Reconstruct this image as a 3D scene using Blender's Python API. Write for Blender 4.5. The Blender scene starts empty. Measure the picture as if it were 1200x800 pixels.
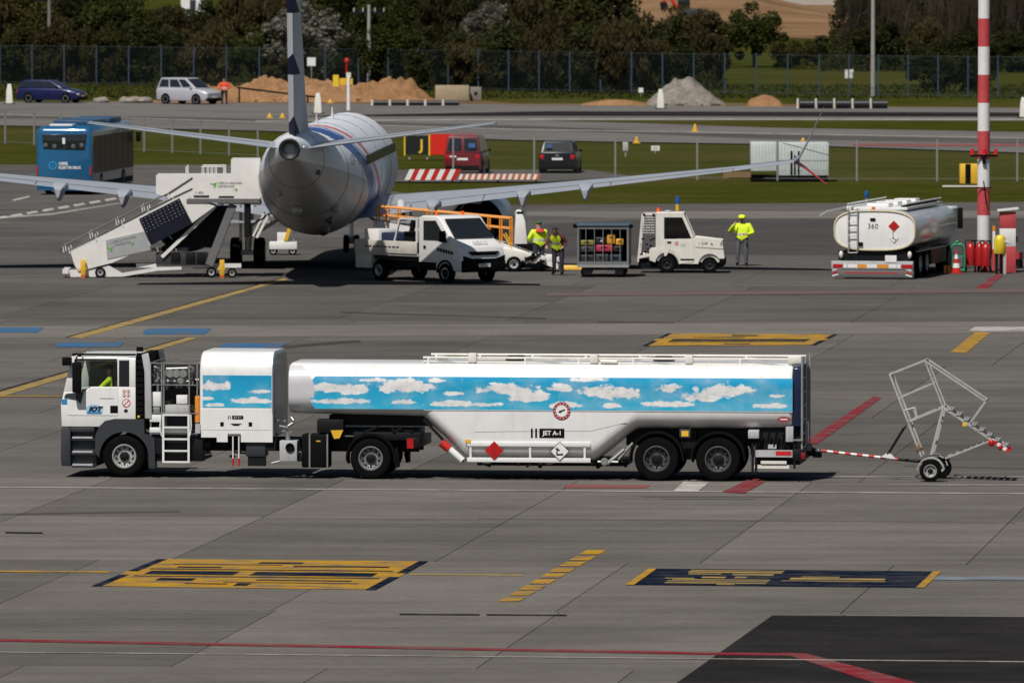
import bpy, bmesh, math, random
from mathutils import Vector, Matrix, noise as mnoise
R = math.radians
sc = bpy.context.scene
COL = sc.collection
random.seed(7)
# ------------------------------------------------------------------ camera, sky, sun, exposure
CAM_H, F_PX, TAN_P = 14.5, 12000.0, 550.0 / 12000.0
PITCH = math.atan(TAN_P)
cd = bpy.data.cameras.new('camera'); cam = bpy.data.objects.new('camera', cd); COL.objects.link(cam)
cam.location = (0, 0, CAM_H); cam.rotation_euler = (math.pi / 2 - PITCH, 0, 0)
cd.sensor_width = 36.0; cd.lens = 36.0 * F_PX / 1200.0; cd.clip_start = 1.0; cd.clip_end = 20000
cd.dof.use_dof = True; cd.dof.focus_distance = 246.0; cd.dof.aperture_fstop = 5.0
sc.camera = cam
SUN = Vector((-0.27, -0.62, 1.0))            # towards the sun
world = bpy.data.worlds.new('World'); sc.world = world; world.use_nodes = True
wn = world.node_tree; bg = wn.nodes['Background']
sky = wn.nodes.new('ShaderNodeTexSky'); sky.sky_type = 'NISHITA'; sky.sun_disc = False
sky.sun_elevation = math.atan2(1.0, math.hypot(SUN.x, SUN.y)); sky.sun_rotation = math.atan2(SUN.x, SUN.y)
sky.air_density = 1.0; sky.dust_density = 1.0; sky.ozone_density = 1.2
wn.links.new(sky.outputs[0], bg.inputs[0]); bg.inputs[1].default_value = 0.05
sl = bpy.data.lights.new('sun', 'SUN'); so = bpy.data.objects.new('sun', sl); COL.objects.link(so)
sl.energy = 5.0; sl.angle = R(0.5); sl.color = (1.0, 0.95, 0.88)
so.rotation_euler = SUN.to_track_quat('Z', 'Y').to_euler()
sc.view_settings.view_transform = 'Standard'; sc.view_settings.look = 'None'
sc.view_settings.exposure = -0.14; sc.view_settings.gamma = 1.0; sc.view_settings.use_curve_mapping = False
sc.cycles.max_bounces = 6; sc.cycles.transparent_max_bounces = 12; sc.cycles.caustics_reflective = False

# ------------------------------------------------------------------ measuring helpers (survey of the photograph)
CP, SP = math.cos(PITCH), math.sin(PITCH)
def G(px, py, h=0.0):
    """point of the horizontal plane z = h seen at a photograph pixel"""
    u, v = (px - 600) / F_PX, (400 - py) / F_PX
    dx, dy, dz = u, CP + v * SP, -SP + v * CP
    t = (CAM_H - h) / -dz
    return Vector((dx * t, dy * t, h))

# ------------------------------------------------------------------ materials
_M = {}
def nd(t, kind, **kw):
    n = t.nodes.new(kind)
    for k, v in kw.items(): setattr(n, k, v)
    return n
def mat(name, col, rough=.5, metal=0., var=.12, scale=2.5, bump=0., dirt=0., dcol=(.06, .05, .04), spec=.5, coat=0., st=(1, 1, 1), rnd=0., fine=0.):
    if name in _M: return _M[name]
    m = bpy.data.materials.new(name); m.use_nodes = True; t = m.node_tree; b = t.nodes['Principled BSDF']; L = t.links.new
    b.inputs['Roughness'].default_value = rough; b.inputs['Metallic'].default_value = metal
    b.inputs['Specular IOR Level'].default_value = spec; b.inputs['Coat Weight'].default_value = coat; b.inputs['Coat Roughness'].default_value = .08
    tc = nd(t, 'ShaderNodeTexCoord'); mp = nd(t, 'ShaderNodeMapping'); mp.inputs['Scale'].default_value = st
    L(tc.outputs['Object'], mp.inputs['Vector'])
    nz = nd(t, 'ShaderNodeTexNoise'); nz.inputs['Scale'].default_value = scale; nz.inputs['Detail'].default_value = 6; nz.inputs['Roughness'].default_value = .6
    L(mp.outputs[0], nz.inputs['Vector'])
    mr = nd(t, 'ShaderNodeMapRange'); mr.inputs['From Min'].default_value = .25; mr.inputs['From Max'].default_value = .75
    mr.inputs['To Min'].default_value = 1 - var; mr.inputs['To Max'].default_value = 1 + var
    L(nz.outputs['Fac'], mr.inputs['Value'])
    last = mr.outputs[0]
    if fine:
        n2 = nd(t, 'ShaderNodeTexNoise'); n2.inputs['Scale'].default_value = scale * 9; n2.inputs['Detail'].default_value = 3
        L(mp.outputs[0], n2.inputs['Vector'])
        m2 = nd(t, 'ShaderNodeMapRange'); m2.inputs['From Min'].default_value = .3; m2.inputs['From Max'].default_value = .7
        m2.inputs['To Min'].default_value = 1 - fine; m2.inputs['To Max'].default_value = 1 + fine; L(n2.outputs['Fac'], m2.inputs['Value'])
        mm = nd(t, 'ShaderNodeMath', operation='MULTIPLY'); L(last, mm.inputs[0]); L(m2.outputs[0], mm.inputs[1]); last = mm.outputs[0]
    if rnd:
        oi = nd(t, 'ShaderNodeObjectInfo'); m3 = nd(t, 'ShaderNodeMapRange'); m3.inputs['To Min'].default_value = 1 - rnd; m3.inputs['To Max'].default_value = 1 + rnd
        L(oi.outputs['Random'], m3.inputs['Value']); mm = nd(t, 'ShaderNodeMath', operation='MULTIPLY'); L(last, mm.inputs[0]); L(m3.outputs[0], mm.inputs[1]); last = mm.outputs[0]
    vm = nd(t, 'ShaderNodeVectorMath', operation='SCALE'); vm.inputs[0].default_value = col; L(last, vm.inputs['Scale'])
    c = vm.outputs[0]
    if dirt:
        n4 = nd(t, 'ShaderNodeTexNoise'); n4.inputs['Scale'].default_value = scale * 1.7; n4.inputs['Detail'].default_value = 8; n4.inputs['Roughness'].default_value = .7
        mp2 = nd(t, 'ShaderNodeMapping'); mp2.inputs['Location'].default_value = (7, 3, 1); mp2.inputs['Scale'].default_value = (2.2 * st[0], 2.2 * st[1], .5 * st[2])
        L(tc.outputs['Object'], mp2.inputs['Vector']); L(mp2.outputs[0], n4.inputs['Vector'])
        m5 = nd(t, 'ShaderNodeMapRange'); m5.inputs['From Min'].default_value = .5; m5.inputs['From Max'].default_value = .8
        m5.inputs['To Max'].default_value = dirt; L(n4.outputs['Fac'], m5.inputs['Value'])
        mx = nd(t, 'ShaderNodeMix', data_type='RGBA'); L(m5.outputs[0], mx.inputs['Factor']); L(c, mx.inputs['A']); mx.inputs['B'].default_value = (*dcol, 1)
        c = mx.outputs['Result']
    L(c, b.inputs['Base Color'])
    if bump:
        bp = nd(t, 'ShaderNodeBump'); bp.inputs['Strength'].default_value = bump; bp.inputs['Distance'].default_value = .02
        n3 = nd(t, 'ShaderNodeTexNoise'); n3.inputs['Scale'].default_value = scale * 6; n3.inputs['Detail'].default_value = 4; L(mp.outputs[0], n3.inputs['Vector'])
        L(n3.outputs['Fac'], bp.inputs['Height']); L(bp.outputs[0], b.inputs['Normal'])
    _M[name] = m; return m
def veil(name, col, fac):
    """wire mesh too fine to resolve at this distance: partly see-through sheet"""
    if name in _M: return _M[name]
    m = bpy.data.materials.new(name); m.use_nodes = True; t = m.node_tree; t.nodes.clear(); L = t.links.new
    o = nd(t, 'ShaderNodeOutputMaterial'); mx = nd(t, 'ShaderNodeMixShader'); tr = nd(t, 'ShaderNodeBsdfTransparent'); d = nd(t, 'ShaderNodeBsdfDiffuse')
    d.inputs[0].default_value = (*col, 1); mx.inputs[0].default_value = fac
    L(tr.outputs[0], mx.inputs[1]); L(d.outputs[0], mx.inputs[2]); L(mx.outputs[0], o.inputs[0]); _M[name] = m; return m
def pane_mat(name, tint, refl=.12):
    if name in _M: return _M[name]
    m = bpy.data.materials.new(name); m.use_nodes = True; t = m.node_tree; t.nodes.clear(); L = t.links.new
    o = nd(t, 'ShaderNodeOutputMaterial'); mx = nd(t, 'ShaderNodeMixShader'); tr = nd(t, 'ShaderNodeBsdfTransparent'); g = nd(t, 'ShaderNodeBsdfGlossy')
    tr.inputs[0].default_value = (*tint, 1); g.inputs['Roughness'].default_value = .03; mx.inputs[0].default_value = refl
    L(tr.outputs[0], mx.inputs[1]); L(g.outputs[0], mx.inputs[2]); L(mx.outputs[0], o.inputs[0]); _M[name] = m; return m
def WHITE(): return mat('white_paint', (.76, .76, .75), .32, var=.05, dirt=.22, dcol=(.38, .36, .33), coat=.4)
def CREAM(): return mat('worn_cream_paint', (.69, .67, .61), .45, var=.07, dirt=.32, dcol=(.25, .22, .18), scale=3)
def BLACK(): return mat('black_rubber', (.0045, .0045, .005), .7, var=.25, dirt=.25, dcol=(.014, .013, .012), spec=.08)
def DARK(): return mat('dark_steel', (.008, .0085, .01), .5, .2, var=.3, dirt=.35, dcol=(.02, .018, .016), spec=.25)
def TYRE(): return mat('tyre_rubber', (.0045, .0045, .005), .85, var=.25, scale=8, dirt=.3, dcol=(.017, .016, .014), spec=.06)
def ALU(): return mat('bare_aluminium', (.36, .36, .355), .45, .7, var=.2, scale=6)
def GALV(): return mat('galvanised_steel', (.42, .42, .42), .5, .5, var=.2, scale=5)
def GLASS(): return mat('dark_glass', (.012, .015, .017), .06, var=.1, spec=.8)
def RED(): return mat('red_paint', (.50, .018, .015), .4, var=.1, dirt=.15)
def YELLOW(): return mat('yellow_paint', (.72, .42, .03), .45, var=.12, dirt=.2)
def ORANGE(): return mat('orange_paint', (.72, .26, .02), .42, var=.1, dirt=.2)
def HIVIS(): return mat('fluorescent_yellow_cloth', (.72, .92, .03), .8, var=.12, scale=9)
def GREYP(): return mat('slate_plastic', (.026, .03, .037), .5, var=.15, dirt=.25, dcol=(.06, .055, .05))
def LGREY(): return mat('light_grey_paint', (.42, .43, .44), .4, var=.1, dirt=.3)
def REDGLASS(): return mat('red_lamp_glass', (.42, .01, .012), .15, var=.1)
def LAMP(): return mat('clear_lamp_glass', (.7, .7, .68), .1, var=.15, metal=.3)
def SKIN(): return mat('skin', (.52, .30, .21), .55, var=.08, scale=12)
def NAVY(): return mat('navy_cloth', (.022, .026, .042), .85, var=.2, scale=8)

# ------------------------------------------------------------------ mesh builder
class MB:
    def __init__(s): s.v = []; s.f = []; s.m = []; s.p = []
    def add(s, vs, fs, m=0):
        o = len(s.v); s.p.append((o, len(s.f))); s.v += [tuple(p) for p in vs]
        for f in fs: s.f.append([o + i for i in f]); s.m.append(m)
        return s
    def box(s, x0, x1, y0, y1, z0, z1, m=0):
        return s.add([(x, y, z) for z in (z0, z1) for y in (y0, y1) for x in (x0, x1)],
                     [(0, 2, 3, 1), (4, 5, 7, 6), (0, 1, 5, 4), (2, 6, 7, 3), (0, 4, 6, 2), (1, 3, 7, 5)], m)
    def prism(s, poly, axis, c0, c1, m=0):
        k = {'x': lambda a, b, c: (c, a, b), 'y': lambda a, b, c: (a, c, b), 'z': lambda a, b, c: (a, b, c)}[axis]
        n = len(poly); vs = [k(a, b, c0) for a, b in poly] + [k(a, b, c1) for a, b in poly]
        fs = [tuple(range(n)), tuple(range(2 * n - 1, n - 1, -1))] + [(i, i + n, (i + 1) % n + n, (i + 1) % n) for i in range(n)]
        return s.add(vs, fs, m)
    def tube(s, p0, p1, r0, r1=None, n=8, m=0, cap=True):
        p0, p1 = Vector(p0), Vector(p1); r1 = r0 if r1 is None else r1
        d = (p1 - p0); d = d.normalized() if d.length > 1e-9 else Vector((0, 0, 1))
        a = d.orthogonal().normalized(); b = d.cross(a)
        vs = []
        for p, r in ((p0, r0), (p1, r1)):
            for i in range(n):
                t = 2 * math.pi * i / n; vs.append(p + (a * math.cos(t) + b * math.sin(t)) * r)
        fs = [(i, (i + 1) % n, (i + 1) % n + n, i + n) for i in range(n)]
        if cap: fs += [tuple(range(n - 1, -1, -1)), tuple(range(n, 2 * n))]
        return s.add(vs, fs, m)
    def path(s, pts, r, n=8, m=0):
        for a, b in zip(pts, pts[1:]): s.tube(a, b, r, r, n, m)
        return s
    def bar(s, p0, p1, w, h, m=0):
        """square section bar between two points"""
        p0, p1 = Vector(p0), Vector(p1); d = (p1 - p0).normalized()
        up = Vector((0, 0, 1)) if abs(d.z) < .95 else Vector((1, 0, 0))
        a = d.cross(up).normalized() * w / 2; b = a.cross(d).normalized() * h / 2
        vs = [p + sa * a + sb * b for p in (p0, p1) for sa, sb in ((-1, -1), (1, -1), (1, 1), (-1, 1))]
        return s.add(vs, [(0, 1, 2, 3), (7, 6, 5, 4), (0, 4, 5, 1), (1, 5, 6, 2), (2, 6, 7, 3), (3, 7, 4, 0)], m)
    def lathe(s, prof, axis='y', c=(0, 0, 0), n=28, m=0):
        vs = []; k = len(prof)
        for i in range(n):
            t = 2 * math.pi * i / n; ca, sa = math.cos(t), math.sin(t)
            for r, h in prof:
                p = {'y': (r * ca, h, r * sa), 'x': (h, r * ca, r * sa), 'z': (r * ca, r * sa, h)}[axis]
                vs.append((p[0] + c[0], p[1] + c[1], p[2] + c[2]))
        fs = [(i * k + j, i * k + j + 1, ((i + 1) % n) * k + j + 1, ((i + 1) % n) * k + j) for i in range(n) for j in range(k - 1)]
        return s.add(vs, fs, m)
    def loft(s, rings, m=0, cap=True, closed=True):
        k = len(rings[0]); vs = [p for r in rings for p in r]; fs = []
        for i in range(len(rings) - 1):
            for j in range(k if closed else k - 1):
                a, b = i * k + j, i * k + (j + 1) % k; fs.append((a, b, b + k, a + k))
        if cap and closed: fs += [tuple(range(k - 1, -1, -1)), tuple((len(rings) - 1) * k + j for j in range(k))]
        return s.add(vs, fs, m)
    def ball(s, c, rx, ry=None, rz=None, n=10, m=0):
        ry = rx if ry is None else ry; rz = rx if rz is None else rz
        rings = []
        for i in range(n // 2 + 1):
            ph = math.pi * (i / (n // 2) - .5) * .999
            rings.append([(c[0] + rx * math.cos(ph) * math.cos(2 * math.pi * j / n), c[1] + ry * math.cos(ph) * math.sin(2 * math.pi * j / n), c[2] + rz * math.sin(ph)) for j in range(n)])
        return s.loft(rings, m)
    def quad(s, a, b, c, d, m=0): return s.add([a, b, c, d], [(0, 1, 2, 3)], m)
    def mesh(s, name, mats, bev=0, seg=2, smooth=40):
        me = bpy.data.meshes.new(name); me.from_pydata(s.v, [], s.f)
        for q in (mats if isinstance(mats, (list, tuple)) else [mats]): me.materials.append(q)
        for p, mi in zip(me.polygons, s.m): p.material_index = mi
        bm = bmesh.new(); bm.from_mesh(me)
        if bev:
            bmesh.ops.remove_doubles(bm, verts=bm.verts, dist=1e-5)
        bmesh.ops.recalc_face_normals(bm, faces=bm.faces)
        if bev:
            es = [e for e in bm.edges if len(e.link_faces) == 2 and e.calc_face_angle(0) > .5]
            bmesh.ops.bevel(bm, geom=es, offset=bev, segments=seg, profile=.5, affect='EDGES', clamp_overlap=True)
        bm.to_mesh(me); bm.free(); me.update()
        if smooth:
            for p in me.polygons: p.use_smooth = True
            me.set_sharp_from_angle(angle=R(smooth))
        return me
    def each(s, name, mats, parent=None, **kw):
        """every primitive added becomes an object of its own"""
        for v, f, mi in s.pieces(): q = MB(); q.v, q.f, q.m = v, f, mi; q.build(name, mats, parent, **kw)
    def pieces(s):
        for k, (vo, fo) in enumerate(s.p):
            v1, f1 = s.p[k + 1] if k + 1 < len(s.p) else (len(s.v), len(s.f))
            yield s.v[vo:v1], [[i - vo for i in f] for f in s.f[fo:f1]], s.m[fo:f1]
    def build(s, name, mats, parent=None, **kw): return link(name, s.mesh(name, mats, **kw), parent)
def link(name, me, parent=None):
    o = bpy.data.objects.new(name, me); COL.objects.link(o)
    if parent is not None: o.parent = parent
    return o
def tag(o, label=None, cat=None, group=None, kind=None):
    for k, v in (('label', label), ('category', cat), ('group', group), ('kind', kind)):
        if v: o[k] = v
    return o
def thing(name, label, cat, loc=(0, 0, 0), rotz=0., group=None):
    o = bpy.data.objects.new(name, None); COL.objects.link(o); o.location = loc; o.rotation_euler = (0, 0, R(rotz)); o.empty_display_size = .3
    return tag(o, label, cat, group)
def copy_tree(o, parent=None):
    c = o.copy(); COL.objects.link(c); c.parent = parent
    for ch in list(o.children): copy_tree(ch, c)
    return c
_tx = {}
def text_mesh(s, size, ext=0., shear=0., bold=0.):
    key = (s, size, ext, shear, bold)
    if key in _tx: return _tx[key]
    cu = bpy.data.curves.new('t', 'FONT'); cu.body = s; cu.size = size; cu.align_x = 'CENTER'; cu.align_y = 'CENTER'; cu.extrude = ext; cu.shear = shear; cu.offset = bold
    cu.resolution_u = 2
    o = bpy.data.objects.new('t', cu); COL.objects.link(o); dg = bpy.context.evaluated_depsgraph_get()
    me = bpy.data.meshes.new_from_object(o.evaluated_get(dg)); bpy.data.objects.remove(o); bpy.data.curves.remove(cu)
    _tx[key] = me; return me
def text(s, size, loc, m, parent, name='lettering', rot=(90, 0, 0), sx=1., **kw):
    me = text_mesh(s, size, **kw).copy(); me.materials.clear(); me.materials.append(m)
    o = link(name, me, parent); o.location = loc; o.rotation_euler = [R(a) for a in rot]; o.scale = (sx, 1, 1); return o
def rring(x, y0, y1, z0, z1, rb, rt, n=6):
    """rounded rectangle in the plane x = const: list of points"""
    pts = []
    for cy, cz, r, a0 in ((y1 - rt, z1 - rt, rt, 0), (y0 + rt, z1 - rt, rt, 90), (y0 + rb, z0 + rb, rb, 180), (y1 - rb, z0 + rb, rb, 270)):
        for i in range(n + 1):
            a = R(a0 + 90 * i / n); pts.append((x, cy + r * math.cos(a), cz + r * math.sin(a)))
    return pts
def wheel(parent, c, r, w, side=-1, rim_m=None, rr=.56, n=30, nuts=8, axis='y'):
    """tyre with rounded shoulders, rim dish, hub and nuts; side is the way the dish faces along the axis"""
    x, y, z = c; h = w / 2
    q = [(rr * r, -h * .9), (.8 * r, -h), (.93 * r, -h * .92), (.985 * r, -h * .7), (r, -h * .35), (r, h * .35), (.985 * r, h * .7), (.93 * r, h * .92), (.8 * r, h), (rr * r, h * .9)]
    t = MB().lathe(q, axis, (0, 0, 0), n); to = t.build('wheel', TYRE(), parent); to.location = c
    s = side
    p = [(rr * r * 1.01, s * h * .96), (rr * r * .93, s * h * .98), (rr * r * .84, s * h * .55), (rr * r * .62, s * h * .30), (rr * r * .45, s * h * .35), (rr * r * .40, s * h * .58), (rr * r * .30, s * h * .66), (.001, s * h * .68)]
    m = MB().lathe(p, axis, (0, 0, 0), n)
    for i in range(nuts):
        a = 2 * math.pi * i / nuts
        A, B = (rr * r * .72 * math.cos(a), rr * r * .72 * math.sin(a)), rr * r * .055
        p0 = {'y': (A[0], s * h * .38, A[1]), 'x': (s * h * .38, A[0], A[1])}[axis]; p1 = {'y': (A[0], s * h * .62, A[1]), 'x': (s * h * .62, A[0], A[1])}[axis]
        m.tube(p0, p1, B, n=6)
        A2 = a + math.pi / nuts; A = (rr * r * .73 * math.cos(A2), rr * r * .73 * math.sin(A2))
        p0 = {'y': (A[0], s * h * .34, A[1]), 'x': (s * h * .34, A[0], A[1])}[axis]; p1 = {'y': (A[0], s * h * .50, A[1]), 'x': (s * h * .50, A[0], A[1])}[axis]
        m.tube(p0, p1, B * 2.1, n=8, m=1)
    m.lathe([(rr * r * .40, s * h * .60), (rr * r * .30, s * h * .69), (.001, s * h * .71)], axis, (0, 0, 0), 14, m=1)
    m.build('rim', [rim_m or GALV(), DARK()], to)
    return to
# ------------------------------------------------------------------ ground
def sheet(name, poly, z, m, kind='structure', parent=None, sub=0):
    vs = [G(px, py, z) for px, py in poly]
    o = MB().add(vs, [tuple(range(len(vs)))]).build(name, m, parent, smooth=0)
    if parent is None: tag(o, kind=kind)
    return o
def ground_mat(name, c1, c2, scale, st=(1, 1, 1), rough=.95, bump=.3, c3=None, rnd=0., stain=0., grain=.12):
    m = bpy.data.materials.new(name); m.use_nodes = True; t = m.node_tree; b = t.nodes['Principled BSDF']; L = t.links.new
    b.inputs['Roughness'].default_value = rough; b.inputs['Specular IOR Level'].default_value = 0.
    ge = nd(t, 'ShaderNodeNewGeometry'); mp = nd(t, 'ShaderNodeMapping'); mp.inputs['Scale'].default_value = st; mp.inputs['Rotation'].default_value = (0, 0, R(6)); L(ge.outputs['Position'], mp.inputs[0])
    def noise(s, d=6, r=.6, src=mp):
        n = nd(t, 'ShaderNodeTexNoise'); n.inputs['Scale'].default_value = s; n.inputs['Detail'].default_value = d; n.inputs['Roughness'].default_value = r; L(src.outputs[0], n.inputs['Vector']); return n.outputs['Fac']
    def rng(v, a, b_, c, d):
        q = nd(t, 'ShaderNodeMapRange'); q.inputs[1].default_value = a; q.inputs[2].default_value = b_; q.inputs[3].default_value = c; q.inputs[4].default_value = d; L(v, q.inputs[0]); return q.outputs[0]
    def mix(f, a, bb, mode='MIX'):
        x = nd(t, 'ShaderNodeMix', data_type='RGBA', blend_type=mode)
        if isinstance(f, float): x.inputs['Factor'].default_value = f
        else: L(f, x.inputs['Factor'])
        for s_, v in (('A', a), ('B', bb)):
            if isinstance(v, tuple): x.inputs[s_].default_value = (*v, 1)
            else: L(v, x.inputs[s_])
        return x.outputs['Result']
    c = mix(rng(noise(scale), .35, .65, 0, 1), c1, c2)
    if c3: c = mix(rng(noise(scale * .23, 4), .48, .66, 0, .8), c, c3)
    def scl(c, v):
        s = nd(t, 'ShaderNodeVectorMath', operation='SCALE'); L(c, s.inputs[0]); L(v, s.inputs['Scale']); return s.outputs[0]
    if stain:
        mp2 = nd(t, 'ShaderNodeMapping'); mp2.inputs['Scale'].default_value = (.05, .9, 1); mp2.inputs['Rotation'].default_value = (0, 0, R(6)); L(ge.outputs['Position'], mp2.inputs[0])
        c = scl(c, rng(noise(1.0, 6, .7, mp2), .3, .7, 1 - stain * .62, 1 + stain * .35))
        mp4 = nd(t, 'ShaderNodeMapping'); mp4.inputs['Scale'].default_value = (.10, 1.7, 1); mp4.inputs['Rotation'].default_value = (0, 0, R(3)); L(ge.outputs['Position'], mp4.inputs[0])
        c = scl(c, rng(noise(.7, 3, .55, mp4), .61, .70, 1, 1 - stain * .6))
        mp3 = nd(t, 'ShaderNodeMapping'); mp3.inputs['Scale'].default_value = (.22, .3, 1); mp3.inputs['Rotation'].default_value = (0, 0, R(-8)); L(ge.outputs['Position'], mp3.inputs[0])
        c = scl(c, rng(noise(.35, 5, .6, mp3), .46, .72, 1, 1 - stain * 1.15))
    if stain:
        mp5 = nd(t, 'ShaderNodeMapping'); mp5.inputs['Scale'].default_value = (.55, .8, 1); mp5.inputs['Location'].default_value = (31, 17, 0); L(ge.outputs['Position'], mp5.inputs[0])
        c = scl(c, rng(noise(1.6, 5, .65, mp5), .66, .74, 1, 1 - stain * 1.3)); c = scl(c, rng(noise(.5, 5, .7, mp5), .30, .40, 1 + stain * .5, 1))
    c = scl(c, rng(noise(scale * 14, 4, .7), .3, .7, 1 - grain, 1 + grain))
    if rnd:
        oi = nd(t, 'ShaderNodeObjectInfo'); c = scl(c, rng(oi.outputs['Random'], 0, 1, 1 - rnd, 1 + rnd))
    L(c, b.inputs['Base Color'])
    if bump:
        bp = nd(t, 'ShaderNodeBump'); bp.inputs['Strength'].default_value = bump; bp.inputs['Distance'].default_value = .02; L(noise(scale * 8, 5), bp.inputs['Height']); L(bp.outputs[0], b.inputs['Normal'])
    _M[name] = m; return m
GRASS = ground_mat('short_grass', (.032, .039, .0055), (.048, .052, .009), .22, (1, 1, 1), c3=(.060, .053, .017), bump=.5, grain=.3)
CONC = ground_mat('concrete', (.128, .119, .107), (.149, .139, .126), .35, rnd=.17, stain=.28)
ASPH = ground_mat('worn_asphalt', (.090, .086, .082), (.11, .105, .10), .3, stain=.28)
ASPHD = ground_mat('dark_asphalt', (.020, .0195, .0195), (.028, .027, .027), .6, stain=.3, grain=.25)
LCONC = ground_mat('pale_concrete', (.145, .134, .121), (.17, .158, .143), .4, stain=.2)
SANDM = ground_mat('sand', (.19, .115, .062), (.25, .155, .086), .05, stain=.35)
EARTH = ground_mat('bare_earth', (.11, .072, .04), (.15, .098, .055), .3)
JOINT = mat('joint_sealant', (.03, .028, .026), .9)
def pline(name, col, wear=.5):
    """road paint, worn through in patches"""
    if name in _M: return _M[name]
    m = bpy.data.materials.new(name); m.use_nodes = True; t = m.node_tree; b = t.nodes['Principled BSDF']; L = t.links.new; b.inputs['Roughness'].default_value = .8
    b.inputs['Specular IOR Level'].default_value = 0.
    ge = nd(t, 'ShaderNodeNewGeometry'); mp = nd(t, 'ShaderNodeMapping'); mp.inputs['Scale'].default_value = (.8, 1.3, 1); L(ge.outputs['Position'], mp.inputs[0])
    n = nd(t, 'ShaderNodeTexNoise'); n.inputs['Scale'].default_value = 1.15; n.inputs['Detail'].default_value = 8; n.inputs['Roughness'].default_value = .68; L(mp.outputs[0], n.inputs['Vector'])
    q = nd(t, 'ShaderNodeMapRange'); q.inputs[1].default_value = .44; q.inputs[2].default_value = .62; q.inputs[4].default_value = wear; L(n.outputs['Fac'], q.inputs[0])
    x = nd(t, 'ShaderNodeMix', data_type='RGBA'); L(q.outputs[0], x.inputs['Factor']); x.inputs['A'].default_value = (*col, 1); x.inputs['B'].default_value = (.11, .1, .09, 1)
    L(x.outputs['Result'], b.inputs['Base Color']); _M[name] = m; return m
PY = pline('yellow_road_paint', (.38, .21, .022), .85); PW = pline('white_road_paint', (.42, .40, .37), .75); PR = pline('red_road_paint', (.19, .02, .03), .75)
PB = pline('blue_road_paint', (.03, .12, .25), .85); PN = pline('navy_road_paint', (.006, .011, .024), .3); PD = pline('worn_pale_paint', (.31, .295, .27), .75)
PPY = pline('faded_yellow_road_paint', (.32, .225, .075), .75); PK = pline('black_road_paint', (.02, .02, .021), .5)

tag(MB().add([(-3000, -300, -.06), (3000, -300, -.06), (3000, 6000, -.06), (-3000, 6000, -.06)], [(0, 1, 2, 3)]).build('ground', GRASS, smooth=0), kind='structure')
# apron: base sheet in the joints, concrete slabs laid on it one by one
AX = Vector((math.cos(R(5.6)), -math.sin(R(5.6)), 0)); BX = Vector((math.sin(R(6.4)), math.cos(R(6.4)), 0))
apron = MB().add([(-70, 60, -.03), (70, 60, -.03), (75, 393, -.03), (-75, 393, -.03)], [(0, 1, 2, 3)]).build('apron', JOINT, smooth=0); tag(apron, kind='structure')
S0 = G(650, 717); SW, SD = 5.6, 14.4
def slab_mesh(w, d):
    g = .010; p0 = AX * g + BX * g
    c = [p0, AX * (w - g) + BX * g, AX * (w - g) + BX * (d - g), AX * g + BX * (d - g)]
    mb = MB(); mb.add([(p.x, p.y, -.029) for p in c] + [(p.x, p.y, 0) for p in c], [(4, 5, 6, 7), (0, 1, 5, 4), (1, 2, 6, 5), (2, 3, 7, 6), (3, 0, 4, 7)])
    return mb.mesh('concrete_slab', CONC, smooth=0)
SLABS = []
for _i, _k in enumerate((1.0, .90, .78)):
    _c = CONC if _i == 0 else ground_mat('concrete_%d' % _i, tuple(_k * v for v in (.122, .114, .104)), tuple(_k * v for v in (.142, .133, .122)), .35, rnd=.13, stain=.28)
    _m = slab_mesh(SW, SD); _m.materials.clear(); _m.materials.append(_c); SLABS.append(_m)
stag = {0: 0, 1: 1.5, -1: .1, 2: 1.5, 3: 2.6, 4: 2.6, 5: .7, 6: .7, 7: 2.0, 8: 2.0, 9: 1.2, 10: 1.2, 11: .3, 12: .3, -2: 3.0}
for k in range(-2, 13):
    o0 = S0 + BX * (SD * k) + AX * stag.get(k, 0)
    for i in range(-12, 12):
        p = o0 + AX * (SW * i); c = p + AX * (SW / 2) + BX * (SD / 2)
        if abs(c.x) > .05 * c.y + 5.5: continue
        o = link('concrete_slab', SLABS[0 if k < 3 else 1 if k < 9 else 2], apron); o.location = p
# far apron (asphalt), lanes, taxiway and grass islands
sheet('taxilane', [(-500, 331), (-500, 193), (300, 193), (440, 222), (600, 240), (1700, 234), (1700, 324), (1200, 317), (600, 311), (0, 322)], .004, ASPH)
sheet('taxilane_dark_strip', [(560, 299), (640, 262), (760, 257), (1700, 255), (1700, 298)], .008, ground_mat('mid_asphalt', (.062, .06, .059), (.074, .071, .069), .4, stain=.15))
sheet('taxilane_edge_strip', [(600, 248), (1700, 246), (1700, 254), (720, 256), (600, 252)], .008, LCONC)
TAXI = ground_mat('grey_taxiway', (.135, .128, .122), (.155, .147, .14), .25, stain=.2)
sheet('taxiway', [(-500, 117), (0, 119), (640, 123), (1200, 127), (1700, 130), (1700, 190), (1200, 179), (900, 169), (600, 164), (300, 153), (0, 147), (-500, 140)], .004, TAXI)
sheet('taxiway_dark_band', [(300, 137), (640, 130.5), (1200, 132), (1700, 134), (1700, 137.5), (1200, 137), (640, 136)], .008, ASPHD)
sheet('taxiway_dark_band', [(-500, 133), (200, 137), (600, 147), (900, 158), (1700, 172), (1700, 178), (900, 163), (600, 151), (200, 140), (-500, 136)], .008, ground_mat('mid_asphalt_b', (.075, .072, .07), (.088, .084, .08), .2, stain=.15))
sheet('grass_island', [(640, 141.5), (900, 141), (1700, 143), (1700, 158), (1200, 154.5), (900, 149.5), (760, 144.5)], .012, GRASS)
sheet('service_road', [(430, 199), (690, 199), (745, 207), (640, 213), (430, 213)], .004, ASPH)
sheet('asphalt_patch', [(905, 720.5), (1500, 724), (1500, 900), (650, 900)], .005, ASPHD)
sheet('asphalt_strip', [(-300, 384), (1500, 375), (1500, 388), (640, 393), (-300, 397)], .004, LCONC)
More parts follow.
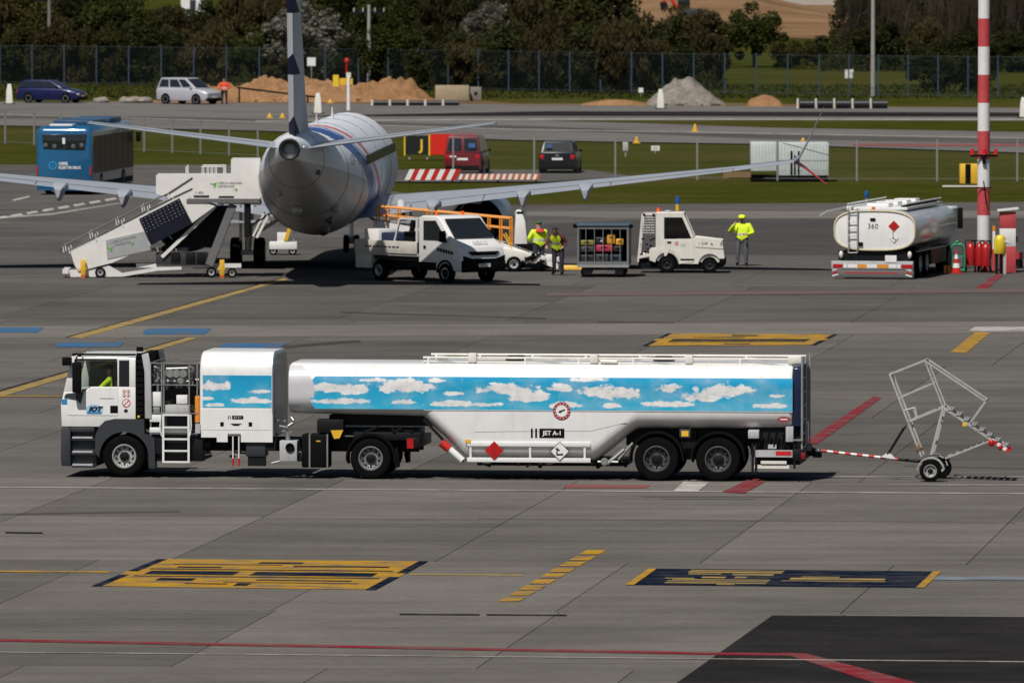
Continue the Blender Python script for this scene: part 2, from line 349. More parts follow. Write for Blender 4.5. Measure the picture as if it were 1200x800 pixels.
sheet('earth_verge', [(100, 119), (200, 117), (380, 112), (540, 116), (600, 121), (690, 121.5), (780, 119), (920, 122), (1060, 125), (1300, 126.5), (1300, 129.5), (640, 125), (100, 120.5)], -.02, EARTH)
# painted markings: thin sheets of paint
_pz = [0]
def paint(name, poly, m, z=.010):
    _pz[0] += 1
    return sheet(name, poly, z + .0003 * (_pz[0] % 12), m)
paint('edge_line', [(-200, 568.6), (1500, 579.1), (1500, 580.4), (-200, 569.6)], PD)
paint('edge_line', [(1040, 567.2), (1500, 567.6), (1500, 568.5), (1040, 568.1)], PD)
paint('edge_line', [(950, 557.6), (1500, 558.0), (1500, 559.0), (950, 558.6)], PD)
paint('red_clearance_line', [(-200, 744.3), (850, 763.8), (940, 765.0), (936, 767.8), (850, 766.6), (-200, 747.0)], PR)
paint('red_clearance_line', [(915, 764), (945, 765), (1160, 822), (1095, 822)], PR)
paint('edge_line', [(-200, 761), (1500, 777), (1500, 778), (-200, 761.8)], PD)
paint('red_clearance_line', [(1024, 464), (1033, 466), (958, 519.5), (940, 519.5)], PR)
paint('red_clearance_line', [(880, 560), (903, 560), (873, 577.5), (846, 576)], PR)
paint('red_clearance_line', [(1168, 321), (1176, 322), (1153, 341.5), (1137, 341)], PR)
paint('red_clearance_line', [(640, 343), (1200, 338), (1500, 335), (1500, 339.5), (1200, 342.5), (640, 347)], pline('faint_red_paint', (.125, .085, .08), .98))
paint('white_block_marking', [(801, 564), (831, 565), (818, 575.4), (789, 575)], PW)
paint('worn_red_marking', [(664, 567), (762, 568), (757, 571.5), (660, 571)], pline('worn_red_paint', (.25, .06, .06), .9))
paint('white_block_marking', [(1143, 382.5), (1500, 382.5), (1500, 388), (1134, 388)], PW)
paint('yellow_dash', [(1143, 389), (1160, 390), (1131, 414), (1113, 413)], PY)
paint('lead_in_line', [(331, 326.2), (338, 327.2), (96, 396), (80, 395)], PPY)
paint('lead_in_line', [(331, 325.2), (331, 326.2), (80, 395), (76, 395)], PK)
paint('lead_in_line', [(220, 395), (231, 396), (0, 465), (-60, 480), (-60, 474), (0, 459)], PPY)
paint('lead_in_line', [(216, 395), (220, 395), (0, 459), (-60, 474), (-60, 471), (0, 456.5)], PK)
paint('crossing_line', [(-60, 463.2), (78, 463.2), (78, 464.4), (-60, 464.4)], PY, .013)
for x0, y0, w, h in ((-40, 383.5, 92, 6), (66, 401, 80, 5.5), (168, 384.5, 80, 7), (258, 402, 78, 5.5)):
    paint('blue_dash', [(x0, y0 + h * .35), (x0 + 8, y0), (x0 + w, y0), (x0 + w - 8, y0 + h), (x0, y0 + h)], PB)
paint('guide_line', [(-60, 667.6), (128, 668.6), (128, 670.4), (-60, 669.2)], PY)
paint('guide_line', [(480, 671.6), (612, 672.4), (612, 674.0), (480, 673.2)], PPY)
paint('guide_line', [(1098, 674.6), (1400, 676.4), (1400, 680.5), (1092, 678.8)], pline('pale_blue_paint', (.16, .2, .24), .8))
for i in range(9):
    a, b = i / 9.0, (i + .72) / 9.0
    f = lambda s, e: ((700 - 106 * s) + e, 644 + 62 * s)
    paint('yellow_bar', [(f(a, 0)[0] - 13, f(a, 0)[1]), (f(a, 0)[0] + 11, f(a, 0)[1]), (f(b, 0)[0] + 11, f(b, 0)[1]), (f(b, 0)[0] - 13, f(b, 0)[1])], PY)
# stand number boxes with large foreshortened lettering
def box_marking(quad, base, edge, rows, ink, edge_m):
    (x0, y0), (x1, y1), (x2, y2), (x3, y3) = quad      # top-left, top-right, bottom-right, bottom-left
    def q(s, t): return (x0 + (x1 - x0) * s + (x3 - x0) * t + ((x2 - x3) - (x1 - x0)) * s * t, y0 + (y1 - y0) * s + (y3 - y0) * t + ((y2 - y3) - (y1 - y0)) * s * t)
    def cell(s0, s1, t0, t1, m, z, n): paint(n, [q(s0, t0), q(s1, t0), q(s1, t1), q(s0, t1)], m, z)
    cell(0, 1, 0, 1, base, .010, 'stand_box')
    for (a, b, m) in edge: cell(a, b, *m[1], m[0], .014, 'stand_box_edge')
    random.seed(len(rows))
    for (s0, s1, t0, t1) in rows: cell(s0, s1, t0, t1, ink, .014, 'stand_box_lettering')
box_marking([(185, 654.5), (502, 657), (440, 690.5), (107, 686)], PY, [(.0, .035, (PN, (0, .45))), (.965, 1.0, (PN, (0, .42))), (0, .035, (PN, (.58, 1))), (.965, 1., (PN, (.55, 1)))],
            [(.08, .40, .42, .55), (.46, .9, .43, .55), (.06, .94, .345, .37), (.06, .94, .60, .622), (.1, .5, .175, .19), (.42, .9, .79, .805), (.17, .30, .68, .76), (.40, .56, .08, .14), (.14, .3, .26, .3), (.48, .53, .83, .92), (.55, .9, .2, .24), (.3, .45, .85, .88), (.52, .86, .7, .73)], PN, PN)
box_marking([(760, 665.5), (1103, 669), (1083, 688), (733, 684.5)], PN, [(0, .028, (PY, (0, 1))), (.972, 1, (PY, (0, 1)))],
            [(.15, .47, .06, .11), (.15, .47, .15, .22), (.16, .27, .27, .34), (.31, .45, .27, .36), (.22, .3, .46, .54), (.33, .37, .44, .53), (.13, .46, .62, .66), (.12, .46, .70, .76), (.12, .46, .81, .87), (.30, .36, .90, .95), (.52, .84, .48, .58), (.55, .68, .40, .44), (.5, .85, .64, .68), (.1, .2, .55, .6)], PPY, PY)
box_marking([(782, 390.5), (982, 391.5), (956, 404), (753, 405)], PY, [(0, .03, (PN, (0, .4))), (.97, 1, (PN, (0, .4))), (0, .03, (PN, (.6, 1))), (.97, 1, (PN, (.55, 1)))],
            [(.1, .9, .45, .6), (.1, .9, .62, .7), (.4, .55, .1, .2), (.2, .5, .3, .36), (.45, .6, .82, .9)], PK, PN)
for x0, x1, y in ((468, 562, 718.2), (570, 664, 718.8), (6, 50, 622.6), (890, 960, 770.3)): paint('drain_slot', [(x0, y), (x1, y + .6), (x1, y + 2), (x0, y + 1.4)], PK)
RUB = veil('rubber_smear', (.02, .019, .018), .30); RUB2 = veil('oil_stain', (.02, .018, .016), .22)
for pts, mm in (([(735, 580.5), (905, 581), (940, 582.5), (760, 582.3)], RUB), ([(770, 583.6), (890, 584), (880, 585), (780, 584.6)], RUB), 
                ([(0, 601), (210, 598), (210, 599.5), (0, 603)], RUB), ([(400, 365), (640, 372), (640, 373.5), (400, 366.5)], RUB), ([(700, 376), (790, 377), (790, 378.5), (700, 377.5)], RUB),
                ([(330, 405), (420, 398), (425, 400), (335, 408)], RUB), ([(1060, 545), (1200, 548), (1200, 549.2), (1060, 546.2)], RUB), ([(560, 606.5), (1190, 611.5), (1190, 612.3), (560, 607.3)], RUB)): paint('tyre_mark', pts, mm, .015)
for i in range(9):   # zebra dashes on the left lane
    a = i / 9.0; x, y = -6 + 165 * a, 256.5 - 27.5 * a
    paint('white_dash', [(x, y - 1.5), (x + 12, y - 3.6), (x + 15, y - 1.6), (x + 2, y + .8)], PW)
paint('white_line', [(-60, 257), (60, 250), (150, 236), (150, 237), (60, 252), (-60, 260)], PD)
paint('white_dash', [(14, 234), (34, 229.5), (35, 231), (16, 235.5)], PW)
paint('white_line', [(300, 141.5), (640, 139.2), (1200, 139.6), (1700, 141.5), (1700, 142.3), (1200, 140.6), (640, 140.1), (300, 142.2)], PW, .016)
paint('white_line', [(-200, 128), (600, 151), (900, 156), (1200, 161.5), (1200, 162.4), (900, 157), (600, 152), (-200, 128.6)], PD, .016)
paint('worn_red_marking', [(1000, 168.5), (1300, 168.5), (1300, 171.5), (1000, 171)], pline('worn_red_paint', (.25, .06, .06), .9), .016)
# ------------------------------------------------------------------ people (one continuous skinned body each)
def person(name, label, loc, rotz, pose, cols, cap=None, vest=None, h=1.0, group=None):
    """pose: joint -> point (metres, facing -y). cols: trousers, top, sleeve, shoe. cap/vest materials add clothing parts."""
    J = dict(pel=(0, 0, .95), spn=(0, 0, 1.14), chs=(0, 0, 1.36), nck=(0, -.01, 1.5), hd0=(0, -.02, 1.58), hd1=(0, -.03, 1.68), hd2=(0, -.02, 1.75),
             hl=(-.1, 0, .9), kl=(-.11, -.02, .5), al=(-.12, .02, .1), tl=(-.14, -.15, .045), hr=(.1, 0, .9), kr=(.11, -.02, .5), ar=(.12, .02, .1), tr=(.14, -.15, .045),
             sl=(-.19, 0, 1.42), el=(-.27, .02, 1.14), wl=(-.26, -.1, .9), fl=(-.25, -.14, .82), sr=(.19, 0, 1.42), er=(.27, .02, 1.14), wr=(.26, -.1, .9), fr=(.25, -.14, .82))
    J.update(pose)
    RAD = dict(pel=.165, spn=.15, chs=.165, nck=.06, hd0=.075, hd1=.098, hd2=.07, hl=.1, kl=.068, al=.05, tl=.04, hr=.1, kr=.068, ar=.05, tr=.04,
               sl=.075, el=.052, wl=.036, fl=.03, sr=.075, er=.052, wr=.036, fr=.03)
    E = [('pel', 'spn'), ('spn', 'chs'), ('chs', 'nck'), ('nck', 'hd0'), ('hd0', 'hd1'), ('hd1', 'hd2'), ('pel', 'hl'), ('hl', 'kl'), ('kl', 'al'), ('al', 'tl'), ('pel', 'hr'), ('hr', 'kr'), ('kr', 'ar'), ('ar', 'tr'),
         ('chs', 'sl'), ('sl', 'el'), ('el', 'wl'), ('wl', 'fl'), ('chs', 'sr'), ('sr', 'er'), ('er', 'wr'), ('wr', 'fr')]
    ZN = dict(pel=1, spn=2, chs=2, nck=0, hd0=0, hd1=0, hd2=0, hl=1, kl=1, al=1, tl=3, hr=1, kr=1, ar=3, tr=3, sl=4, el=4, wl=0, fl=0, sr=4, er=4, wr=0, fr=0)
    SEG = {('pel', 'spn'): 2, ('spn', 'chs'): 2, ('chs', 'nck'): 2, ('pel', 'hl'): 1, ('hl', 'kl'): 1, ('kl', 'al'): 1, ('al', 'tl'): 3, ('pel', 'hr'): 1, ('hr', 'kr'): 1, ('kr', 'ar'): 1, ('ar', 'tr'): 3,
           ('chs', 'sl'): 4, ('sl', 'el'): 4, ('el', 'wl'): 4, ('wl', 'fl'): 0, ('chs', 'sr'): 4, ('sr', 'er'): 4, ('er', 'wr'): 4, ('wr', 'fr'): 0}
    ks = list(J); ix = {k: i for i, k in enumerate(ks)}
    me = bpy.data.meshes.new('b'); me.from_pydata([J[k] for k in ks], [(ix[a], ix[b]) for a, b in E], [])
    ob = bpy.data.objects.new('b', me); COL.objects.link(ob)
    md = ob.modifiers.new('s', 'SKIN'); md.use_smooth_shade = True
    for k in ks:
        sv = me.skin_vertices[0].data[ix[k]]; rx = RAD[k]; sv.radius = (rx * (1.12 if k in ('pel', 'spn', 'chs') else 1), rx * (.8 if k in ('pel', 'spn', 'chs') else 1)); sv.use_root = (k == 'pel')
    ob.modifiers.new('u', 'SUBSURF').levels = 2
    dg = bpy.context.evaluated_depsgraph_get(); bm_ = bpy.data.meshes.new_from_object(ob.evaluated_get(dg)); bpy.data.objects.remove(ob); bpy.data.meshes.remove(me)
    bm_.name = 'body'; bm_.materials.clear()
    for m in (SKIN(), cols[0], cols[1], cols[3], cols[2], BLACK()): bm_.materials.append(m)
    def near(c):
        best, z = 9, 0
        for (a, b) in E:
            A, B = Vector(J[a]), Vector(J[b]); d = B - A; t = max(0, min(1, (c - A).dot(d) / max(d.length_squared, 1e-9))); q = (c - (A + d * t)).length - .4 * (RAD[a] * (1 - t) + RAD[b] * t)
            if q < best: best, z = q, SEG.get((a, b), 0)
        return z
    zone = [near(p.center) for p in bm_.polygons]
    ex = MB()          # fingers and features, joined into the body
    for s, w, f in ((-1, 'wl', 'fl'), (1, 'wr', 'fr')):
        W, Fp = Vector(J[w]), Vector(J[f]); d = (Fp - W).normalized(); sd = d.orthogonal().normalized(); nn = d.cross(sd)
        for i, ln in enumerate((.065, .078, .074, .056)):
            b0 = Fp + sd * (.02 * (i - 1.5)) - d * .01; b1 = b0 + d * ln * .55; b2 = b1 + (d * .7 + nn * .5).normalized() * ln * .5
            ex.tube(b0, b1, .0095, .0085, 6); ex.tube(b1, b2, .0085, .006, 6)
        t0 = W + d * .03 + sd * .03; ex.tube(t0, t0 + (d + sd).normalized() * .05, .011, .008, 6)
    H = Vector(J['hd1']); fw = Vector((0, -1, 0)); hv = Vector(J.get('look', (0, -1, 0))).normalized(); sdv = hv.cross(Vector((0, 0, 1))).normalized()
    ex.tube(H + hv * .08, H + hv * .118 - Vector((0, 0, .02)), .012, .014, 6)
    for s in (-1, 1):
        ex.ball(H + hv * .086 + sdv * s * .034 + Vector((0, 0, .018)), .011, n=6, m=5); ex.ball(H + sdv * s * .098, .014, .02, .03, n=6)
    ex.bar(H + hv * .088 - sdv * .024 - Vector((0, 0, .05)), H + hv * .088 + sdv * .024 - Vector((0, 0, .05)), .01, .008, 5)
    bb = bmesh.new(); bb.from_mesh(bm_); em = ex.mesh('e', [SKIN()]); 
    n0 = len(bb.faces); bb.from_mesh(em); bb.faces.ensure_lookup_table()
    for i, fz in enumerate(zone): bb.faces[i].material_index = fz
    bb.to_mesh(bm_); bb.free()
    root = thing(name, label, 'person', loc, rotz, group); root.scale = (h * 1.24, h * 1.24, h)
    body = link('body', bm_, root)
    def shell(nm, m, pick, off):
        b2 = bmesh.new(); b2.from_mesh(bm_); b2.faces.ensure_lookup_table()
        kill = [f for f in b2.faces if f.index >= len(zone) or not pick(zone[f.index], f.calc_center_median())]
        bmesh.ops.delete(b2, geom=kill, context='FACES')
        for v in b2.verts: v.co += v.normal * off
        m2 = bpy.data.meshes.new(nm); b2.to_mesh(m2); b2.free(); m2.materials.clear(); m2.materials.append(m)
        for p in m2.polygons: p.material_index = 0; p.use_smooth = True
        return link(nm, m2, root)
    if vest:
        m, sleeves = vest
        shell('jacket' if sleeves else 'vest', m, lambda z, c: (z == 2 or (z == 4 and (sleeves or abs((c - Vector(J['chs'])).length) < .17))) and c.z < J['nck'][2] - .02, .022)
        st = MB()
        for zc in (1.02, 1.17):
            pass
        shell('reflective_band', mat('silver_reflective_tape', (.6, .6, .58), .5, .2), lambda z, c: z == 2 and (abs(c.z - J['spn'][2]) < .035), .027)
    if cap:
        m, style = cap
        if style == 'cap':
            hc = H + Vector((0, 0, .045)); c = MB().ball(hc, .108, .118, .075, 14); c.bar(hc + hv * .07 - Vector((0, 0, .01)), hc + hv * .18 - Vector((0, 0, .03)), .15, .012); c.build('cap', m, root)
        else:
            MB().ball(H + Vector((0, 0, .03)) - hv * .025, .106, .112, .098, 14).build('hair', m, root)
    return root
HAIR = mat('dark_hair', (.015, .011, .009), .8)

# ------------------------------------------------------------------ fuel tractor unit with dispensing module
def sky_wrap():
    m = bpy.data.materials.new('printed_sky_film'); m.use_nodes = True; t = m.node_tree; b = t.nodes['Principled BSDF']; L = t.links.new
    b.inputs['Roughness'].default_value = .3; b.inputs['Coat Weight'].default_value = .3
    tc = nd(t, 'ShaderNodeTexCoord')
    def mth(op, x, y=None):
        n = nd(t, 'ShaderNodeMath', operation=op)
        for i, v in enumerate((x, y)):
            if v is None: continue
            if isinstance(v, (int, float)): n.inputs[i].default_value = v
            else: L(v, n.inputs[i])
        return n.outputs[0]
    def nz(sc_, det, off):
        mp = nd(t, 'ShaderNodeMapping'); mp.inputs['Scale'].default_value = (1, .01, 1.6); mp.inputs['Location'].default_value = off; L(tc.outputs['Object'], mp.inputs[0])
        n = nd(t, 'ShaderNodeTexNoise'); n.inputs['Scale'].default_value = sc_; n.inputs['Detail'].default_value = det; n.inputs['Roughness'].default_value = .6; L(mp.outputs[0], n.inputs['Vector']); return n.outputs['Fac']
    s0 = nd(t, 'ShaderNodeSeparateXYZ'); L(tc.outputs['Object'], s0.inputs[0]); f1 = nz(3.2, 6, (2, 0, 5)); wob = mth('MULTIPLY', mth('SUBTRACT', f1, .5), 3.0); best = None
    for px, py, hw, hh in ((396, 456, 26, 6), (420, 458, 20, 5.5), (478, 454, 32, 9), (402, 471, 28, 3.6), (476, 472, 13, 3), (532, 474, 27, 3.6), (598, 458, 30, 7), (623, 467, 22, 6), (513, 447, 10, 3), (535, 462, 12, 2.2), (661, 456, 14, 5), (704, 459, 22, 6), (728, 463, 28, 7), (787, 456.5, 14, 5), (827, 467, 22, 6), (853, 460, 28, 7), (789, 475, 24, 3.6),
                       (721, 477, 10, 3), (915, 465, 13, 2.2), (909, 477, 22, 3), (693, 446, 18, 3), (664, 476, 17, 4), (440, 446, 14, 2.4), (570, 475, 16, 2.6), (252, 454, 16, 6), (305, 459.5, 12, 2.2), (297, 470, 21, 3.6), (246, 467.5, 9, 2.2), (254, 475, 11, 2.2)):
        cx_, cz_ = (px - 72) / 48.9, (559 + .0064 * (px - 72) - py) / 48.9 + .01
        dx = mth('MULTIPLY', mth('SUBTRACT', s0.outputs['X'], cx_), 48.9 / hw / 1.12); dz = mth('MULTIPLY', mth('SUBTRACT', s0.outputs['Z'], cz_), 48.9 / hh / 1.15)
        low = mth('MULTIPLY', mth('MINIMUM', dz, 0.), 1.6); dz2 = mth('ADD', mth('MAXIMUM', dz, 0.), low)
        d = mth('SUBTRACT', 1.0, mth('SQRT', mth('ADD', mth('MULTIPLY', dx, dx), mth('MULTIPLY', dz2, dz2))))
        best = d if best is None else mth('MAXIMUM', best, d)
    q = nd(t, 'ShaderNodeMapRange', interpolation_type='SMOOTHSTEP'); q.inputs[1].default_value = -.12; q.inputs[2].default_value = .22; L(mth('ADD', best, wob), q.inputs[0])
    hz = nd(t, 'ShaderNodeMapRange'); hz.inputs[1].default_value = .45; hz.inputs[2].default_value = .8; hz.inputs[4].default_value = .35; L(nz(1.1, 4, (8, 0, 1)), hz.inputs[0])
    mx = nd(t, 'ShaderNodeMath', operation='MAXIMUM'); L(q.outputs[0], mx.inputs[0]); L(hz.outputs[0], mx.inputs[1])
    sep = nd(t, 'ShaderNodeSeparateXYZ'); L(tc.outputs['Object'], sep.inputs[0])
    g = nd(t, 'ShaderNodeMapRange'); g.inputs[1].default_value = 1.65; g.inputs[2].default_value = 2.5; L(sep.outputs['Z'], g.inputs[0])
    blue = nd(t, 'ShaderNodeMix', data_type='RGBA'); blue.inputs['A'].default_value = (.028, .41, .63, 1); blue.inputs['B'].default_value = (.006, .285, .52, 1); L(g.outputs[0], blue.inputs['Factor'])
    sh = nd(t, 'ShaderNodeMapRange'); sh.inputs[1].default_value = .35; sh.inputs[2].default_value = .65; sh.inputs[3].default_value = .58; sh.inputs[4].default_value = .8; L(f1, sh.inputs[0])
    cw = nd(t, 'ShaderNodeCombineColor'); L(sh.outputs[0], cw.inputs[0]); L(sh.outputs[0], cw.inputs[1]); L(sh.outputs[0], cw.inputs[2])
    fin = nd(t, 'ShaderNodeMix', data_type='RGBA'); L(mx.outputs[0], fin.inputs['Factor']); L(blue.outputs['Result'], fin.inputs['A']); L(cw.outputs[0], fin.inputs['B'])
    L(fin.outputs['Result'], b.inputs['Base Color']); return m
SKY = sky_wrap()
def decal(parent, name, x, z, pts, m, y=-.012, th=.006):
    """thin plate on the near side, outline pts around (x, z)"""
    return MB().prism([(x + a, z + b) for a, b in pts], 'y', y, y + th).build(name, m, parent, smooth=0)
def rect(w, h): return [(-w / 2, -h / 2), (w / 2, -h / 2), (w / 2, h / 2), (-w / 2, h / 2)]
def oval(w, h, n=24): return [(w / 2 * math.cos(2 * math.pi * i / n), h / 2 * math.sin(2 * math.pi * i / n)) for i in range(n)]
def diamond(r): return [(0, -r), (r, 0), (0, r), (-r, 0)]
TK = thing('fuel_tractor', 'white tractor unit of the refuelling truck with a cloud-painted pump module behind its cab', 'truck', G(72, 559), -6.2)
X = lambda u: (u / 4 - 12) / 48.9
Z = lambda v: (159.5 - v / 4) / 48.9
W, D = WHITE(), DARK()
INT = mat('cab_interior', (.02, .021, .023), .8)
# cab
m = MB()
for y0, y1 in ((0, .05), (2.45, 2.5)):
    m.prism([(.03, 1.22), (0, 1.72), (.06, 2.06), (X(105), 2.06), (X(155), 2.06), (X(188), Z(212)), (X(400), Z(212)), (X(400), 1.22)], 'y', y0, y1)
    m.prism([(.06, 2.061), (.25, 2.9), (.36, 2.9), (.335, 2.83), (X(105), 2.061)], 'y', y0, y1)
    m.prism([(X(314), Z(212) + .001), (X(314), 2.83), (X(322), 2.83), (X(322), Z(212) + .001)], 'y', y0, y1)
    m.prism([(X(370), Z(212) + .001), (X(370), 2.83), (X(400), 2.83), (X(400), Z(212) + .001)], 'y', y0, y1)
m.prism([(0, 1.22), (-.02, 1.72), (.05, 2.05), (.10, 2.05), (.06, 1.22)], 'y', .051, 2.449)
m.box(X(388), X(400), .051, 2.449, 1.22, 2.82)
m.build('cab_shell', W, TK, bev=.012)
rf = MB().loft([[(x, y, z) for (_, y, z) in rring(0, .0 + i, 2.5 - i, 2.80, zt, .02, .09, 3)] for x, i, zt in ((.20, .06, 2.84), (.25, .01, 2.89), (.42, 0, 2.92), (1.6, 0, 2.93), (X(400), 0.01, 2.91))]).build('cab_roof', W, TK)
MB().box(.3, 1.75, .12, 2.38, 1.23, 1.3).box(.12, .35, .1, 2.4, 1.3, 1.95).box(1.2, 1.7, .25, .8, 1.3, 1.75).box(1.45, 1.72, .3, .75, 1.75, 2.5).box(1.2, 1.7, 1.6, 2.2, 1.3, 1.75).box(1.5, 1.72, 1.65, 2.15, 1.75, 2.5).build('cab_seat', INT, TK, bev=.04)
PANE2 = pane_mat('cab_far_glass', (.30, .33, .32), .04)
PANE = pane_mat('cab_side_glass', (.8, .84, .82), .04)
def pane(name, poly, m_, y, th=.012, parent=TK): return MB().prism(poly, 'y', y, y + th).build(name, m_, parent, smooth=0)
for yy in (.02, 2.47):
    pane('window', [(X(105) + .004, 2.064), (X(155), 2.064), (X(188), Z(212) + .004), (X(314) - .004, Z(212) + .004), (X(314) - .004, 2.826), (.34, 2.826)], PANE if yy < 1 else PANE2, yy)
    pane('window', [(X(322) + .004, Z(212) + .004), (X(370) - .004, Z(212) + .004), (X(370) - .004, 2.826), (X(322) + .004, 2.826)], GLASS() if yy < 1 else PANE, yy)
MB().add([(.075, .06, 2.06), (.075, 2.44, 2.06), (.255, 2.42, 2.86), (.255, .08, 2.86)], [(0, 1, 2, 3)]).build('windscreen', PANE, TK, smooth=0)
door = MB().prism([(X(78), Z(346)), (X(75), Z(240)), (X(155), Z(240)), (X(190), Z(216)), (X(317), Z(216)), (X(317), Z(346))], 'y', -.01, -.0005).build('door', W, TK, bev=.004, seg=1)
MB().prism([(X(280), Z(335)), (X(280), Z(300)), (X(316), Z(300)), (X(316), Z(335))], 'y', -.016, -.0105).build('door_handle', BLACK(), door, bev=.003)
MB().prism([(X(104), 2.058), (.325, 2.83), (.36, 2.85), (X(312), 2.85), (X(312), 2.815), (.375, 2.815), (X(125), 2.058)], 'y', -.012, -.0005).build('window_frame', BLACK(), door)
MB().box(X(50), X(82), -.006, -.0005, Z(296), Z(272)).build('blue_stripe', mat('blue_paint', (.02, .22, .5), .4), TK)
mm = MB().prism([(X(62), Z(262)), (X(70), Z(246)), (X(155), Z(236)), (X(140), Z(292)), (X(118), Z(272))], 'y', -.03, -.011); mm.build('mirror_foot', GREYP(), TK)
mi = MB().box(X(108), X(150), -.30, -.16, Z(238), Z(96)); mi.build('side_mirror', BLACK(), TK, bev=.03)
MB().path([(X(118), -.2, Z(100)), (X(130), -.2, Z(70)), (X(150), .0, Z(62))], .018).path([(X(100), .02, Z(80)), (X(78), -.1, Z(84))], .018).box(X(58), X(96), -.2, .06, Z(112), Z(74)).build('front_mirror', BLACK(), TK, bev=.02)
MB().box(X(100), X(402), -.004, .002, Z(66), Z(56)).build('roof_gutter', BLACK(), TK)
# bumper, steps, wheel arch
m = MB(); m.prism([(0, Z(585)), (-.02, Z(540)), (0, Z(402)), (.22, Z(402)), (.22, Z(585))], 'y', .0, 2.5)
m.box(.221, X(210), .16, 2.34, Z(588), Z(402)); m.box(.221, X(205), .0, .158, Z(425), Z(402)); m.build('bumper', GREYP(), TK, bev=.02)
for v in (450, 517, 578): MB().box(X(100), X(195), -.0, .155, Z(v + 5), Z(v - 3)).box(X(95), X(205), .02, .16, Z(v + 14), Z(v + 5.2), 1).build('step', [LGREY(), GREYP()], TK)
MB().box(-.03, -.021, .15, .55, Z(560), Z(520)).box(-.03, -.021, 1.95, 2.35, Z(560), Z(520)).each('headlight', LAMP(), TK)
MB().box(-.035, -.021, .3, 2.2, Z(470), Z(415)).box(-.03, -.021, .3, 2.2, Z(360), Z(310)).each('grille', BLACK(), TK)
cx, cz = X(345), Z(540)
arc = [(cx + .60 * math.cos(R(a)), cz + .60 * math.sin(R(a))) for a in range(-10, 191, 12)]
outer = [(X(208), Z(520)), (X(210), Z(440)), (X(226), Z(400)), (X(255), Z(372)), (X(300), Z(362)), (X(440), Z(362)), (X(442), Z(430)), (X(490), Z(452)), (X(492), Z(592)), (X(462), Z(592))]
for y0, y1 in ((-.02, .34), (2.16, 2.52)): MB().prism(outer + arc, 'y', y0, y1).build('wheel_arch', GREYP(), TK)
RIMW = mat('painted_rim', (.36, .36, .35), .45, .2, var=.2, scale=7, dirt=.4)
for y, s in ((.16, -1), (2.34, 1)): wheel(TK, (cx, y, .515), .515, .30, s, RIMW, nuts=10)
# rear cab fairing
m = MB()
for i in range(12): m.box(X(404), X(436), .002, .05, Z(358) + i * .145, Z(358) + i * .145 + .11)
m.box(X(402), X(438), .03, 2.47, 1.22, 2.95); m.build('air_intake_panel', BLACK(), TK)
for y0, y1 in ((-.0, .05), (2.45, 2.5)): MB().prism([(X(428), Z(60)), (X(460), Z(52)), (X(472), Z(110)), (X(476), Z(360)), (X(444), Z(360)), (X(442), Z(140))], 'y', y0, y1).build('air_deflector', GREYP() if y0 > 1 else LGREY(), TK, bev=.01)
MB().ball((X(415), -.02, Z(352)), .035, n=8).build('marker_light', mat('amber_lens', (.7, .5, .05), .2), TK)
# signs on the door
decal(door, 'logo_plate', X(205), Z(316), oval(.44, .21), mat('pale_blue_print', (.30, .52, .68), .4))
decal(door, 'logo_plate', X(205), Z(330), [(-.17, -.05), (.17, -.05), (.2, .0), (-.2, 0)], mat('mid_blue_print', (.04, .22, .45), .4), -.015, .003)
text('IOT', .155, (X(207), -.017, Z(318)), mat('navy_print', (.006, .012, .05), .4), door, shear=.35, bold=.012, sx=1.15)
for i in range(7): decal(door, 'small_print', X(235) + i * .05, Z(267), rect((.03, .042, .036)[i % 3], .018), GREYP(), -.0135, .003)
for i, (u, v) in enumerate(((346, 232), (366, 232), (346, 252), (366, 252))):
    o = decal(TK, 'safety_pictogram', X(u), Z(v), oval(.085, .085, 16), RED(), -.006); decal(TK, 'safety_pictogram', X(u), Z(v), oval(.06, .06, 16), W, -.009, .0028); decal(TK, 'safety_pictogram', X(u), Z(v), rect(.012, .05), BLACK(), -.0115, .0023)
decal(TK, 'safety_pictogram', X(356), Z(288), oval(.205, .205), RED(), -.006); decal(TK, 'safety_pictogram', X(356), Z(288), oval(.165, .165), W, -.009, .0028)
MB().bar((X(356) - .06, -.011, Z(288) - .06), (X(356) + .06, -.011, Z(288) + .06), .002, .02).build('safety_pictogram', RED(), TK)
decal(TK, 'safety_pictogram', X(354), Z(324), oval(.1, .085, 14), mat('navy_print', (.006, .012, .05), .4), -.006)
# chassis rails and gear under everything
m = MB().box(.3, 8.55, .75, .87, .62, .92).box(.3, 8.55, 1.63, 1.75, .62, .92)
for x in (1.5, 3.0, 4.4, 5.6, 6.8, 8.4): m.box(x - .05, x + .05, .87, 1.63, .66, .88)
m.tube((cx, .3, .515), (cx, 2.2, .515), .07).tube((7.45, .3, .5), (7.45, 2.2, .5), .09).ball((7.45, 1.25, .5), .22, .2, .2).build('chassis', D, TK)
random.seed(3); m = MB()
for i in range(34):
    x = random.uniform(2.2, 6.3); y = random.uniform(.15, .7); z = random.uniform(.42, .88); a = random.uniform(.05, .16)
    if i % 3: m.tube((x, y, z), (x + random.uniform(-.35, .35), y + random.uniform(-.1, .1), z + random.uniform(-.12, .12)), a * .35, n=8)
    else: m.box(x - a * 1.4, x + a * 1.4, y - a, y + a, z - a, z + a)
m.each('underbody_gear', D, TK); MB().box(X(450), X(715), .1, .65, Z(560), Z(440)).build('underbody_box', D, TK, bev=.01)
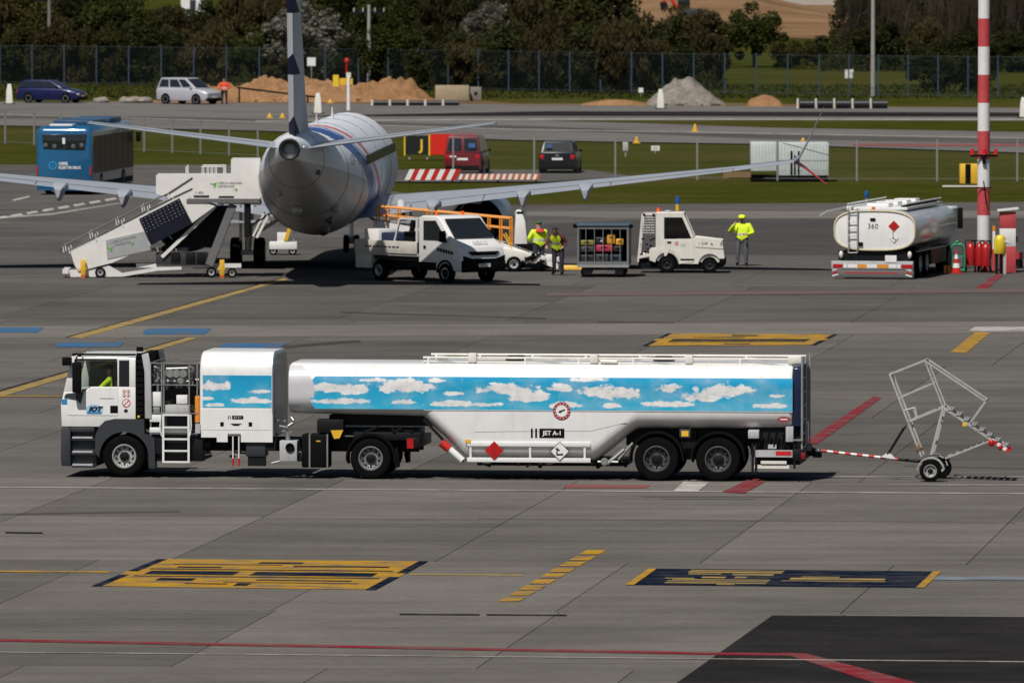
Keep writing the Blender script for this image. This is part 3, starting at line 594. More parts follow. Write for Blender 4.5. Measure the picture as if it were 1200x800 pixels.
# dispensing rack behind the cab
A = ALU(); RK = MB()
for u in (470, 522, 532, 652, 690):
    for y in (.06, 2.4): RK.box(X(u) - .014, X(u) + .014, y - .014, y + .014, Z(440), Z(98))
for v in (100, 202, 335, 430):
    for y in (.045, 2.385): RK.box(X(466), X(694), y - .012, y + .012, Z(v) - .012, Z(v) + .012)
for u in (470, 690): RK.box(X(u) - .012, X(u) + .012, .07, 2.38, Z(100) - .012, Z(100) + .012)
rk = RK.build('equipment_rack', A, TK)
MB().box(X(470), X(690), .55, .58, Z(440), Z(110)).box(X(470), X(692), .1, 2.3, Z(442), Z(432)).build('rack_backplate', INT, TK)
random.seed(5); m = MB()
for i in range(16):
    x = X(random.uniform(480, 680)); z = Z(random.uniform(115, 190)); y = random.uniform(.12, .4)
    if i % 2: m.tube((x, y, z), (x + random.uniform(-.2, .2), y, z + random.uniform(-.15, .15)), random.uniform(.02, .045), n=10)
    else: m.lathe([(.001, -.04), (.07, -.04), (.09, 0), (.07, .04), (.001, .04)], 'y', (x, y, z), 14)
for u in (560, 590, 622): m.lathe([(.001, -.05), (.09, -.05), (.105, 0), (.09, .05), (.001, .05)], 'y', (X(u), .16, Z(150)), 16)
m.tube((X(540), .2, Z(128)), (X(650), .2, Z(124)), .03).tube((X(545), .2, Z(184)), (X(648), .2, Z(186)), .025).tube((X(500), .2, Z(120)), (X(500), .2, Z(330)), .03).each('pipe_fitting', A, TK)
for nm, u0, u1, v0, v1, mm_ in (('control_box', 470, 517, 236, 304, W), ('control_box', 590, 642, 250, 292, W), ('drip_tray', 532, 655, 296, 336, LGREY()), ('filter_bowl', 472, 512, 308, 336, A), ('side_panel', 465, 520, 342, 376, W), ('side_panel', 465, 522, 402, 426, W), ('side_panel', 534, 660, 400, 426, W)):
    MB().box(X(u0), X(u1), .02 if 'panel' in nm else .1, .3, Z(v1), Z(v0)).build(nm, mm_, TK, bev=.012)
MB().tube((X(690), .1, Z(376)), (X(690), .1, Z(262)), .062, n=14).ball((X(690), .1, Z(262)), .062, n=12).build('gas_cylinder', ORANGE(), TK)
MB().tube((X(690), .12, Z(250)), (X(680), .12, Z(180)), .02).tube((X(676), .12, Z(300)), (X(672), .12, Z(150)), .018, m=0).each('hose', BLACK(), TK)
MB().box(X(682), X(706), .0, .1, Z(428), Z(384)).build('latch_plate', LGREY(), TK)
# dark pump cabinet under the rack
MB().box(X(468), X(704), .36, 1.9, Z(562), Z(344)).build('pump_cabinet', INT, TK, bev=.02)
# ladder
m = MB()
for u in (532, 652): m.box(X(u) - .025, X(u) + .025, -.06, -.02, Z(566), Z(338))
ld = m.build('ladder', W, TK)
for v in (342, 400, 455, 510, 562): MB().box(X(532) + .026, X(652) - .026, -.07, .03, Z(v) - .02, Z(v) + .02).build('rung', W, ld)
for u, s in ((520, -1), (662, 1)): MB().path([(X(u), -.03, Z(340)), (X(u + 3 * s), -.06, Z(400)), (X(u - 4 * s), -.05, Z(440)), (X(u - 14 * s), -.03, Z(446))], .016).build('grab_handle', W, TK)
# module with rounded roof
M0, M1 = X(703), X(1046)
md_ = MB().loft([rring(x, i, 2.5 - i, 1.1 + i * .5, 3.03 - i, .04, .52 - i * .5, 8) for x, i in ((M0, .05), (M0 + .03, .012), (M0 + .07, 0), (M1, 0))]).build('pump_module', W, TK)
MB().loft([rring(x, i, 2.5 - i, 1.0, 3.03 - i, .04, .5, 8) for x, i in ((M1 + .004, .001), (M1 + .03, .012), (M1 + .05, .04), (M1 + .06, .10))]).build('module_end_shell', mat('blue_grey_shell', (.115, .13, .16), .35, var=.1, coat=.3), TK)
sk = lambda u, v: ((230 + u / 8 - 72) / 48.9, (559.8 - (470 + v / 8)) / 48.9)
MB().prism([sk(60, 120), sk(60, 335), sk(208, 335), sk(208, 378), sk(310, 378), sk(310, 300), sk(436, 300), sk(436, 378), sk(735, 378), sk(735, 120)], 'y', -.006, .03).build('module_skirt', W, TK)
MB().prism([sk(70, 68), sk(70, 264), sk(718, 264), sk(718, 68)], 'y', -.012, -.0062).build('module_hatch', W, TK, bev=.002, seg=1)
decal(TK, 'sky_film', (M0 + .06 + M1) / 2, (Z(306) + Z(155)) / 2, rect(M1 - M0 - .09, Z(155) - Z(306)), SKY, -.006, .004)
for a, b, w, h in ((258, 210, .085, .1), (526, 210, .085, .1)): decal(TK, 'hatch_latch', *sk(a, b), rect(w, h), BLACK(), -.018)
decal(TK, 'hatch_handle', *sk(390, 212), [(-.14, .02), (.14, .02), (.06, -.03), (-.06, -.03)], BLACK(), -.018)
decal(TK, 'fuel_sign', *sk(406, 146), rect(.27, .085), BLACK(), -.018); text('JET A-1', .058, (sk(406, 146)[0], -.019, sk(406, 146)[1]), W, TK)
for a in (318, 336): decal(TK, 'fuel_sign', *sk(a, 146), rect(.018, .085), BLACK(), -.018)
for a in (358, 414): MB().tube((*[sk(a, 0)[0]], .05, sk(0, 300)[1]), (sk(a, 0)[0], .05, sk(0, 530)[1]), .018).tube((sk(a, 0)[0], .05, sk(0, 530)[1]), (sk(a, 0)[0], .05, sk(0, 600)[1]), .025, m=1).build('hydraulic_hose', [W, RED()], TK)
MB().box(sk(480, 0)[0], sk(665, 0)[0], .06, .6, sk(0, 515)[1], sk(0, 385)[1]).build('battery_box', GREYP(), TK, bev=.02)
MB().box(sk(800, 0)[0], sk(965, 0)[0], .0, .4, sk(0, 556)[1], sk(0, 362)[1]).build('valve_box', LGREY(), TK, bev=.015)
vb = sk(900, 425); MB().lathe([(.001, 0), (.085, 0), (.11, -.03), (.085, -.05), (.07, -.02), (.001, -.02)], 'y', (vb[0], -.002, vb[1]), 18).build('hose_coupling', BLACK(), TK)
m = MB(); random.seed(11)
for i in range(7):
    p = sk(760 + i * 28, 180 + (i % 3) * 50); m.tube((p[0], .15, p[1]), (p[0] + random.uniform(-.1, .25), .2, p[1] + random.uniform(-.2, .15)), .035, n=10)
m.tube((sk(870, 0)[0], .2, sk(0, 362)[1]), (sk(870, 0)[0], .2, sk(0, 280)[1]), .06, n=12).tube((sk(720, 0)[0], .1, sk(0, 575)[1]), (sk(800, 0)[0], .1, sk(0, 555)[1]), .02).each('valve_pipe', A, TK)
# tractor rear: tank, mudguard, wheels, fifth wheel
cr = lambda u, v: ((320 + u / 3.53 - 72) / 48.9, (561 - (400 + v / 3.53)) / 48.9)
a, b = cr(126, 522), cr(240, 384)
tk = MB().box(a[0], b[0], .02, .62, a[1], b[1]).build('fuel_tank', BLACK(), TK, bev=.05, seg=3)
for u in (160, 234): MB().box(cr(u, 0)[0] - .018, cr(u, 0)[0] + .018, .012, .63, a[1] - .004, b[1] + .004).build('strap', A, tk)
decal(TK, 'data_plate', *cr(197, 412), rect(.1, .03), YELLOW(), .006)
p0 = [cr(248, 368), cr(300, 366), cr(284, 400), cr(262, 402)]; MB().prism(p0, 'y', .02, .1).build('side_reflector', YELLOW(), TK)
wx, wz = cr(414, 490); wz = .5
for y, s in ((.17, -1), (2.33, 1)):
    wheel(TK, (wx, y, wz), .5, .32, s, mat('dull_rim', (.22, .22, .22), .5, .4, var=.2), rr=.58, nuts=10)
    ar = [(wx + .60 * math.cos(R(q)), wz + .60 * math.sin(R(q))) for q in range(-14, 195, 11)]; ar += [(wx + .555 * math.cos(R(q)), wz + .555 * math.sin(R(q))) for q in range(194, -15, -11)]
    MB().prism(ar, 'y', y - .19, y + .3).build('mudguard', BLACK(), TK)
    MB().box(wx + .58, wx + .66, y - .16, y + .25, .28, .75).build('mud_flap', BLACK(), TK)
m = MB().box(cr(190, 0)[0], cr(600, 0)[0], .5, 2.0, 1.02, 1.17).box(cr(340, 0)[0], cr(620, 0)[0], .1, .5, .93, 1.12).box(cr(560, 0)[0], cr(618, 0)[0], .05, 2.45, .75, 1.0).box(cr(190, 0)[0], cr(300, 0)[0], .06, .5, 1.1, 1.42).build('fifth_wheel', D, TK, bev=.015)
m = MB()
for i in range(12):
    x = random.uniform(cr(190, 0)[0], cr(600, 0)[0]); m.tube((x, .12, random.uniform(.95, 1.4)), (x + random.uniform(-.4, .4), .2, random.uniform(.95, 1.25)), random.uniform(.02, .05))
m.each('air_line', BLACK(), TK)
MB().box(cr(566, 0)[0], cr(592, 0)[0], .02, .08, cr(0, 440)[1], cr(0, 400)[1]).build('tail_light', REDGLASS(), TK)
MB().box(cr(600, 0)[0], cr(617, 0)[0], .1, 2.4, .8, .98).build('rear_crossbar', D, TK)
# driver: seated, arm on the door sill
tw = TK.matrix_basis
drv = person('person', 'driver in a fluorescent sleeve and dark cap seated inside the white cab', (0, 0, 0), 0,
    dict(pel=(0, 0, .95), kl=(-.14, -.45, .98), al=(-.14, -.5, .55), tl=(-.14, -.65, .5), kr=(.14, -.45, .98), ar=(.14, -.5, .55), tr=(.14, -.65, .5),
         el=(-.3, -.2, 1.2), wl=(-.22, -.42, 1.22), fl=(-.2, -.5, 1.22), er=(.36, -.24, 1.19), wr=(.3, -.52, 1.18), fr=(.27, -.6, 1.17)),
    (NAVY(), NAVY(), HIVIS(), BLACK()), cap=(HAIR, 'cap'))
drv.matrix_basis = Matrix.Translation(G(72, 559)) @ Matrix.Rotation(R(-6.2), 4, 'Z') @ Matrix.Translation((X(268), .40, .94)) @ Matrix.Rotation(R(-90), 4, 'Z') @ Matrix.Scale(.98, 4)
sw = MB()
for i in range(20):
    a, b = 2 * math.pi * i / 20, 2 * math.pi * (i + 1) / 20; f = lambda t: (.62 + .08 * math.sin(t), .55 + .23 * math.cos(t), 2.0 + .2 * math.sin(t)); sw.tube(f(a), f(b), .016, n=6)
sw.tube((.6, .55, 2.0), (.35, .55, 1.8), .03); sw.build('steering_wheel', BLACK(), TK)
# ------------------------------------------------------------------ tank trailer
TR = thing('tank_trailer', 'long white fuel tank trailer with a blue sky-and-clouds band and JET A-1 sign', 'trailer', G(72, 559), -6.2)
tx = lambda px: (px - 72) / 48.9
tz = lambda px, py: (559 + .0064 * (px - 72) - py) / 48.9
TOP = 2.77
def trailer_ring(x, zb, inset=0., rb=.42, rt=.5): return rring(x, inset, 2.5 - inset, zb + inset, TOP - inset, rb, rt, 8)
F0, F1, F2, F3, F4, F5 = tx(341), tx(500), tx(553), tx(698), tx(748), tx(932)
WT = mat('tank_white_paint', (.75, .75, .745), .34, var=.05, dirt=.34, dcol=(.46, .44, .41), coat=.5, scale=1.2)
st = [(F0, 1.56, .03), (F0 + .03, 1.56, .008), (F0 + .08, 1.56, 0), (F0 + .25, 1.55, 0), (F1 - .06, 1.5, 0), (F1, 1.46, 0), (F1 + .1, 1.34, 0), (F2 - .12, .56, 0), (F2, .46, 0), (F3, .46, 0), (F3 + .12, .52, 0), (F4 - .1, 1.16, 0), (F4 + .05, 1.24, 0), (F5 - .1, 1.26, 0), (F5 - .02, 1.27, .02), (F5, 1.3, .05)]
MB().loft([trailer_ring(x, zb, i) for x, zb, i in st]).build('tank', WT, TR)
def side_band(x0, x1, z0, z1, off, nm, m_, front=False):
    """printed film following the rounded flank"""
    for s in (0, 1):
        ring = []
        for zz in [z0 + (z1 - z0) * i / 10 for i in range(11)]:
            zc = TOP - .5; dy = 0 if zz <= zc else .5 - math.sqrt(max(0, .25 - (zz - zc) ** 2)); ring.append((dy, zz))
        rows = []
        for i, (dy, zz) in enumerate(ring):
            ex = 0
            if front: t = (i / 10 - .5) * 2; ex = .16 * (1 - math.sqrt(max(0, 1 - min(1, abs(t)) ** 2 * .98)))
            rows.append([(x0 + ex, dy - off if s == 0 else 2.5 - dy + off, zz), (x1, dy - off if s == 0 else 2.5 - dy + off, zz)])
        MB().loft(rows, closed=False).build(nm, m_, TR)
side_band(tx(366), tx(932), 1.68, 2.46, .005, 'sky_film', SKY, True)
# wrap-around front shield: brighter collar plate
SHG = mat('shield_grey', (.54, .54, .56), .4, var=.04, dirt=.12)
for s in (0, 1):
    rows = []
    for i in range(13):
        zz = 1.6 + (TOP - .06 - 1.6) * i / 12; zc = TOP - .5; dy = 0 if zz <= zc else .5 - math.sqrt(max(0, .25 - (zz - zc) ** 2)); t = (i / 12 - .45) / .55
        if zz < 1.97: dy = max(0, .42 - math.sqrt(max(0, .1764 - (1.98 - zz) ** 2)))
        xx = F0 + .62 - .34 * min(1, abs(t)) ** 2.2; y_ = dy - .009 if s == 0 else 2.5 - dy + .009; rows.append([(F0 - .004, y_, zz), (xx, y_, zz)])
    MB().loft(rows, closed=False).build('front_shield', SHG, TR)
m = MB()
for px in (420, 480, 545, 602, 660, 700, 768, 832, 896): m.path([(tx(px), -.0065 + (0 if z <= TOP - .5 else .5 - math.sqrt(max(0, .25 - (z - TOP + .5) ** 2))), z) for z in (1.66, 2.0, 2.36, 2.5, 2.62, 2.74)], .004, n=4)
m.each('weld_seam', LGREY(), TR)
MB().path([(tx(560), -.002, 1.15), (tx(600), -.002, 1.17), (tx(696), -.002, 1.19), (tx(742), -.002, 1.42)], .006, n=4).build('belly_seam', LGREY(), TR)
MB().path([(tx(500), -.002, 1.66), (tx(932), -.002, 1.66)], .01, n=6).build('side_moulding', LGREY(), TR)
# side guard
gz = lambda py: (562.2 - py) / 48.9
for py in (520, 538.5): MB().box(tx(551), tx(696), -.03, .01, gz(py + 2.7), gz(py - 2.7)).build('guard_rail', W, TR, bev=.008)
for px in (555, 625, 689): MB().box(tx(px) - .025, tx(px) + .025, -.012, .03, gz(535.7), gz(522.8)).build('guard_post', W, TR)
decal(TR, 'yellow_marker', tx(552), gz(517), rect(.14, .08), YELLOW(), -.04)
decal(TR, 'flammable_placard', tx(583), gz(527.5), diamond(.225), mat('placard_red', (.42, .008, .008), .35), -.05)
decal(TR, 'environment_placard', tx(660), gz(528), diamond(.235), BLACK(), -.045); decal(TR, 'environment_placard', tx(660), gz(528), diamond(.215), W, -.05)
MB().bar((tx(656.5), -.052, gz(531)), (tx(657.5), -.052, gz(524)), .003, .03).bar((tx(655), -.052, gz(524.5)), (tx(660), -.052, gz(527)), .003, .03).bar((tx(656), -.052, gz(532)), (tx(664), -.052, gz(531.5)), .003, .04).build('placard_symbol', BLACK(), TR)
MB().bar((tx(583), -.053, gz(532)), (tx(583), -.053, gz(526)), .003, .05).bar((tx(580.5), -.053, gz(533.5)), (tx(585.5), -.053, gz(533.5)), .003, .025).build('placard_symbol', mat('placard_red_dark', (.3, .008, .01), .4), TR)
decal(TR, 'fuel_sign', tx(650.5), gz(507), rect(.60, .22), BLACK(), -.008); text('JET A-1', .145, (tx(651), -.0095, gz(507)), W, TR, bold=.004, sx=1.0)
for px in (627, 632): decal(TR, 'fuel_sign', tx(px), gz(507), rect(.045, .22), BLACK(), -.008)
decal(TR, 'round_badge', tx(662), gz(481), oval(.42, .42, 32), mat('badge_red', (.30, .03, .035), .4), -.014); decal(TR, 'round_badge', tx(662), gz(481), oval(.28, .28, 32), W, -.017, .003)
MB().bar((tx(659), -.018, gz(482)), (tx(666), -.018, gz(479.5)), .003, .035).bar((tx(658), -.018, gz(482.5)), (tx(662), -.018, gz(482.7)), .003, .02).build('badge_emblem', BLACK(), TR)
for i in range(14):
    a_ = 2 * math.pi * i / 14; MB().bar((tx(662) + .16 * math.cos(a_), -.0145, gz(481) + .16 * math.sin(a_)), (tx(662) + .185 * math.cos(a_), -.0145, gz(481) + .185 * math.sin(a_)), .002, .02).build('badge_letter', W, TR)
decal(TR, 'maker_badge', tx(922), tz(922, 491.5), oval(.29, .13), mat('badge_red', (.30, .03, .035), .4), -.012); decal(TR, 'maker_badge', tx(922), tz(922, 491.5), rect(.17, .03), W, -.0145, .002)
# landing strut, cone tube with red cap, under-tank pipes
MB().bar((tx(499), .15, gz(492)), (tx(546), .12, gz(541)), .08, .06).build('strut', D, TR)
t0, t1 = (tx(529), .1, gz(526)), (tx(545), .1, gz(540)); MB().tube(t0, t1, .085, n=16).build('hose_tube', W, TR); MB().tube((tx(520), .1, gz(519)), (tx(529.5), .1, gz(526.5)), .10, .10, 16).build('tube_cap', RED(), TR)
random.seed(21); m = MB()
for i in range(30):
    x = random.uniform(tx(560), tx(735)); m.tube((x, random.uniform(.1, .5), random.uniform(.36, .46)), (x + random.uniform(-.3, .3), random.uniform(.1, .5), random.uniform(.3, .46)), random.uniform(.02, .06))
m.box(tx(560), tx(735), .5, 2.0, .32, .48).each('under_pipe', D, TR)
MB().tube((tx(704), .06, .45), (tx(728), .06, .45), .03).tube((tx(715), .06, .4), (tx(735), .12, .75), .05).tube((tx(728), .1, .5), (tx(745), .15, .9), .035).lathe([(.001, -.05), (.08, -.05), (.1, 0), (.08, .05), (.001, .05)], 'y', (tx(712), .05, .45), 14).build('outlet_valve', A, TR)
# frame, axles, wheels
m = MB().box(tx(385), tx(520), .6, 1.9, 1.25, 1.5).box(tx(735), tx(942), .55, .7, .82, 1.27).box(tx(735), tx(942), 1.8, 1.95, .82, 1.27)
for px in (773, 845): m.tube((tx(px), .3, .53), (tx(px), 2.2, .53), .08); m.box(tx(px) - .5, tx(px) + .3, .56, .64, .55, .66)
m.box(tx(800), tx(818), .4, 2.1, .5, 1.2); m.each('frame_member', D, TR)
for px in (773, 845):
    for y, s in ((.2, -1), (2.3, 1)):
        wheel(TR, (tx(px), y, .53), .54, .38, s, mat('trailer_rim', (.10, .10, .10), .45, .5, var=.25, scale=7), rr=.58, nuts=10)
        x_ = tx(px); ar = [(x_ + .66 * math.cos(R(q)), .53 + .66 * math.sin(R(q))) for q in range(-8, 189, 11)]; ar += [(x_ + .61 * math.cos(R(q)), .53 + .61 * math.sin(R(q))) for q in range(188, -9, -11)]
        MB().prism(ar, 'y', y - .22, y + .25).build('mudguard', BLACK(), TR)
MB().box(tx(800), tx(813), -.01, .1, tz(806, 513), tz(806, 503)).build('document_box', GREYP(), TR, bev=.01); decal(TR, 'document_label', tx(806.5), tz(806, 508), rect(.17, .13), YELLOW(), -.016)
MB().box(tx(880), tx(893), .02, .3, tz(886, 514), tz(886, 504)).box(tx(924), tx(933), .02, .25, tz(928, 518), tz(928, 500)).each('mounting_bracket', LGREY(), TR, bev=.02)
MB().box(tx(887), tx(940), .25, 2.2, tz(910, 545), tz(910, 503)).build('equipment_box', D, TR, bev=.01)
m = MB()
for i in range(5): m.tube((tx(892 + i * 9), .12, tz(910, 524)), (tx(896 + i * 9), .12, tz(910, 506)), .03)
m.each('brake_line', BLACK(), TR)
decal(TR, 'number_plate', tx(908), tz(908, 523.5), rect(.2, .1), LGREY(), .1)
MB().box(tx(889), tx(932), -.01, .12, tz(910, 535.5), tz(910, 527.5)).build('side_bar', LGREY(), TR); MB().box(tx(912.5), tx(931), -.016, -.0105, tz(910, 533.5), tz(910, 528.5)).build('side_reflector', RED(), TR)
MB().box(tx(895), tx(925), .03, .12, tz(910, 543.5), tz(910, 540)).build('lamp_bar', CREAM(), TR); MB().box(tx(886), tx(928), .06, .16, tz(910, 549), tz(910, 545)).build('step_bar', CREAM(), TR)
for px in (884, 888, 933): MB().box(tx(px), tx(px + 2.5), .02, .1, tz(910, 556 if px < 930 else 549), tz(910, 520)).build('hanger', D, TR)
m = MB().prism([(.08, 1.32), (2.42, 1.32), (2.42, 2.7), (2.1, 2.82), (.4, 2.82), (.08, 2.7)], 'x', F5 + .002, F5 + .2).build('rear_cabinet', mat('navy_panel', (.006, .014, .05), .3, var=.1, coat=.3), TR, bev=.02)
m = MB()
for y in (.06, 1.2, 2.44): m.tube((F5 + .22, y, .6), (F5 + .22, y, 2.95), .022)
for i in range(7): m.tube((F5 + .22, .06, .8 + i * .33), (F5 + .22, 1.2, .8 + i * .33), .016)
m.build('rear_ladder', GALV(), TR)
MB().box(F5 + .0, F5 + .28, .0, 2.5, .5, .78).box(F5 - .2, F5 + .2, .4, 2.1, .8, 1.3).build('rear_bumper', D, TR, bev=.02)
DRL = mat('dull_red_lens', (.20, .006, .01), .3)
for y_ in (.03, 2.47): MB().box(F5 + .2, F5 + .31, y_ - .06, y_ + .06, .53, .70).build('tail_light', DRL, TR, bev=.03)
MB().box(F5 + .02, F5 + .25, -.01, .08, .98, 1.02).tube((F5 + .24, .02, 1.02), (F5 + .24, .02, 2.95), .014).build('rear_handrail', A, TR)
MB().tube((F5 + .2, 1.25, .62), (F5 + .55, 1.25, .6), .06).box(F5 + .4, F5 + .6, 1.15, 1.35, .52, .7).build('tow_hitch', D, TR)
# roof walkway and rails
MB().box(tx(520), tx(938), .75, 1.75, TOP - .02, TOP + .03).build('walkway', LGREY(), TR)
for y in (.42, 2.08):
    MB().path([(tx(497), y, TOP + .13), (tx(940), y, TOP + .13)], .027, n=8).path([(tx(497), y, TOP + .04), (tx(552), y, TOP + .02), (tx(940), y, TOP + .0)], .018, n=8).build('roof_rail', CREAM(), TR)
    for px in (503, 555, 617, 680, 744, 806, 869, 928): MB().box(tx(px) - .022, tx(px) + .022, y - .03, y + .03, TOP - .12, TOP + .13).build('rail_post', W, TR)
    for a_, b_ in ((503, 555), (617, 680), (744, 806), (869, 928)): MB().bar((tx(a_), y - .01, TOP + .10), (tx(b_), y - .01, TOP - .04), .02, .03).build('rail_brace', LGREY(), TR)
for px, w_, h_ in ((555, .2, .24), (698, .2, .22), (809, .2, .22), (933, .32, .2)): MB().box(tx(px) - w_ / 2, tx(px) + w_ / 2, .36, .6, TOP + .02, TOP + h_).build('vent_box', CREAM(), TR, bev=.02)
for px in (602, 776): MB().lathe([(.001, .12), (.2, .12), (.26, .05), (.26, 0)], 'z', (tx(px), 1.25, TOP + .03), 18).build('manhole_lid', DARK(), TR)
MB().tube((tx(706), .38, TOP + .06), (tx(725), .38, TOP + .05), .05).build('vent_pipe', CREAM(), TR)
# ------------------------------------------------------------------ towed folding stair frame
CT = thing('towed_ladder_cart', 'two-wheeled towed steel ladder frame with a striped red and white drawbar', 'trailer', G(1090, 564.5), -6.2)
q = lambda u, v, y: ((900 + u / 4 - 1090) / 48.6, y, (564.5 - 400 - v / 4) / 48.6)
WG = mat('worn_white_frame', (.42, .41, .395), .45, .15, var=.2, scale=6, dirt=.45)
wheel(CT, q(760, 0, .1)[:1] + (.1, .26), .26, .17, -1, RIMW, rr=.6, nuts=5, n=24); wheel(CT, (q(790, 0, 0)[0] + .0, 1.5, .26), .26, .17, 1, RIMW, rr=.6, nuts=5, n=24)
for y0, y1 in ((0, .22), (1.38, 1.62)):
    c_ = q(762, 0, 0)[0]; ar = [(c_ + .33 * math.cos(R(g)), .26 + .33 * math.sin(R(g))) for g in range(10, 181, 12)] + [(c_ + .30 * math.cos(R(g)), .26 + .30 * math.sin(R(g))) for g in range(178, 9, -12)]
    MB().prism(ar, 'y', y0, y1).build('mudguard', WG, CT)
MB().tube((q(760, 0, 0)[0], .1, .27), (q(760, 0, 0)[0], 1.5, .27), .035).bar(q(700, 575, .8), q(840, 560, .8), .08, .07).build('axle', D, CT)
n_ = 14
for i in range(n_):
    a_, b_ = i / n_, (i + 1) / n_; P0, P1 = Vector(q(215, 522, .8)), Vector(q(600, 563, .8)); MB().tube(P0.lerp(P1, a_), P0.lerp(P1, b_), .034, n=10).build('drawbar', RED() if i % 2 else W, CT)
MB().tube(q(600, 563, .8), q(760, 578, .8), .034, n=10).tube(q(200, 521, .8), q(216, 522, .8), .05, n=10).build('drawbar', D, CT)
MB().prism([(q(520, 0, 0)[0], q(0, 552, 0)[2]), (q(590, 0, 0)[0], q(0, 562, 0)[2]), (q(570, 0, 0)[0], q(0, 540, 0)[2]), (q(545, 0, 0)[0], q(0, 535, 0)[2])], 'y', .74, .86).build('drawbar_bracket', W, CT)
for y in (.35, 1.25):
    for nm, pts, w_ in (('upright', [(567, 165), (715, 545)], .06), ('top_rail', [(567, 165), (730, 100)], .04), ('top_rail', [(730, 100), (1010, 285)], .05), ('end_rail', [(1010, 285), (935, 392)], .04),
                        ('frame_post', [(730, 100), (815, 315)], .045), ('mid_rail', [(607, 275), (768, 205)], .04), ('step_beam', [(650, 385), (815, 315)], .06), ('leg', [(815, 318), (760, 535)], .075),
                        ('stair_stringer', [(815, 315), (1040, 465)], .075), ('lower_brace', [(1030, 470), (825, 552)], .055), ('prop', [(632, 410), (556, 535)], .045)):
        MB().bar(q(*pts[0], y), q(*pts[1], y), w_ * .78, w_ * .78).build(nm, D if nm == 'prop' else WG, CT)
    for i in range(6):
        P0, P1 = Vector(q(1040, 465, y)), Vector(q(1122, 518, y)); MB().bar(P0.lerp(P1, i / 6), P0.lerp(P1, (i + 1) / 6), .085, .085).build('stringer_end', RED() if i % 2 else W, CT)
for u, v in ((567, 165), (730, 100), (1010, 285), (650, 385), (815, 315)): MB().bar(q(u, v, .35), q(u, v, 1.25), .04, .04).build('cross_bar', WG, CT)
for i in range(8):
    P = Vector(q(850, 338, .3)).lerp(Vector(q(1100, 503, .3)), i / 7); MB().box(P.x - .06, P.x + .06, .3, 1.3, P.z + .05, P.z + .08).build('tread', GALV(), CT); MB().tube((P.x, .32, P.z + .05), (P.x + .02, .32, P.z + .15), .014).build('tread_pin', GALV(), CT)
MB().path([q(630, 332, .4), q(685, 318, .4), q(695, 360, .4)], .02).bar(q(680, 325, .4), q(692, 362, .4), .05, .06).build('latch_frame', WG, CT)
MB().box(q(905, 0, 0)[0], q(925, 0, 0)[0], .31, .39, q(0, 402, 0)[2], q(0, 385, 0)[2]).build('clamp', YELLOW(), CT); MB().ball(q(700, 505, .35), .06, .05, .12).build('clamp', mat('rust_brown', (.2, .12, .06), .8), CT)
MB().ball(q(1040, 478, .3), .08, .05, .09).ball(q(1080, 500, .3), .05, .05, .07).build('tail_light', REDGLASS(), CT)
# ------------------------------------------------------------------ airliner
YAW = 2.6
gl = G(290.5, 314); ac = gl + Vector((math.cos(R(YAW)), -math.sin(R(YAW)), 0)) * 2.86
AC = thing('airliner', 'silver twin-engine airliner parked tail-on with navy arrows on its fin', 'airplane', ac, -YAW)
def fuse_mat():
    m = bpy.data.materials.new('airliner_skin'); m.use_nodes = True; t = m.node_tree; b = t.nodes['Principled BSDF']; L = t.links.new
    tc = nd(t, 'ShaderNodeTexCoord'); sp = nd(t, 'ShaderNodeSeparateXYZ'); L(tc.outputs['Object'], sp.inputs[0])
    def math_(op, a, bb=None):
        n = nd(t, 'ShaderNodeMath', operation=op)
        for i, v in enumerate((a, bb)):
            if v is None: continue
            if isinstance(v, (int, float)): n.inputs[i].default_value = v
            else: L(v, n.inputs[i])
        return n.outputs[0]
    def mixc(f, a, bb):
        x = nd(t, 'ShaderNodeMix', data_type='RGBA'); L(f, x.inputs['Factor'])
        for k, v in (('A', a), ('B', bb)):
            if isinstance(v, tuple): x.inputs[k].default_value = (*v, 1)
            else: L(v, x.inputs[k])
        return x.outputs['Result']
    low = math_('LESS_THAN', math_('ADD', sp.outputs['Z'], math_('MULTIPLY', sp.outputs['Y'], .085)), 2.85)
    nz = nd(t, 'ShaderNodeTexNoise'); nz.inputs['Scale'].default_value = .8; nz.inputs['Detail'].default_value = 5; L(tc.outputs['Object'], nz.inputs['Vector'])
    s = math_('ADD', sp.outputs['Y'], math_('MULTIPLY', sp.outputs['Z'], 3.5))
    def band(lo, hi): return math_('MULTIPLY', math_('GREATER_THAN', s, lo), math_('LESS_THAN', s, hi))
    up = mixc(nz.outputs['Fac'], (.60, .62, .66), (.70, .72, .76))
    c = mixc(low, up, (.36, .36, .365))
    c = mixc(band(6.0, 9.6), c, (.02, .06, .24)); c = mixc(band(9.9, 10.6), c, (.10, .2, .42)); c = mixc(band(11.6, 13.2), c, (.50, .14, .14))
    L(c, b.inputs['Base Color']); b.inputs['Roughness'].default_value = .42
    L(math_('ADD', math_('MULTIPLY', low, .05), .0), b.inputs['Metallic'])
    bp = nd(t, 'ShaderNodeBump'); bp.inputs['Strength'].default_value = .15; bp.inputs['Distance'].default_value = .2; L(nz.outputs['Fac'], bp.inputs['Height']); L(bp.outputs[0], b.inputs['Normal'])
    return m
FM = fuse_mat()
WG2 = mat('wing_grey', (.36, .385, .42), .35, .15, var=.06, scale=1.0, dirt=.15, dcol=(.3, .3, .3))
def ell(y, cz, hw, hh, n=32): return [(hw * math.cos(2 * math.pi * i / n), y, cz + hh * math.sin(2 * math.pi * i / n)) for i in range(n)]
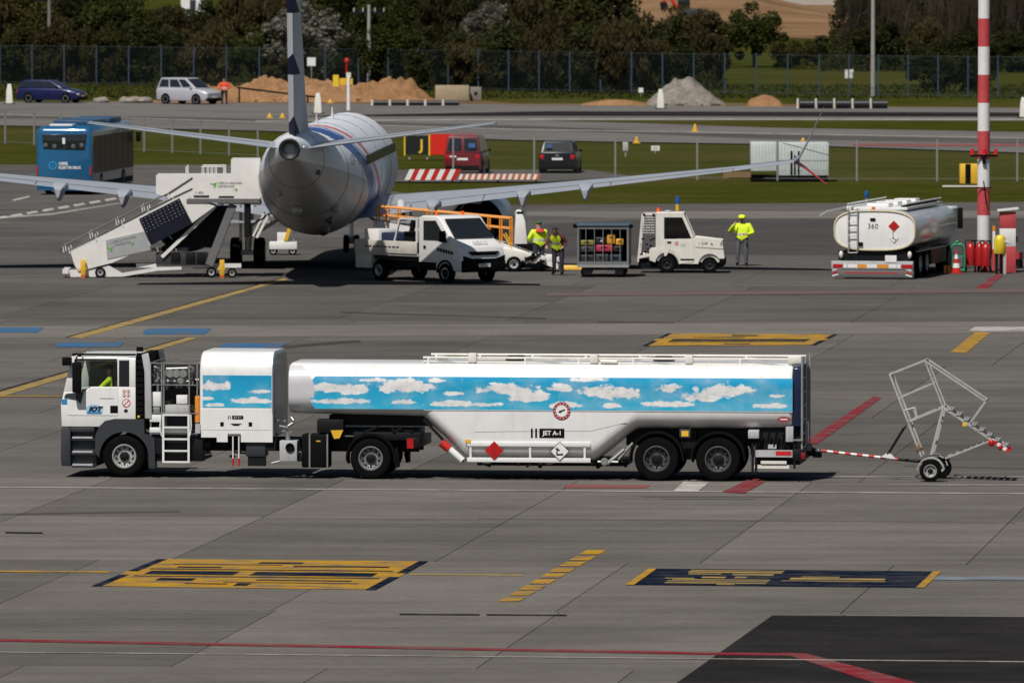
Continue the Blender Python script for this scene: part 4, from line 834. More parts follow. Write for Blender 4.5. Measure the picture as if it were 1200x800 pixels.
MB().loft([ell(*a) for a in ((19.6, 2.9, .05, .05), (19.3, 2.92, .45, .45), (18.4, 2.98, 1.0, 1.0), (16.8, 3.15, 1.52, 1.55), (14.8, 3.34, 1.82, 1.94), (13, 3.4, 1.88, 2.0), (6, 3.4, 1.88, 2.0), (0, 3.4, 1.88, 2.0), (-5.5, 3.4, 1.88, 2.0), (-8, 3.47, 1.86, 1.93), (-10, 3.62, 1.77, 1.78), (-12, 3.84, 1.58, 1.55), (-14, 4.1, 1.3, 1.27), (-16, 4.4, .97, .99), (-17.8, 4.67, .66, .71), (-19.0, 4.83, .45, .48), (-19.6, 4.88, .38, .4))]).build('fuselage', FM, AC)
MB().lathe([(.34, .0), (.37, -.02), (.375, -.32), (.33, -.36), (.2, -.3), (.19, .1), (.001, .1)], 'y', (0, -19.55, 4.89), 24).build('exhaust_pipe', mat('burnt_metal', (.02, .02, .022), .5, .4), AC)
for s in (-1, 1): MB().ball((s * .47, -19.2, 4.94), .05, n=8).build('tail_light', LAMP(), AC)
def foil(x, yle, ch, z, tk, n=9, vert=False, tw=0.):
    pts = []
    for k in range(n): c = 1 - k / (n - 1); pts.append((c, 1))
    for k in range(1, n - 1): pts.append((k / (n - 1), -1))
    out = []
    for c, s in pts:
        th = tk * 2.6 * (.2969 * math.sqrt(c) - .126 * c - .3516 * c * c + .2843 * c ** 3 - .1036 * c ** 4) * ch + .004
        y = yle - c * ch
        out.append((x + s * (th + .09), y, z) if vert else (x, y, z + s * th * (1.15 if s > 0 else .85) - tw * c * ch))
    return out
for s in (-1, 1):
    w = MB().loft([foil(s * x, a, c, z, t, tw=tw) for x, a, c, z, t, tw in ((1.0, 6.7, 8.4, 2.25, .13, .05), (1.9, 6.2, 7.7, 2.32, .13, .05), (5.8, 4.05, 5.1, 2.72, .11, .042), (10.5, 1.45, 3.6, 3.22, .10, .036), (15.0, -1.0, 2.25, 3.73, .095, .03), (17.2, -2.2, 1.65, 4.02, .095, .02))]).build('wing', WG2, AC)
    for x in (2.6, 4.6, 6.7, 9.5):                   # spoilers / flap panels lying on the wing
        x1 = x + 1.8; f = lambda xx, c: (s * xx, 6.2 - (xx - 1.9) * .55 - c * (7.7 - (xx - 1.9) * (.667 if xx < 5.8 else .45)), 0)
        ya, yb = (-.55, -.55) if x < 5 else (f(x, .72)[1], f(x1, .72)[1])
        zz = 2.36 + (x - 1.9) * .105
    MB().prism([(s * 1.9, -1.25), (s * 5.3, -1.0), (s * 5.3, -1.75), (s * 1.9, -2.1)], 'z', 1.72, 1.80).build('inboard_flap', WG2, w)
    hol = MB()
    for i in range(4):
        for j in range(2): hol.box(s * (2.35 + i * .62) - .09, s * (2.35 + i * .62) + .09, -1.95 + j * .35, -1.83 + j * .35, 1.80, 1.812)
    hol.build('flap_vent', BLACK(), w)
    MB().loft([foil(s * x, a, c, z, .24 if z < 5 else .16) for x, a, c, z in ((17.2, -2.2, 1.65, 4.0), (17.4, -2.7, 1.25, 4.15), (17.75, -3.1, .95, 4.8), (18.3, -3.7, .55, 6.0))]).build('winglet', mat('winglet_grey', (.25, .26, .29), .35, .2), w)
    MB().loft([foil(s * x, a, c, z, .26) for x, a, c, z in ((17.25, -2.6, 1.2, 4.0), (17.6, -3.0, .8, 3.8), (18.4, -3.6, .35, 3.2))]).build('winglet_strake', RED(), w)
    for x, ln in ((4.0, 2.4), (7.3, 2.2), (9.6, 1.9)):
        yt = {4.0: -1.3, 7.3: -1.6, 9.6: -2.0}[x]; zt = 2.32 + (x - 1.9) * .11 - .36
        MB().loft([[(s * x + hw * a_, yt + dy, zt + dz + hh * b_) for a_, b_ in ((-1, 1), (-.9, .4), (-.25, -1), (0, -1.1), (.25, -1), (.9, .4), (1, 1), (0, 1.1))] for dy, dz, hw, hh in ((ln, .1, .05, .05), (ln * .5, .1, .22, .26), (0, .04, .25, .32), (-.4, .0, .2, .26), (-.75, -.02, .1, .14))]).build('flap_fairing', WG2, w)
    MB().loft([foil(s * x, a, c, z, .1) for x, a, c, z in ((.3, -13.9, 4.3, 4.85), (.9, -14.3, 3.9, 4.92), (7.1, -17.6, 1.5, 5.76))]).build('tailplane', WG2, AC)
    e = MB().lathe([(.98, -3.4), (1.08, -1.9), (1.16, 0), (1.17, 1.4), (1.1, 2.3), (1.0, 2.5), (.9, 2.2), (.88, 0), (.92, -3.3), (.98, -3.4)], 'y', (s * 5.45, 5.4, 1.55), 32).build('engine', mat('nacelle_blue', (.13, .17, .24), .28, .3, var=.06), AC)
    MB().lathe([(.5, -3.9), (.65, -2.6), (.87, -.5), (.001, -.4)], 'y', (s * 5.45, 5.4, 1.55), 24).lathe([(.001, -4.3), (.2, -3.9), (.34, -3.3), (.34, -2.8)], 'y', (s * 5.45, 5.4, 1.55), 20).build('engine_core', mat('burnt_metal', (.02, .02, .022), .5, .4), e)
    MB().prism([(4.5, 2.3), (7.6, 2.5), (6.5, 2.72), (1.5, 2.6), (1.5, 2.3)], 'x', s * 5.45 - .18, s * 5.45 + .18).build('pylon', WG2, e, bev=.06)
    g = MB().tube((s * 2.86, 0, .56), (s * 2.75, .1, 2.5), .12, .15, 14).tube((s * 2.8, .05, 1.1), (s * 1.4, .3, 2.0), .06).tube((s * 2.86 - .42, 0, .57), (s * 2.86 + .42, 0, .57), .09).tube((s * 2.86, -.15, .6), (s * 2.84, -.28, 1.0), .04).tube((s * 2.84, -.28, 1.0), (s * 2.82, -.08, 1.4), .04).build('main_gear', W, AC)
    for dx in (-.43, .43): wheel(g, (s * 2.86 + dx, 0, .565), .565, .4, 1 if dx > 0 else -1, GALV(), rr=.5, axis='x', n=26, nuts=8)
    MB().prism([(-.5, 1.0), (.5, 1.0), (.6, 2.35), (-.6, 2.35)], 'x', s * 3.1, s * 3.14).build('gear_door', WG2, g)
    for i in range(24): MB().box(s * 1.84, s * 1.892, 11.6 - i * .76, 11.85 - i * .76, 3.95, 4.3).build('cabin_window', GLASS(), AC)
for yy, cz_, hw_, hh_, ang, w_, g_ in ((-13.2, 3.98, 1.42, 1.4, -97, .2, .36), (-10.5, 3.66, 1.74, 1.74, -62, .16, .05), (-11.5, 3.78, 1.64, 1.62, -48, .18, .34), (-9.0, 3.54, 1.82, 1.86, -75, .25, .04), (-14.5, 4.18, 1.22, 1.2, -125, .12, .3), (-16.4, 4.46, .9, .94, -30, .1, .06)):
    a_ = R(ang); MB().ball((hw_ * math.cos(a_), yy, cz_ + hh_ * math.sin(a_)), w_, w_ * 1.6, w_, 10).build('access_panel', mat('panel_grey_%d' % int(g_ * 100), (g_, g_, g_), .4), AC)
PLN = mat('panel_gap', (.06, .062, .068), .6)
for s in (-1, 1):
    up = lambda x, a, c, z, t, tw, f_: (s * x, a - f_ * c, z + 1.15 * t * 2.6 * (.2969 * math.sqrt(f_) - .126 * f_ - .3516 * f_ * f_ + .2843 * f_ ** 3 - .1036 * f_ ** 4) * c + .006 - tw * f_ * c)
    W4 = ((1.9, 6.2, 7.7, 2.32, .13, .05), (5.8, 4.05, 5.1, 2.72, .11, .042), (10.5, 1.45, 3.6, 3.22, .10, .036), (15.0, -1.0, 2.25, 3.73, .095, .03), (17.2, -2.2, 1.65, 4.02, .095, .02))
    MB().path([up(*w4, .70) for w4 in W4[:4]], .02, n=4).path([up(*w4, .16) for w4 in W4], .02, n=4).each('panel_line', PLN, AC)
    for i in range(1, 4): MB().tube(up(*W4[i], .70), up(*W4[i], .97), .02, n=4).build('panel_line', PLN, AC)
    T3 = ((.9, -14.3, 3.9, 4.92, .1, 0), (7.1, -17.6, 1.5, 5.76, .1, 0)); MB().path([up(*w4, .68) for w4 in T3], .018, n=4).build('panel_line', PLN, AC)
for st_ in ((-8, 3.47, 1.86, 1.93), (-12, 3.84, 1.58, 1.55), (-16, 4.4, .97, .99), (-3, 3.4, 1.88, 2.0), (3, 3.4, 1.88, 2.0), (9, 3.4, 1.88, 2.0)):
    rg_ = ell(st_[0], st_[1], st_[2] + .002, st_[3] + .002, 48); MB().path(rg_ + rg_[:1], .010, n=4).build('skin_seam', PLN, AC)
# fin: dorsal fillet, fin and navy arrow print
def fin_mat():
    m = bpy.data.materials.new('fin_paint'); m.use_nodes = True; t = m.node_tree; b = t.nodes['Principled BSDF']; L = t.links.new; b.inputs['Roughness'].default_value = .6; b.inputs['Specular IOR Level'].default_value = .12
    tc = nd(t, 'ShaderNodeTexCoord'); sp = nd(t, 'ShaderNodeSeparateXYZ'); L(tc.outputs['Object'], sp.inputs[0])
    def M_(op, a, bb):
        n = nd(t, 'ShaderNodeMath', operation=op)
        for i, v in enumerate((a, bb)):
            if isinstance(v, (int, float)): n.inputs[i].default_value = v
            else: L(v, n.inputs[i])
        return n.outputs[0]
    te = M_('ADD', sp.outputs['Y'], M_('ADD', M_('MULTIPLY', sp.outputs['Z'], .14), 18.75))       # distance from the trailing edge
    ph = M_('FRACT', M_('MULTIPLY', M_('ADD', sp.outputs['Z'], -5.3), 1 / 2.15), 0.)
    f = M_('LESS_THAN', ph, M_('SUBTRACT', .40, M_('MULTIPLY', M_('ABSOLUTE', M_('SUBTRACT', te, .25), 0), .16)))
    x = nd(t, 'ShaderNodeMix', data_type='RGBA'); L(f, x.inputs['Factor']); x.inputs['A'].default_value = (.50, .51, .53, 1); x.inputs['B'].default_value = (.008, .010, .035, 1); L(x.outputs['Result'], b.inputs['Base Color']); return m
MB().loft([[(p[0], p[1], p[2]) for p in foil(0, a, c, z, t, vert=True)] for a, c, z, t in ((-9.5, 9.2, 5.0, .06), (-12.2, 6.7, 5.5, .085), (-13.6, 5.4, 6.4, .10), (-15.6, 3.9, 9.0, .115), (-17.8, 2.3, 12.3, .14))]).build('fin', fin_mat(), AC)
MB().tube((0, -5.0, 5.38), (0, -5.2, 5.75), .05, .02).tube((0, 4.0, 5.38), (0, 3.8, 5.8), .06, .02).build('antenna', W, AC)
MB().tube((0, 15.4, .34), (0, 15.6, 1.8), .09).build('nose_gear', W, AC)
for dx in (-.2, .2): wheel(AC, (dx, 15.4, .34), .34, .2, 1 if dx > 0 else -1, axis='x', n=20)
text('OK-TS', .62, (1.72, -10.3, 4.25), mat('navy_print', (.006, .012, .05), .4), AC, name='registration', rot=(90, 0, 82))
# ------------------------------------------------------------------ passenger stairs
SS = 32.9
ST = thing('passenger_stairs', 'white mobile boarding stairs with green leaf logo raised against the airliner', 'stairs', G(75, 325.5), 0)
def s2(u, v, y=0.): return ((50 + u / 4.286 - 75) / SS, y, (325.5 - 180 - v / 4.286) / SS)
def sp2(*uv): return [(s2(u, v)[0], s2(u, v)[2]) for u, v in uv]
SWH = mat('stairs_white', (.70, .69, .66), .4, var=.06, dirt=.25, dcol=(.35, .33, .3))
for y0, y1, nm in ((0, .06, 'near'), (1.9, 1.96, 'far')):
    MB().prism(sp2((140, 492), (640, 222), (700, 212), (870, 262), (760, 342), (545, 462), (350, 548), (180, 590), (160, 560)), 'y', y0, y1).build('side_panel', SWH, ST)
    MB().prism(sp2((572, 105), (756, 105), (756, 222), (700, 212), (640, 222), (572, 200)), 'y', y0, y1 - .01).prism(sp2((756.4, 105), (950, 105), (950, 26), (1092, 26), (1098, 225), (726, 225), (756.4, 222)), 'y', y0 - .02, y1).build('platform_panel', SWH, ST)
    a = Vector(s2(95, 468, y0 - .02)); b = Vector(s2(636, 196, y0 - .02)); c_ = Vector(s2(756, 118, y0 - .02))
    MB().path([a, b, c_], .022).path([Vector(s2(80, 490, y0 - .02)), a], .022).path([Vector(s2(120, 492, y0 - .02)), Vector(s2(650, 222, y0 - .02)), Vector(s2(756, 172, y0 - .02))], .018).path([Vector(s2(80, 490, y0 - .02)), Vector(s2(100, 500, y0 - .02)), Vector(s2(122, 492, y0 - .02))], .022).build('handrail', mat('dark_handrail', (.09, .09, .085), .5, .3), ST)
    for u, v in ((100, 462), (130, 468), (235, 392), (265, 402), (368, 325), (398, 332), (498, 258), (528, 262), (632, 196), (655, 205)):
        P = Vector(s2(u, v, y0 - .02)); MB().bar(P, P + Vector((.05, 0, -.24)), .03, .03).build('baluster', SWH, ST)
    for u in (725, 805, 830, 850, 870, 915): MB().tube(s2(u, 62, y0 + .03), s2(u, 106, y0 + .03), .03 if u in (725, 915) else .02).build('platform_post', SWH, ST)
    MB().path([s2(800, 64, y0 + .03), s2(915, 64, y0 + .03)], .02).build('platform_rail', SWH, ST)
nst = 15
for i in range(nst):
    P = Vector(s2(160, 520, .06)).lerp(Vector(s2(740, 232, .06)), i / (nst - 1)); MB().box(P.x, P.x + .3, .065, 1.89, P.z - .03, P.z).build('tread', GALV(), ST)
MB().box(s2(726, 0)[0], s2(1095, 0)[0], -.03, 1.99, s2(0, 246)[2], s2(0, 227)[2]).build('platform_floor', mat('floor_beam', (.12, .12, .12), .6), ST)
MB().prism(sp2((486, 326), (690, 222), (756, 350), (546, 460)), 'y', -.05, -.012).build('solar_panel', mat('solar_cells', (.008, .009, .02), .2, var=.3, scale=9), ST)
sp_ = ST.children[-1]; m = MB()
for i in range(5):
    for j in range(11):
        s_, t_ = (j + .5) / 11, (i + .6) / 9; u = 486 + (690 - 486) * s_ + (546 - 486) * t_; v = 326 + (222 - 326) * s_ + (460 - 326) * t_; p = s2(u, v); m.box(p[0] - .012, p[0] + .012, -.054, -.0505, p[2] - .012, p[2] + .012)
m.build('cell_contact', LGREY(), sp_)
MB().prism(sp2((318, 434), (520, 388), (544, 482), (326, 530)), 'y', -.02, -.002).build('sign_board', mat('grey_board', (.33, .34, .35), .5), ST)
GREEN = mat('leaf_green', (.12, .42, .04), .5)
def leaf(u, v, k=1.): MB().prism(sp2((u - 22 * k, v - 8 * k), (u - 4 * k, v - 6 * k), (u + 14 * k, v - 14 * k), (u + 8 * k, v + 6 * k), (u - 2 * k, v + 16 * k), (u, v + 2 * k)), 'y', -.034, -.026).build('leaf_logo', GREEN, ST)
leaf(865, 155); leaf(975, 180, .6); leaf(342, 478, .9); leaf(452, 452, .6)
TXT = mat('dark_print', (.02, .022, .03), .5)
p = s2(945, 147, -.028); text('CZECH AIRLINES', .115, p, TXT, ST); p = s2(925, 163, -.028); text('HANDLING', .115, p, TXT, ST)
p = s2(790, 196, -.028); text('1 493', .13, p, TXT, ST); MB().box(s2(762, 0)[0], s2(840, 0)[0], -.028, -.0205, s2(0, 219)[2], s2(0, 208)[2]).box(s2(888, 0)[0], s2(965, 0)[0], -.028, -.0205, s2(0, 221)[2], s2(0, 211)[2]).build('warning_strip', TXT, ST)
p = s2(410, 432, -.0215); text('CZECH AIRLINES', .115, p, TXT, ST, rot=(90, -14, 0)); p = s2(405, 452, -.0215); text('HANDLING', .115, p, TXT, ST, rot=(90, -14, 0))
# stairs running gear
MB().prism(sp2((100, 600), (100, 585), (240, 580), (330, 560), (400, 600), (580, 570), (700, 568), (700, 582), (580, 588), (400, 618), (120, 620)), 'y', .05, .16).box(s2(100, 0)[0], s2(130, 0)[0], -.1, 2.0, .15, .3).build('chassis', SWH, ST)
MB().box(s2(540, 0)[0], s2(725, 0)[0], 1.6, 1.75, s2(0, 498)[2], s2(0, 480)[2]).box(s2(470, 0)[0], s2(1000, 0)[0], .3, .4, .35, .5).build('chassis_beam', SWH, ST)
wheel(ST, (s2(290, 0)[0], .05, .19), .19, .14, -1, LGREY(), n=20, nuts=5); wheel(ST, (s2(290, 0)[0], 1.9, .19), .19, .14, 1, LGREY(), n=20, nuts=5)
wheel(ST, (s2(955, 0)[0], .05, .17), .17, .14, -1, LGREY(), n=20, nuts=5); wheel(ST, (s2(850, 0)[0], .2, .19), .19, .14, -1, LGREY(), n=20, nuts=5)
MB().box(s2(570, 0)[0], s2(830, 0)[0], .2, 1.2, s2(0, 560)[2], s2(0, 500)[2]).build('drive_unit', GREYP(), ST, bev=.02)
for u in (670, 745, 800): MB().box(s2(u - 24, 0)[0], s2(u + 22, 0)[0], .15, .198, s2(0, 548)[2], s2(0, 498)[2]).build('battery_door', DARK(), ST, bev=.01)
for y in (.15, 1.75):
    MB().bar(s2(955, 262, y), s2(838, 560, y), .12, .28).build('support_leg', mat('grey_leg', (.16, .165, .17), .5, .2), ST)
    MB().bar(s2(1030, 250, y), s2(1030, 420, y), .16, .2).bar(s2(1130, 310, y), s2(1050, 365, y), .05, .05).build('hydraulic_ram', D, ST)
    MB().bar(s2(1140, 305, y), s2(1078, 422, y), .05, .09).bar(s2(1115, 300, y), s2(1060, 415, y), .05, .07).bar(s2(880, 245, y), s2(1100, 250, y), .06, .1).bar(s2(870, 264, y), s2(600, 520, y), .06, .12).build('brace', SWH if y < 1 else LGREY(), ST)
MB().prism(sp2((860, 268), (940, 262), (860, 480), (720, 470), (600, 500), (590, 478)), 'y', 1.2, 1.24).build('underside_shade', DARK(), ST)  # dark sheet in place of the shade beneath the stair flight
for u in (205, 905):
    MB().box(s2(u - 12, 0)[0], s2(u + 12, 0)[0], -.2, -.06, .1, s2(0, 532)[2]).box(s2(u - 22, 0)[0], s2(u + 18, 0)[0], -.18, -.08, .28, .36).build('stabiliser_jack', YELLOW(), ST, bev=.01); MB().box(s2(u - 10, 0)[0], s2(u + 10, 0)[0], -.22, -.06, 0, .1).build('jack_foot', mat('orange_red', (.55, .1, .02), .5), ST)
# ------------------------------------------------------------------ hydraulic cart under the tail
gc = thing('service_cart', 'small white service cart with a yellow jack arm under the airliner tail', 'cart', G(331, 299), 0)
MB().box(-.5, .55, 0, .9, .22, .5).box(-.2, .2, .1, .6, .5, .85).tube((.4, .3, .5), (.45, .3, .95), .03).build('body', W, gc, bev=.03)
MB().bar((.12, .05, .55), (.5, .05, 1.75), .1, .14).build('jack_arm', YELLOW(), gc)
for x in (-.35, .38): wheel(gc, (x, .05, .16), .16, .1, -1, n=18, nuts=5); wheel(gc, (x, .85, .16), .16, .1, 1, n=18, nuts=5)
# ------------------------------------------------------------------ white flatbed van
VN = thing('flatbed_van', 'white drop-side flatbed van with black grille parked under the airliner wing', 'van', G(441, 326.0), -50)
VW = mat('van_white', (.72, .72, .71), .3, var=.04, dirt=.2, dcol=(.4, .38, .35), coat=.4)
BED = mat('scuffed_bed_white', (.55, .53, .48), .5, var=.1, scale=3, dirt=.6, dcol=(.24, .17, .1))
for y0, y1 in ((-1.02, -.98), (.98, 1.02)): MB().box(.02, 3.5, y0, y1, .98, 1.42).build('drop_side', BED, VN, bev=.008)
MB().box(.0, 3.52, -.978, .978, .9, .978).box(-.02, .02, -.99, .99, .98, 1.42).build('bed_floor', BED, VN)
MB().box(.05, .95, -1.0, -.7, .42, .9).build('tool_box', BED, VN, bev=.015); MB().box(.05, .95, .7, 1.0, .42, .9).build('tool_box', BED, VN, bev=.015)
MB().box(.1, 5.7, -.45, -.35, .5, .72).box(.1, 5.7, .35, .45, .5, .72).box(1.0, 3.6, -.9, .9, .75, .9).build('chassis', D, VN)
m = MB()
for y in (-.95, .95): m.bar((3.45, y, 1.4), (3.45, y, 2.25), .07, .07); m.bar((3.45, y, 2.22), (2.5, y, 2.22), .06, .06); m.bar((2.5, y, 2.22), (2.2, y, 1.4), .06, .06)
m.bar((3.45, -.95, 2.25), (3.45, .95, 2.25), .07, .07).bar((2.5, -.95, 2.22), (2.5, .95, 2.22), .06, .06).build('load_frame', VW, VN)
MB().box(.3, 1.1, -.8, .1, .98, 1.8).build('tool_chest', W, VN, bev=.04); MB().box(1.3, 2.2, -.85, .3, .98, 1.7).build('tool_chest', mat('navy_case', (.02, .03, .07), .5), VN, bev=.05); MB().box(2.3, 3.3, -.6, .8, .98, 1.75).tube((1.2, .5, 1.0), (1.5, .5, 2.1), .1).each('load', DARK(), VN)
prof = [(3.56, .5), (3.56, 2.28), (3.75, 2.36), (4.55, 2.36), (4.72, 2.28), (5.42, 1.56), (5.88, 1.3), (5.98, 1.05), (6.0, .55), (5.9, .42)]
MB().prism(prof, 'y', -.98, .98).build('cab', VW, VN, bev=.05, seg=3)
MB().add([(4.78, -.82, 2.24), (4.78, .82, 2.24), (5.44, .9, 1.60), (5.44, -.9, 1.60)], [(0, 1, 2, 3)]).build('windscreen', GLASS(), VN, smooth=0)
ws = VN.children[-1]; ws.location = (.025, 0, .025)
for s in (-1, 1):
    MB().prism([(3.85, 1.5), (3.85, 2.18), (4.52, 2.2), (5.05, 1.62), (5.15, 1.42), (4.6, 1.5)], 'y', s * .982, s * .995).build('side_window', GLASS(), VN)
    MB().prism([(4.55, .46), (4.55, .72), (3.6, .72), (3.6, .46)], 'y', s * .985, s * 1.0).build('sill', BLACK(), VN)
    MB().box(5.0, 5.14, s * 1.02 - .0, s * 1.24, 1.45, 1.85).build('mirror', BLACK(), VN, bev=.03)
    MB().box(3.85, 3.98, s * .985, s * 1.0, 1.2, 1.3).build('door_handle', BLACK(), VN)
    MB().box(5.84, 5.93, s * .60, s * .95, 1.02, 1.2).build('headlight', LAMP(), VN, bev=.02)
    MB().box(5.75, 5.99, s * .7, s * .97, .72, .78).build('fog_light', LAMP(), VN)
    wheel(VN, (1.35, s * .88, .36), .36, .26, s, GALV(), n=22, nuts=6); wheel(VN, (5.05, s * .895, .36), .36, .24, s, GALV(), n=22, nuts=6)
    c_ = 5.05; ar = [(c_ + .47 * math.cos(R(g)), .36 + .47 * math.sin(R(g))) for g in range(0, 181, 15)] + [(c_ + .39 * math.cos(R(g)), .36 + .39 * math.sin(R(g))) for g in range(180, -1, -15)]
    MB().prism(ar, 'y', s * .975, s * 1.01).build('wheel_arch', BLACK(), VN); MB().lathe([(.001, 0), (.4, 0), (.4, .01), (.001, .01)], 'y', (5.05, s * .978, .4), 20).build('wheel_well', BLACK(), VN)
MB().box(5.92, 6.03, -.99, .99, .4, .82).build('front_bumper', BLACK(), VN, bev=.04)
MB().prism([(-.55, 1.0), (.55, 1.0), (.72, 1.13), (-.72, 1.13)], 'x', 5.95, 6.02).build('grille', BLACK(), VN, bev=.02)
MB().prism([(-.95, .99), (-.55, .88), (.55, .88), (.95, .99), (.95, .82), (-.95, .82)], 'x', 6.0, 6.035).build('lower_grille', BLACK(), VN)
MB().box(6.036, 6.05, -.27, .27, .58, .7).build('number_plate', W, VN); text('5AM 1871', .1, (6.052, 0, .64), BLACK(), VN, rot=(90, 0, 90))
text('IVECO', .2, (5.79, 0, 1.42), LGREY(), VN, rot=(62, 0, 90), ext=.006, sx=1.2)
m = MB()
for i in range(6): m.box(4.62 + i * .15, 4.72 + i * .15, -.996, -.984, 1.12 - .02 * i, 1.24 - .02 * i)
m.build('side_stripes', BLACK(), VN)
for i in range(9): MB().box(.6 + i * .22, .6 + i * .22 + .15, -1.024, -1.0205, 1.17, 1.23).build('side_lettering', TXT, VN)
for y in (-.6, .6): MB().lathe([(.001, .14), (.05, .13), (.065, .05), (.07, 0)], 'z', (4.1, y, 2.36), 12).build('beacon', mat('amber_beacon', (.75, .12, .01), .25), VN)
# ------------------------------------------------------------------ belt loader with orange rails
BL = thing('belt_loader', 'white baggage belt loader with orange guard rails reaching to the airliner hold', 'loader', G(560, 318), -4)
bl = lambda px, py, y=0.: ((px - 560) / 32.3, y, (318 - py) / 32.3)
CR = CREAM(); OR = ORANGE()
P0, P1, P2 = bl(437, 262), bl(590, 288), bl(655, 312)
for y in (.0, 1.0): MB().bar((P0[0], y, P0[2]), (P1[0], y, P1[2]), .08, .24).bar((P1[0], y, P1[2]), (P2[0], y, P2[2]), .08, .2).build('belt_frame', W, BL)
MB().loft([[(P[0], .05, P[2] + .1), (P[0], .95, P[2] + .1), (P[0], .95, P[2] - .02), (P[0], .05, P[2] - .02)] for P in (P0, P1, P2)]).build('belt', mat('belt_rubber', (.03, .03, .03), .8), BL)
for y in (-.02, 1.02):
    MB().path([bl(441, 242, y), bl(598, 256, y), bl(598, 272, y)], .035).path([bl(441, 252, y), bl(598, 268, y)], .028).build('guard_rail', OR, BL)
    for px in (441, 452, 466, 500, 540, 572, 586, 598): MB().tube(bl(px, 242 + (px - 441) * .089, y), bl(px, 262 + (px - 437) * .165, y), .03).build('rail_post', OR, BL)
    MB().tube(bl(590, 274, y), bl(605, 300, y), .03).build('rail_post', YELLOW(), BL)
MB().prism([(bl(600, 0)[0], .95), (bl(602, 0)[0], 2.2), (bl(612, 0)[0], 2.2), (bl(616, 0)[0], .95)], 'y', 1.1, 1.9).build('operator_cab', W, BL, bev=.04); MB().box(bl(603, 0)[0], bl(611, 0)[0], 1.09, 1.099, 2.06, 2.14).build('cab_slot', BLACK(), BL)
MB().prism([(bl(520, 0)[0], .3), (bl(520, 0)[0], .8), (bl(595, 0)[0], .85), (bl(640, 0)[0], .55), (bl(640, 0)[0], .3)], 'y', -.2, 1.9).build('chassis', CR, BL, bev=.03)
m = MB(); random.seed(4)
for i in range(14):
    x = bl(random.uniform(612, 655), 0)[0]; z = random.uniform(.3, .62); m.tube((x, -.24, z), (x + random.uniform(-.25, .25), -.22, z + random.uniform(-.1, .1)), random.uniform(.03, .07))
m.box(bl(603, 0)[0], bl(622, 0)[0], 1.1, 1.95, .72, .95); m.each('hose', BLACK(), BL)
for x in (bl(534, 0)[0], bl(603, 0)[0]): wheel(BL, (x, -.18, .28), .28, .2, -1, LGREY(), n=22, nuts=5); wheel(BL, (x, 1.85, .28), .28, .2, 1, LGREY(), n=22, nuts=5)
MB().box(bl(640, 0)[0], bl(658, 0)[0], -.05, .6, .35, .62).build('belt_roller', W, BL, bev=.04)
# ------------------------------------------------------------------ baggage cart and luggage
BC = thing('baggage_cart', 'caged baggage cart with grey bars and blue roof hitched to the tow tractor', 'cart', G(676.5, 325), -3)
WC, DC, HC = 1.84, 2.2, 1.84
MB().box(0, WC, 0, DC, .36, .46).build('floor', mat('cart_grey', (.33, .33, .33), .5, .3), BC)
CG = mat('cart_frame_grey', (.20, .205, .21), .45, .3, dirt=.3)
for x in (.03, WC - .03):
    for y in (.03, DC - .03): MB().box(x - .035, x + .035, y - .035, y + .035, .461, HC).build('corner_post', CG, BC)
for z in (.52, HC - .06):
    MB().box(.066, WC - .066, .0, .05, z - .05, z + .05).build('cross_rail', CG, BC)
for i in range(1, 6): MB().box(WC * i / 6 - .012, WC * i / 6 + .012, .008, .04, .571, HC - .111).build('bar', CG, BC)
MB().box(-.06, WC + .06, -.05, DC + .05, HC, HC + .045).build('roof', mat('faded_blue_tarp', (.05, .085, .12), .6, var=.2), BC, bev=.02)
MB().box(WC - .012, WC + .006, .1, DC - .1, .47, HC - .02).box(.0, .01, .1, DC - .1, .47, HC - .02).box(.05, WC - .05, DC - .03, DC - .01, .47, HC - .02).build('curtain', mat('dark_tarp', (.018, .02, .026), .7, var=.3), BC)
for x in (-.08, WC + .08): MB().ball((x, .0, HC + .0), .09, .09, .08).build('curtain_roll', BLACK(), BC)
for x in (.3, WC - .3):
    for y in (.3, DC - .35): wheel(BC, (x, y, .19), .19, .13, -1, n=18, nuts=5)
MB().box(.15, WC - .15, .1, DC - .1, .26, .36).box(.2, .5, .05, .4, .1, .3).box(WC - .5, WC - .2, .05, .4, .1, .3).box(WC, WC + .7, 1.3, 1.4, .25, .33).build('undercarriage', D, BC)
bags = [(.10, .47, .5, .30, .34, 'black suitcase lying at the bottom left of the baggage cart', 'a', (.012, .012, .014)), (.62, .47, .5, .3, .36, 'charcoal suitcase at the bottom middle of the baggage cart', 'b', (.03, .03, .034)),
        (1.14, .47, .46, .3, .35, 'navy suitcase at the bottom right of the baggage cart', 'c', (.015, .02, .05)), (.10, .83, .5, .3, .22, 'dark grey duffel on the left middle of the luggage pile', 'd', (.04, .042, .046)),
        (.64, .845, .62, .3, .26, 'crimson suitcase in the middle of the luggage pile', 'e', (.36, .03, .06)), (1.28, .84, .34, .3, .22, 'black backpack right of the crimson suitcase', 'f', (.01, .01, .011)),
        (.08, 1.07, .52, .3, .2, 'olive yellow holdall at the upper left of the luggage pile', 'g', (.20, .17, .02)), (1.05, 1.12, .3, .3, .38, 'tall orange bag at the top of the luggage pile', 'h', (.62, .30, .015)),
        (1.37, 1.08, .28, .3, .24, 'small orange bag at the right end of the luggage pile', 'i', (.66, .32, .02)), (.62, 1.12, .4, .3, .26, 'black bag with a pale tag at the top middle of the luggage pile', 'j', (.014, .014, .018))]
bm0 = BC.matrix_basis
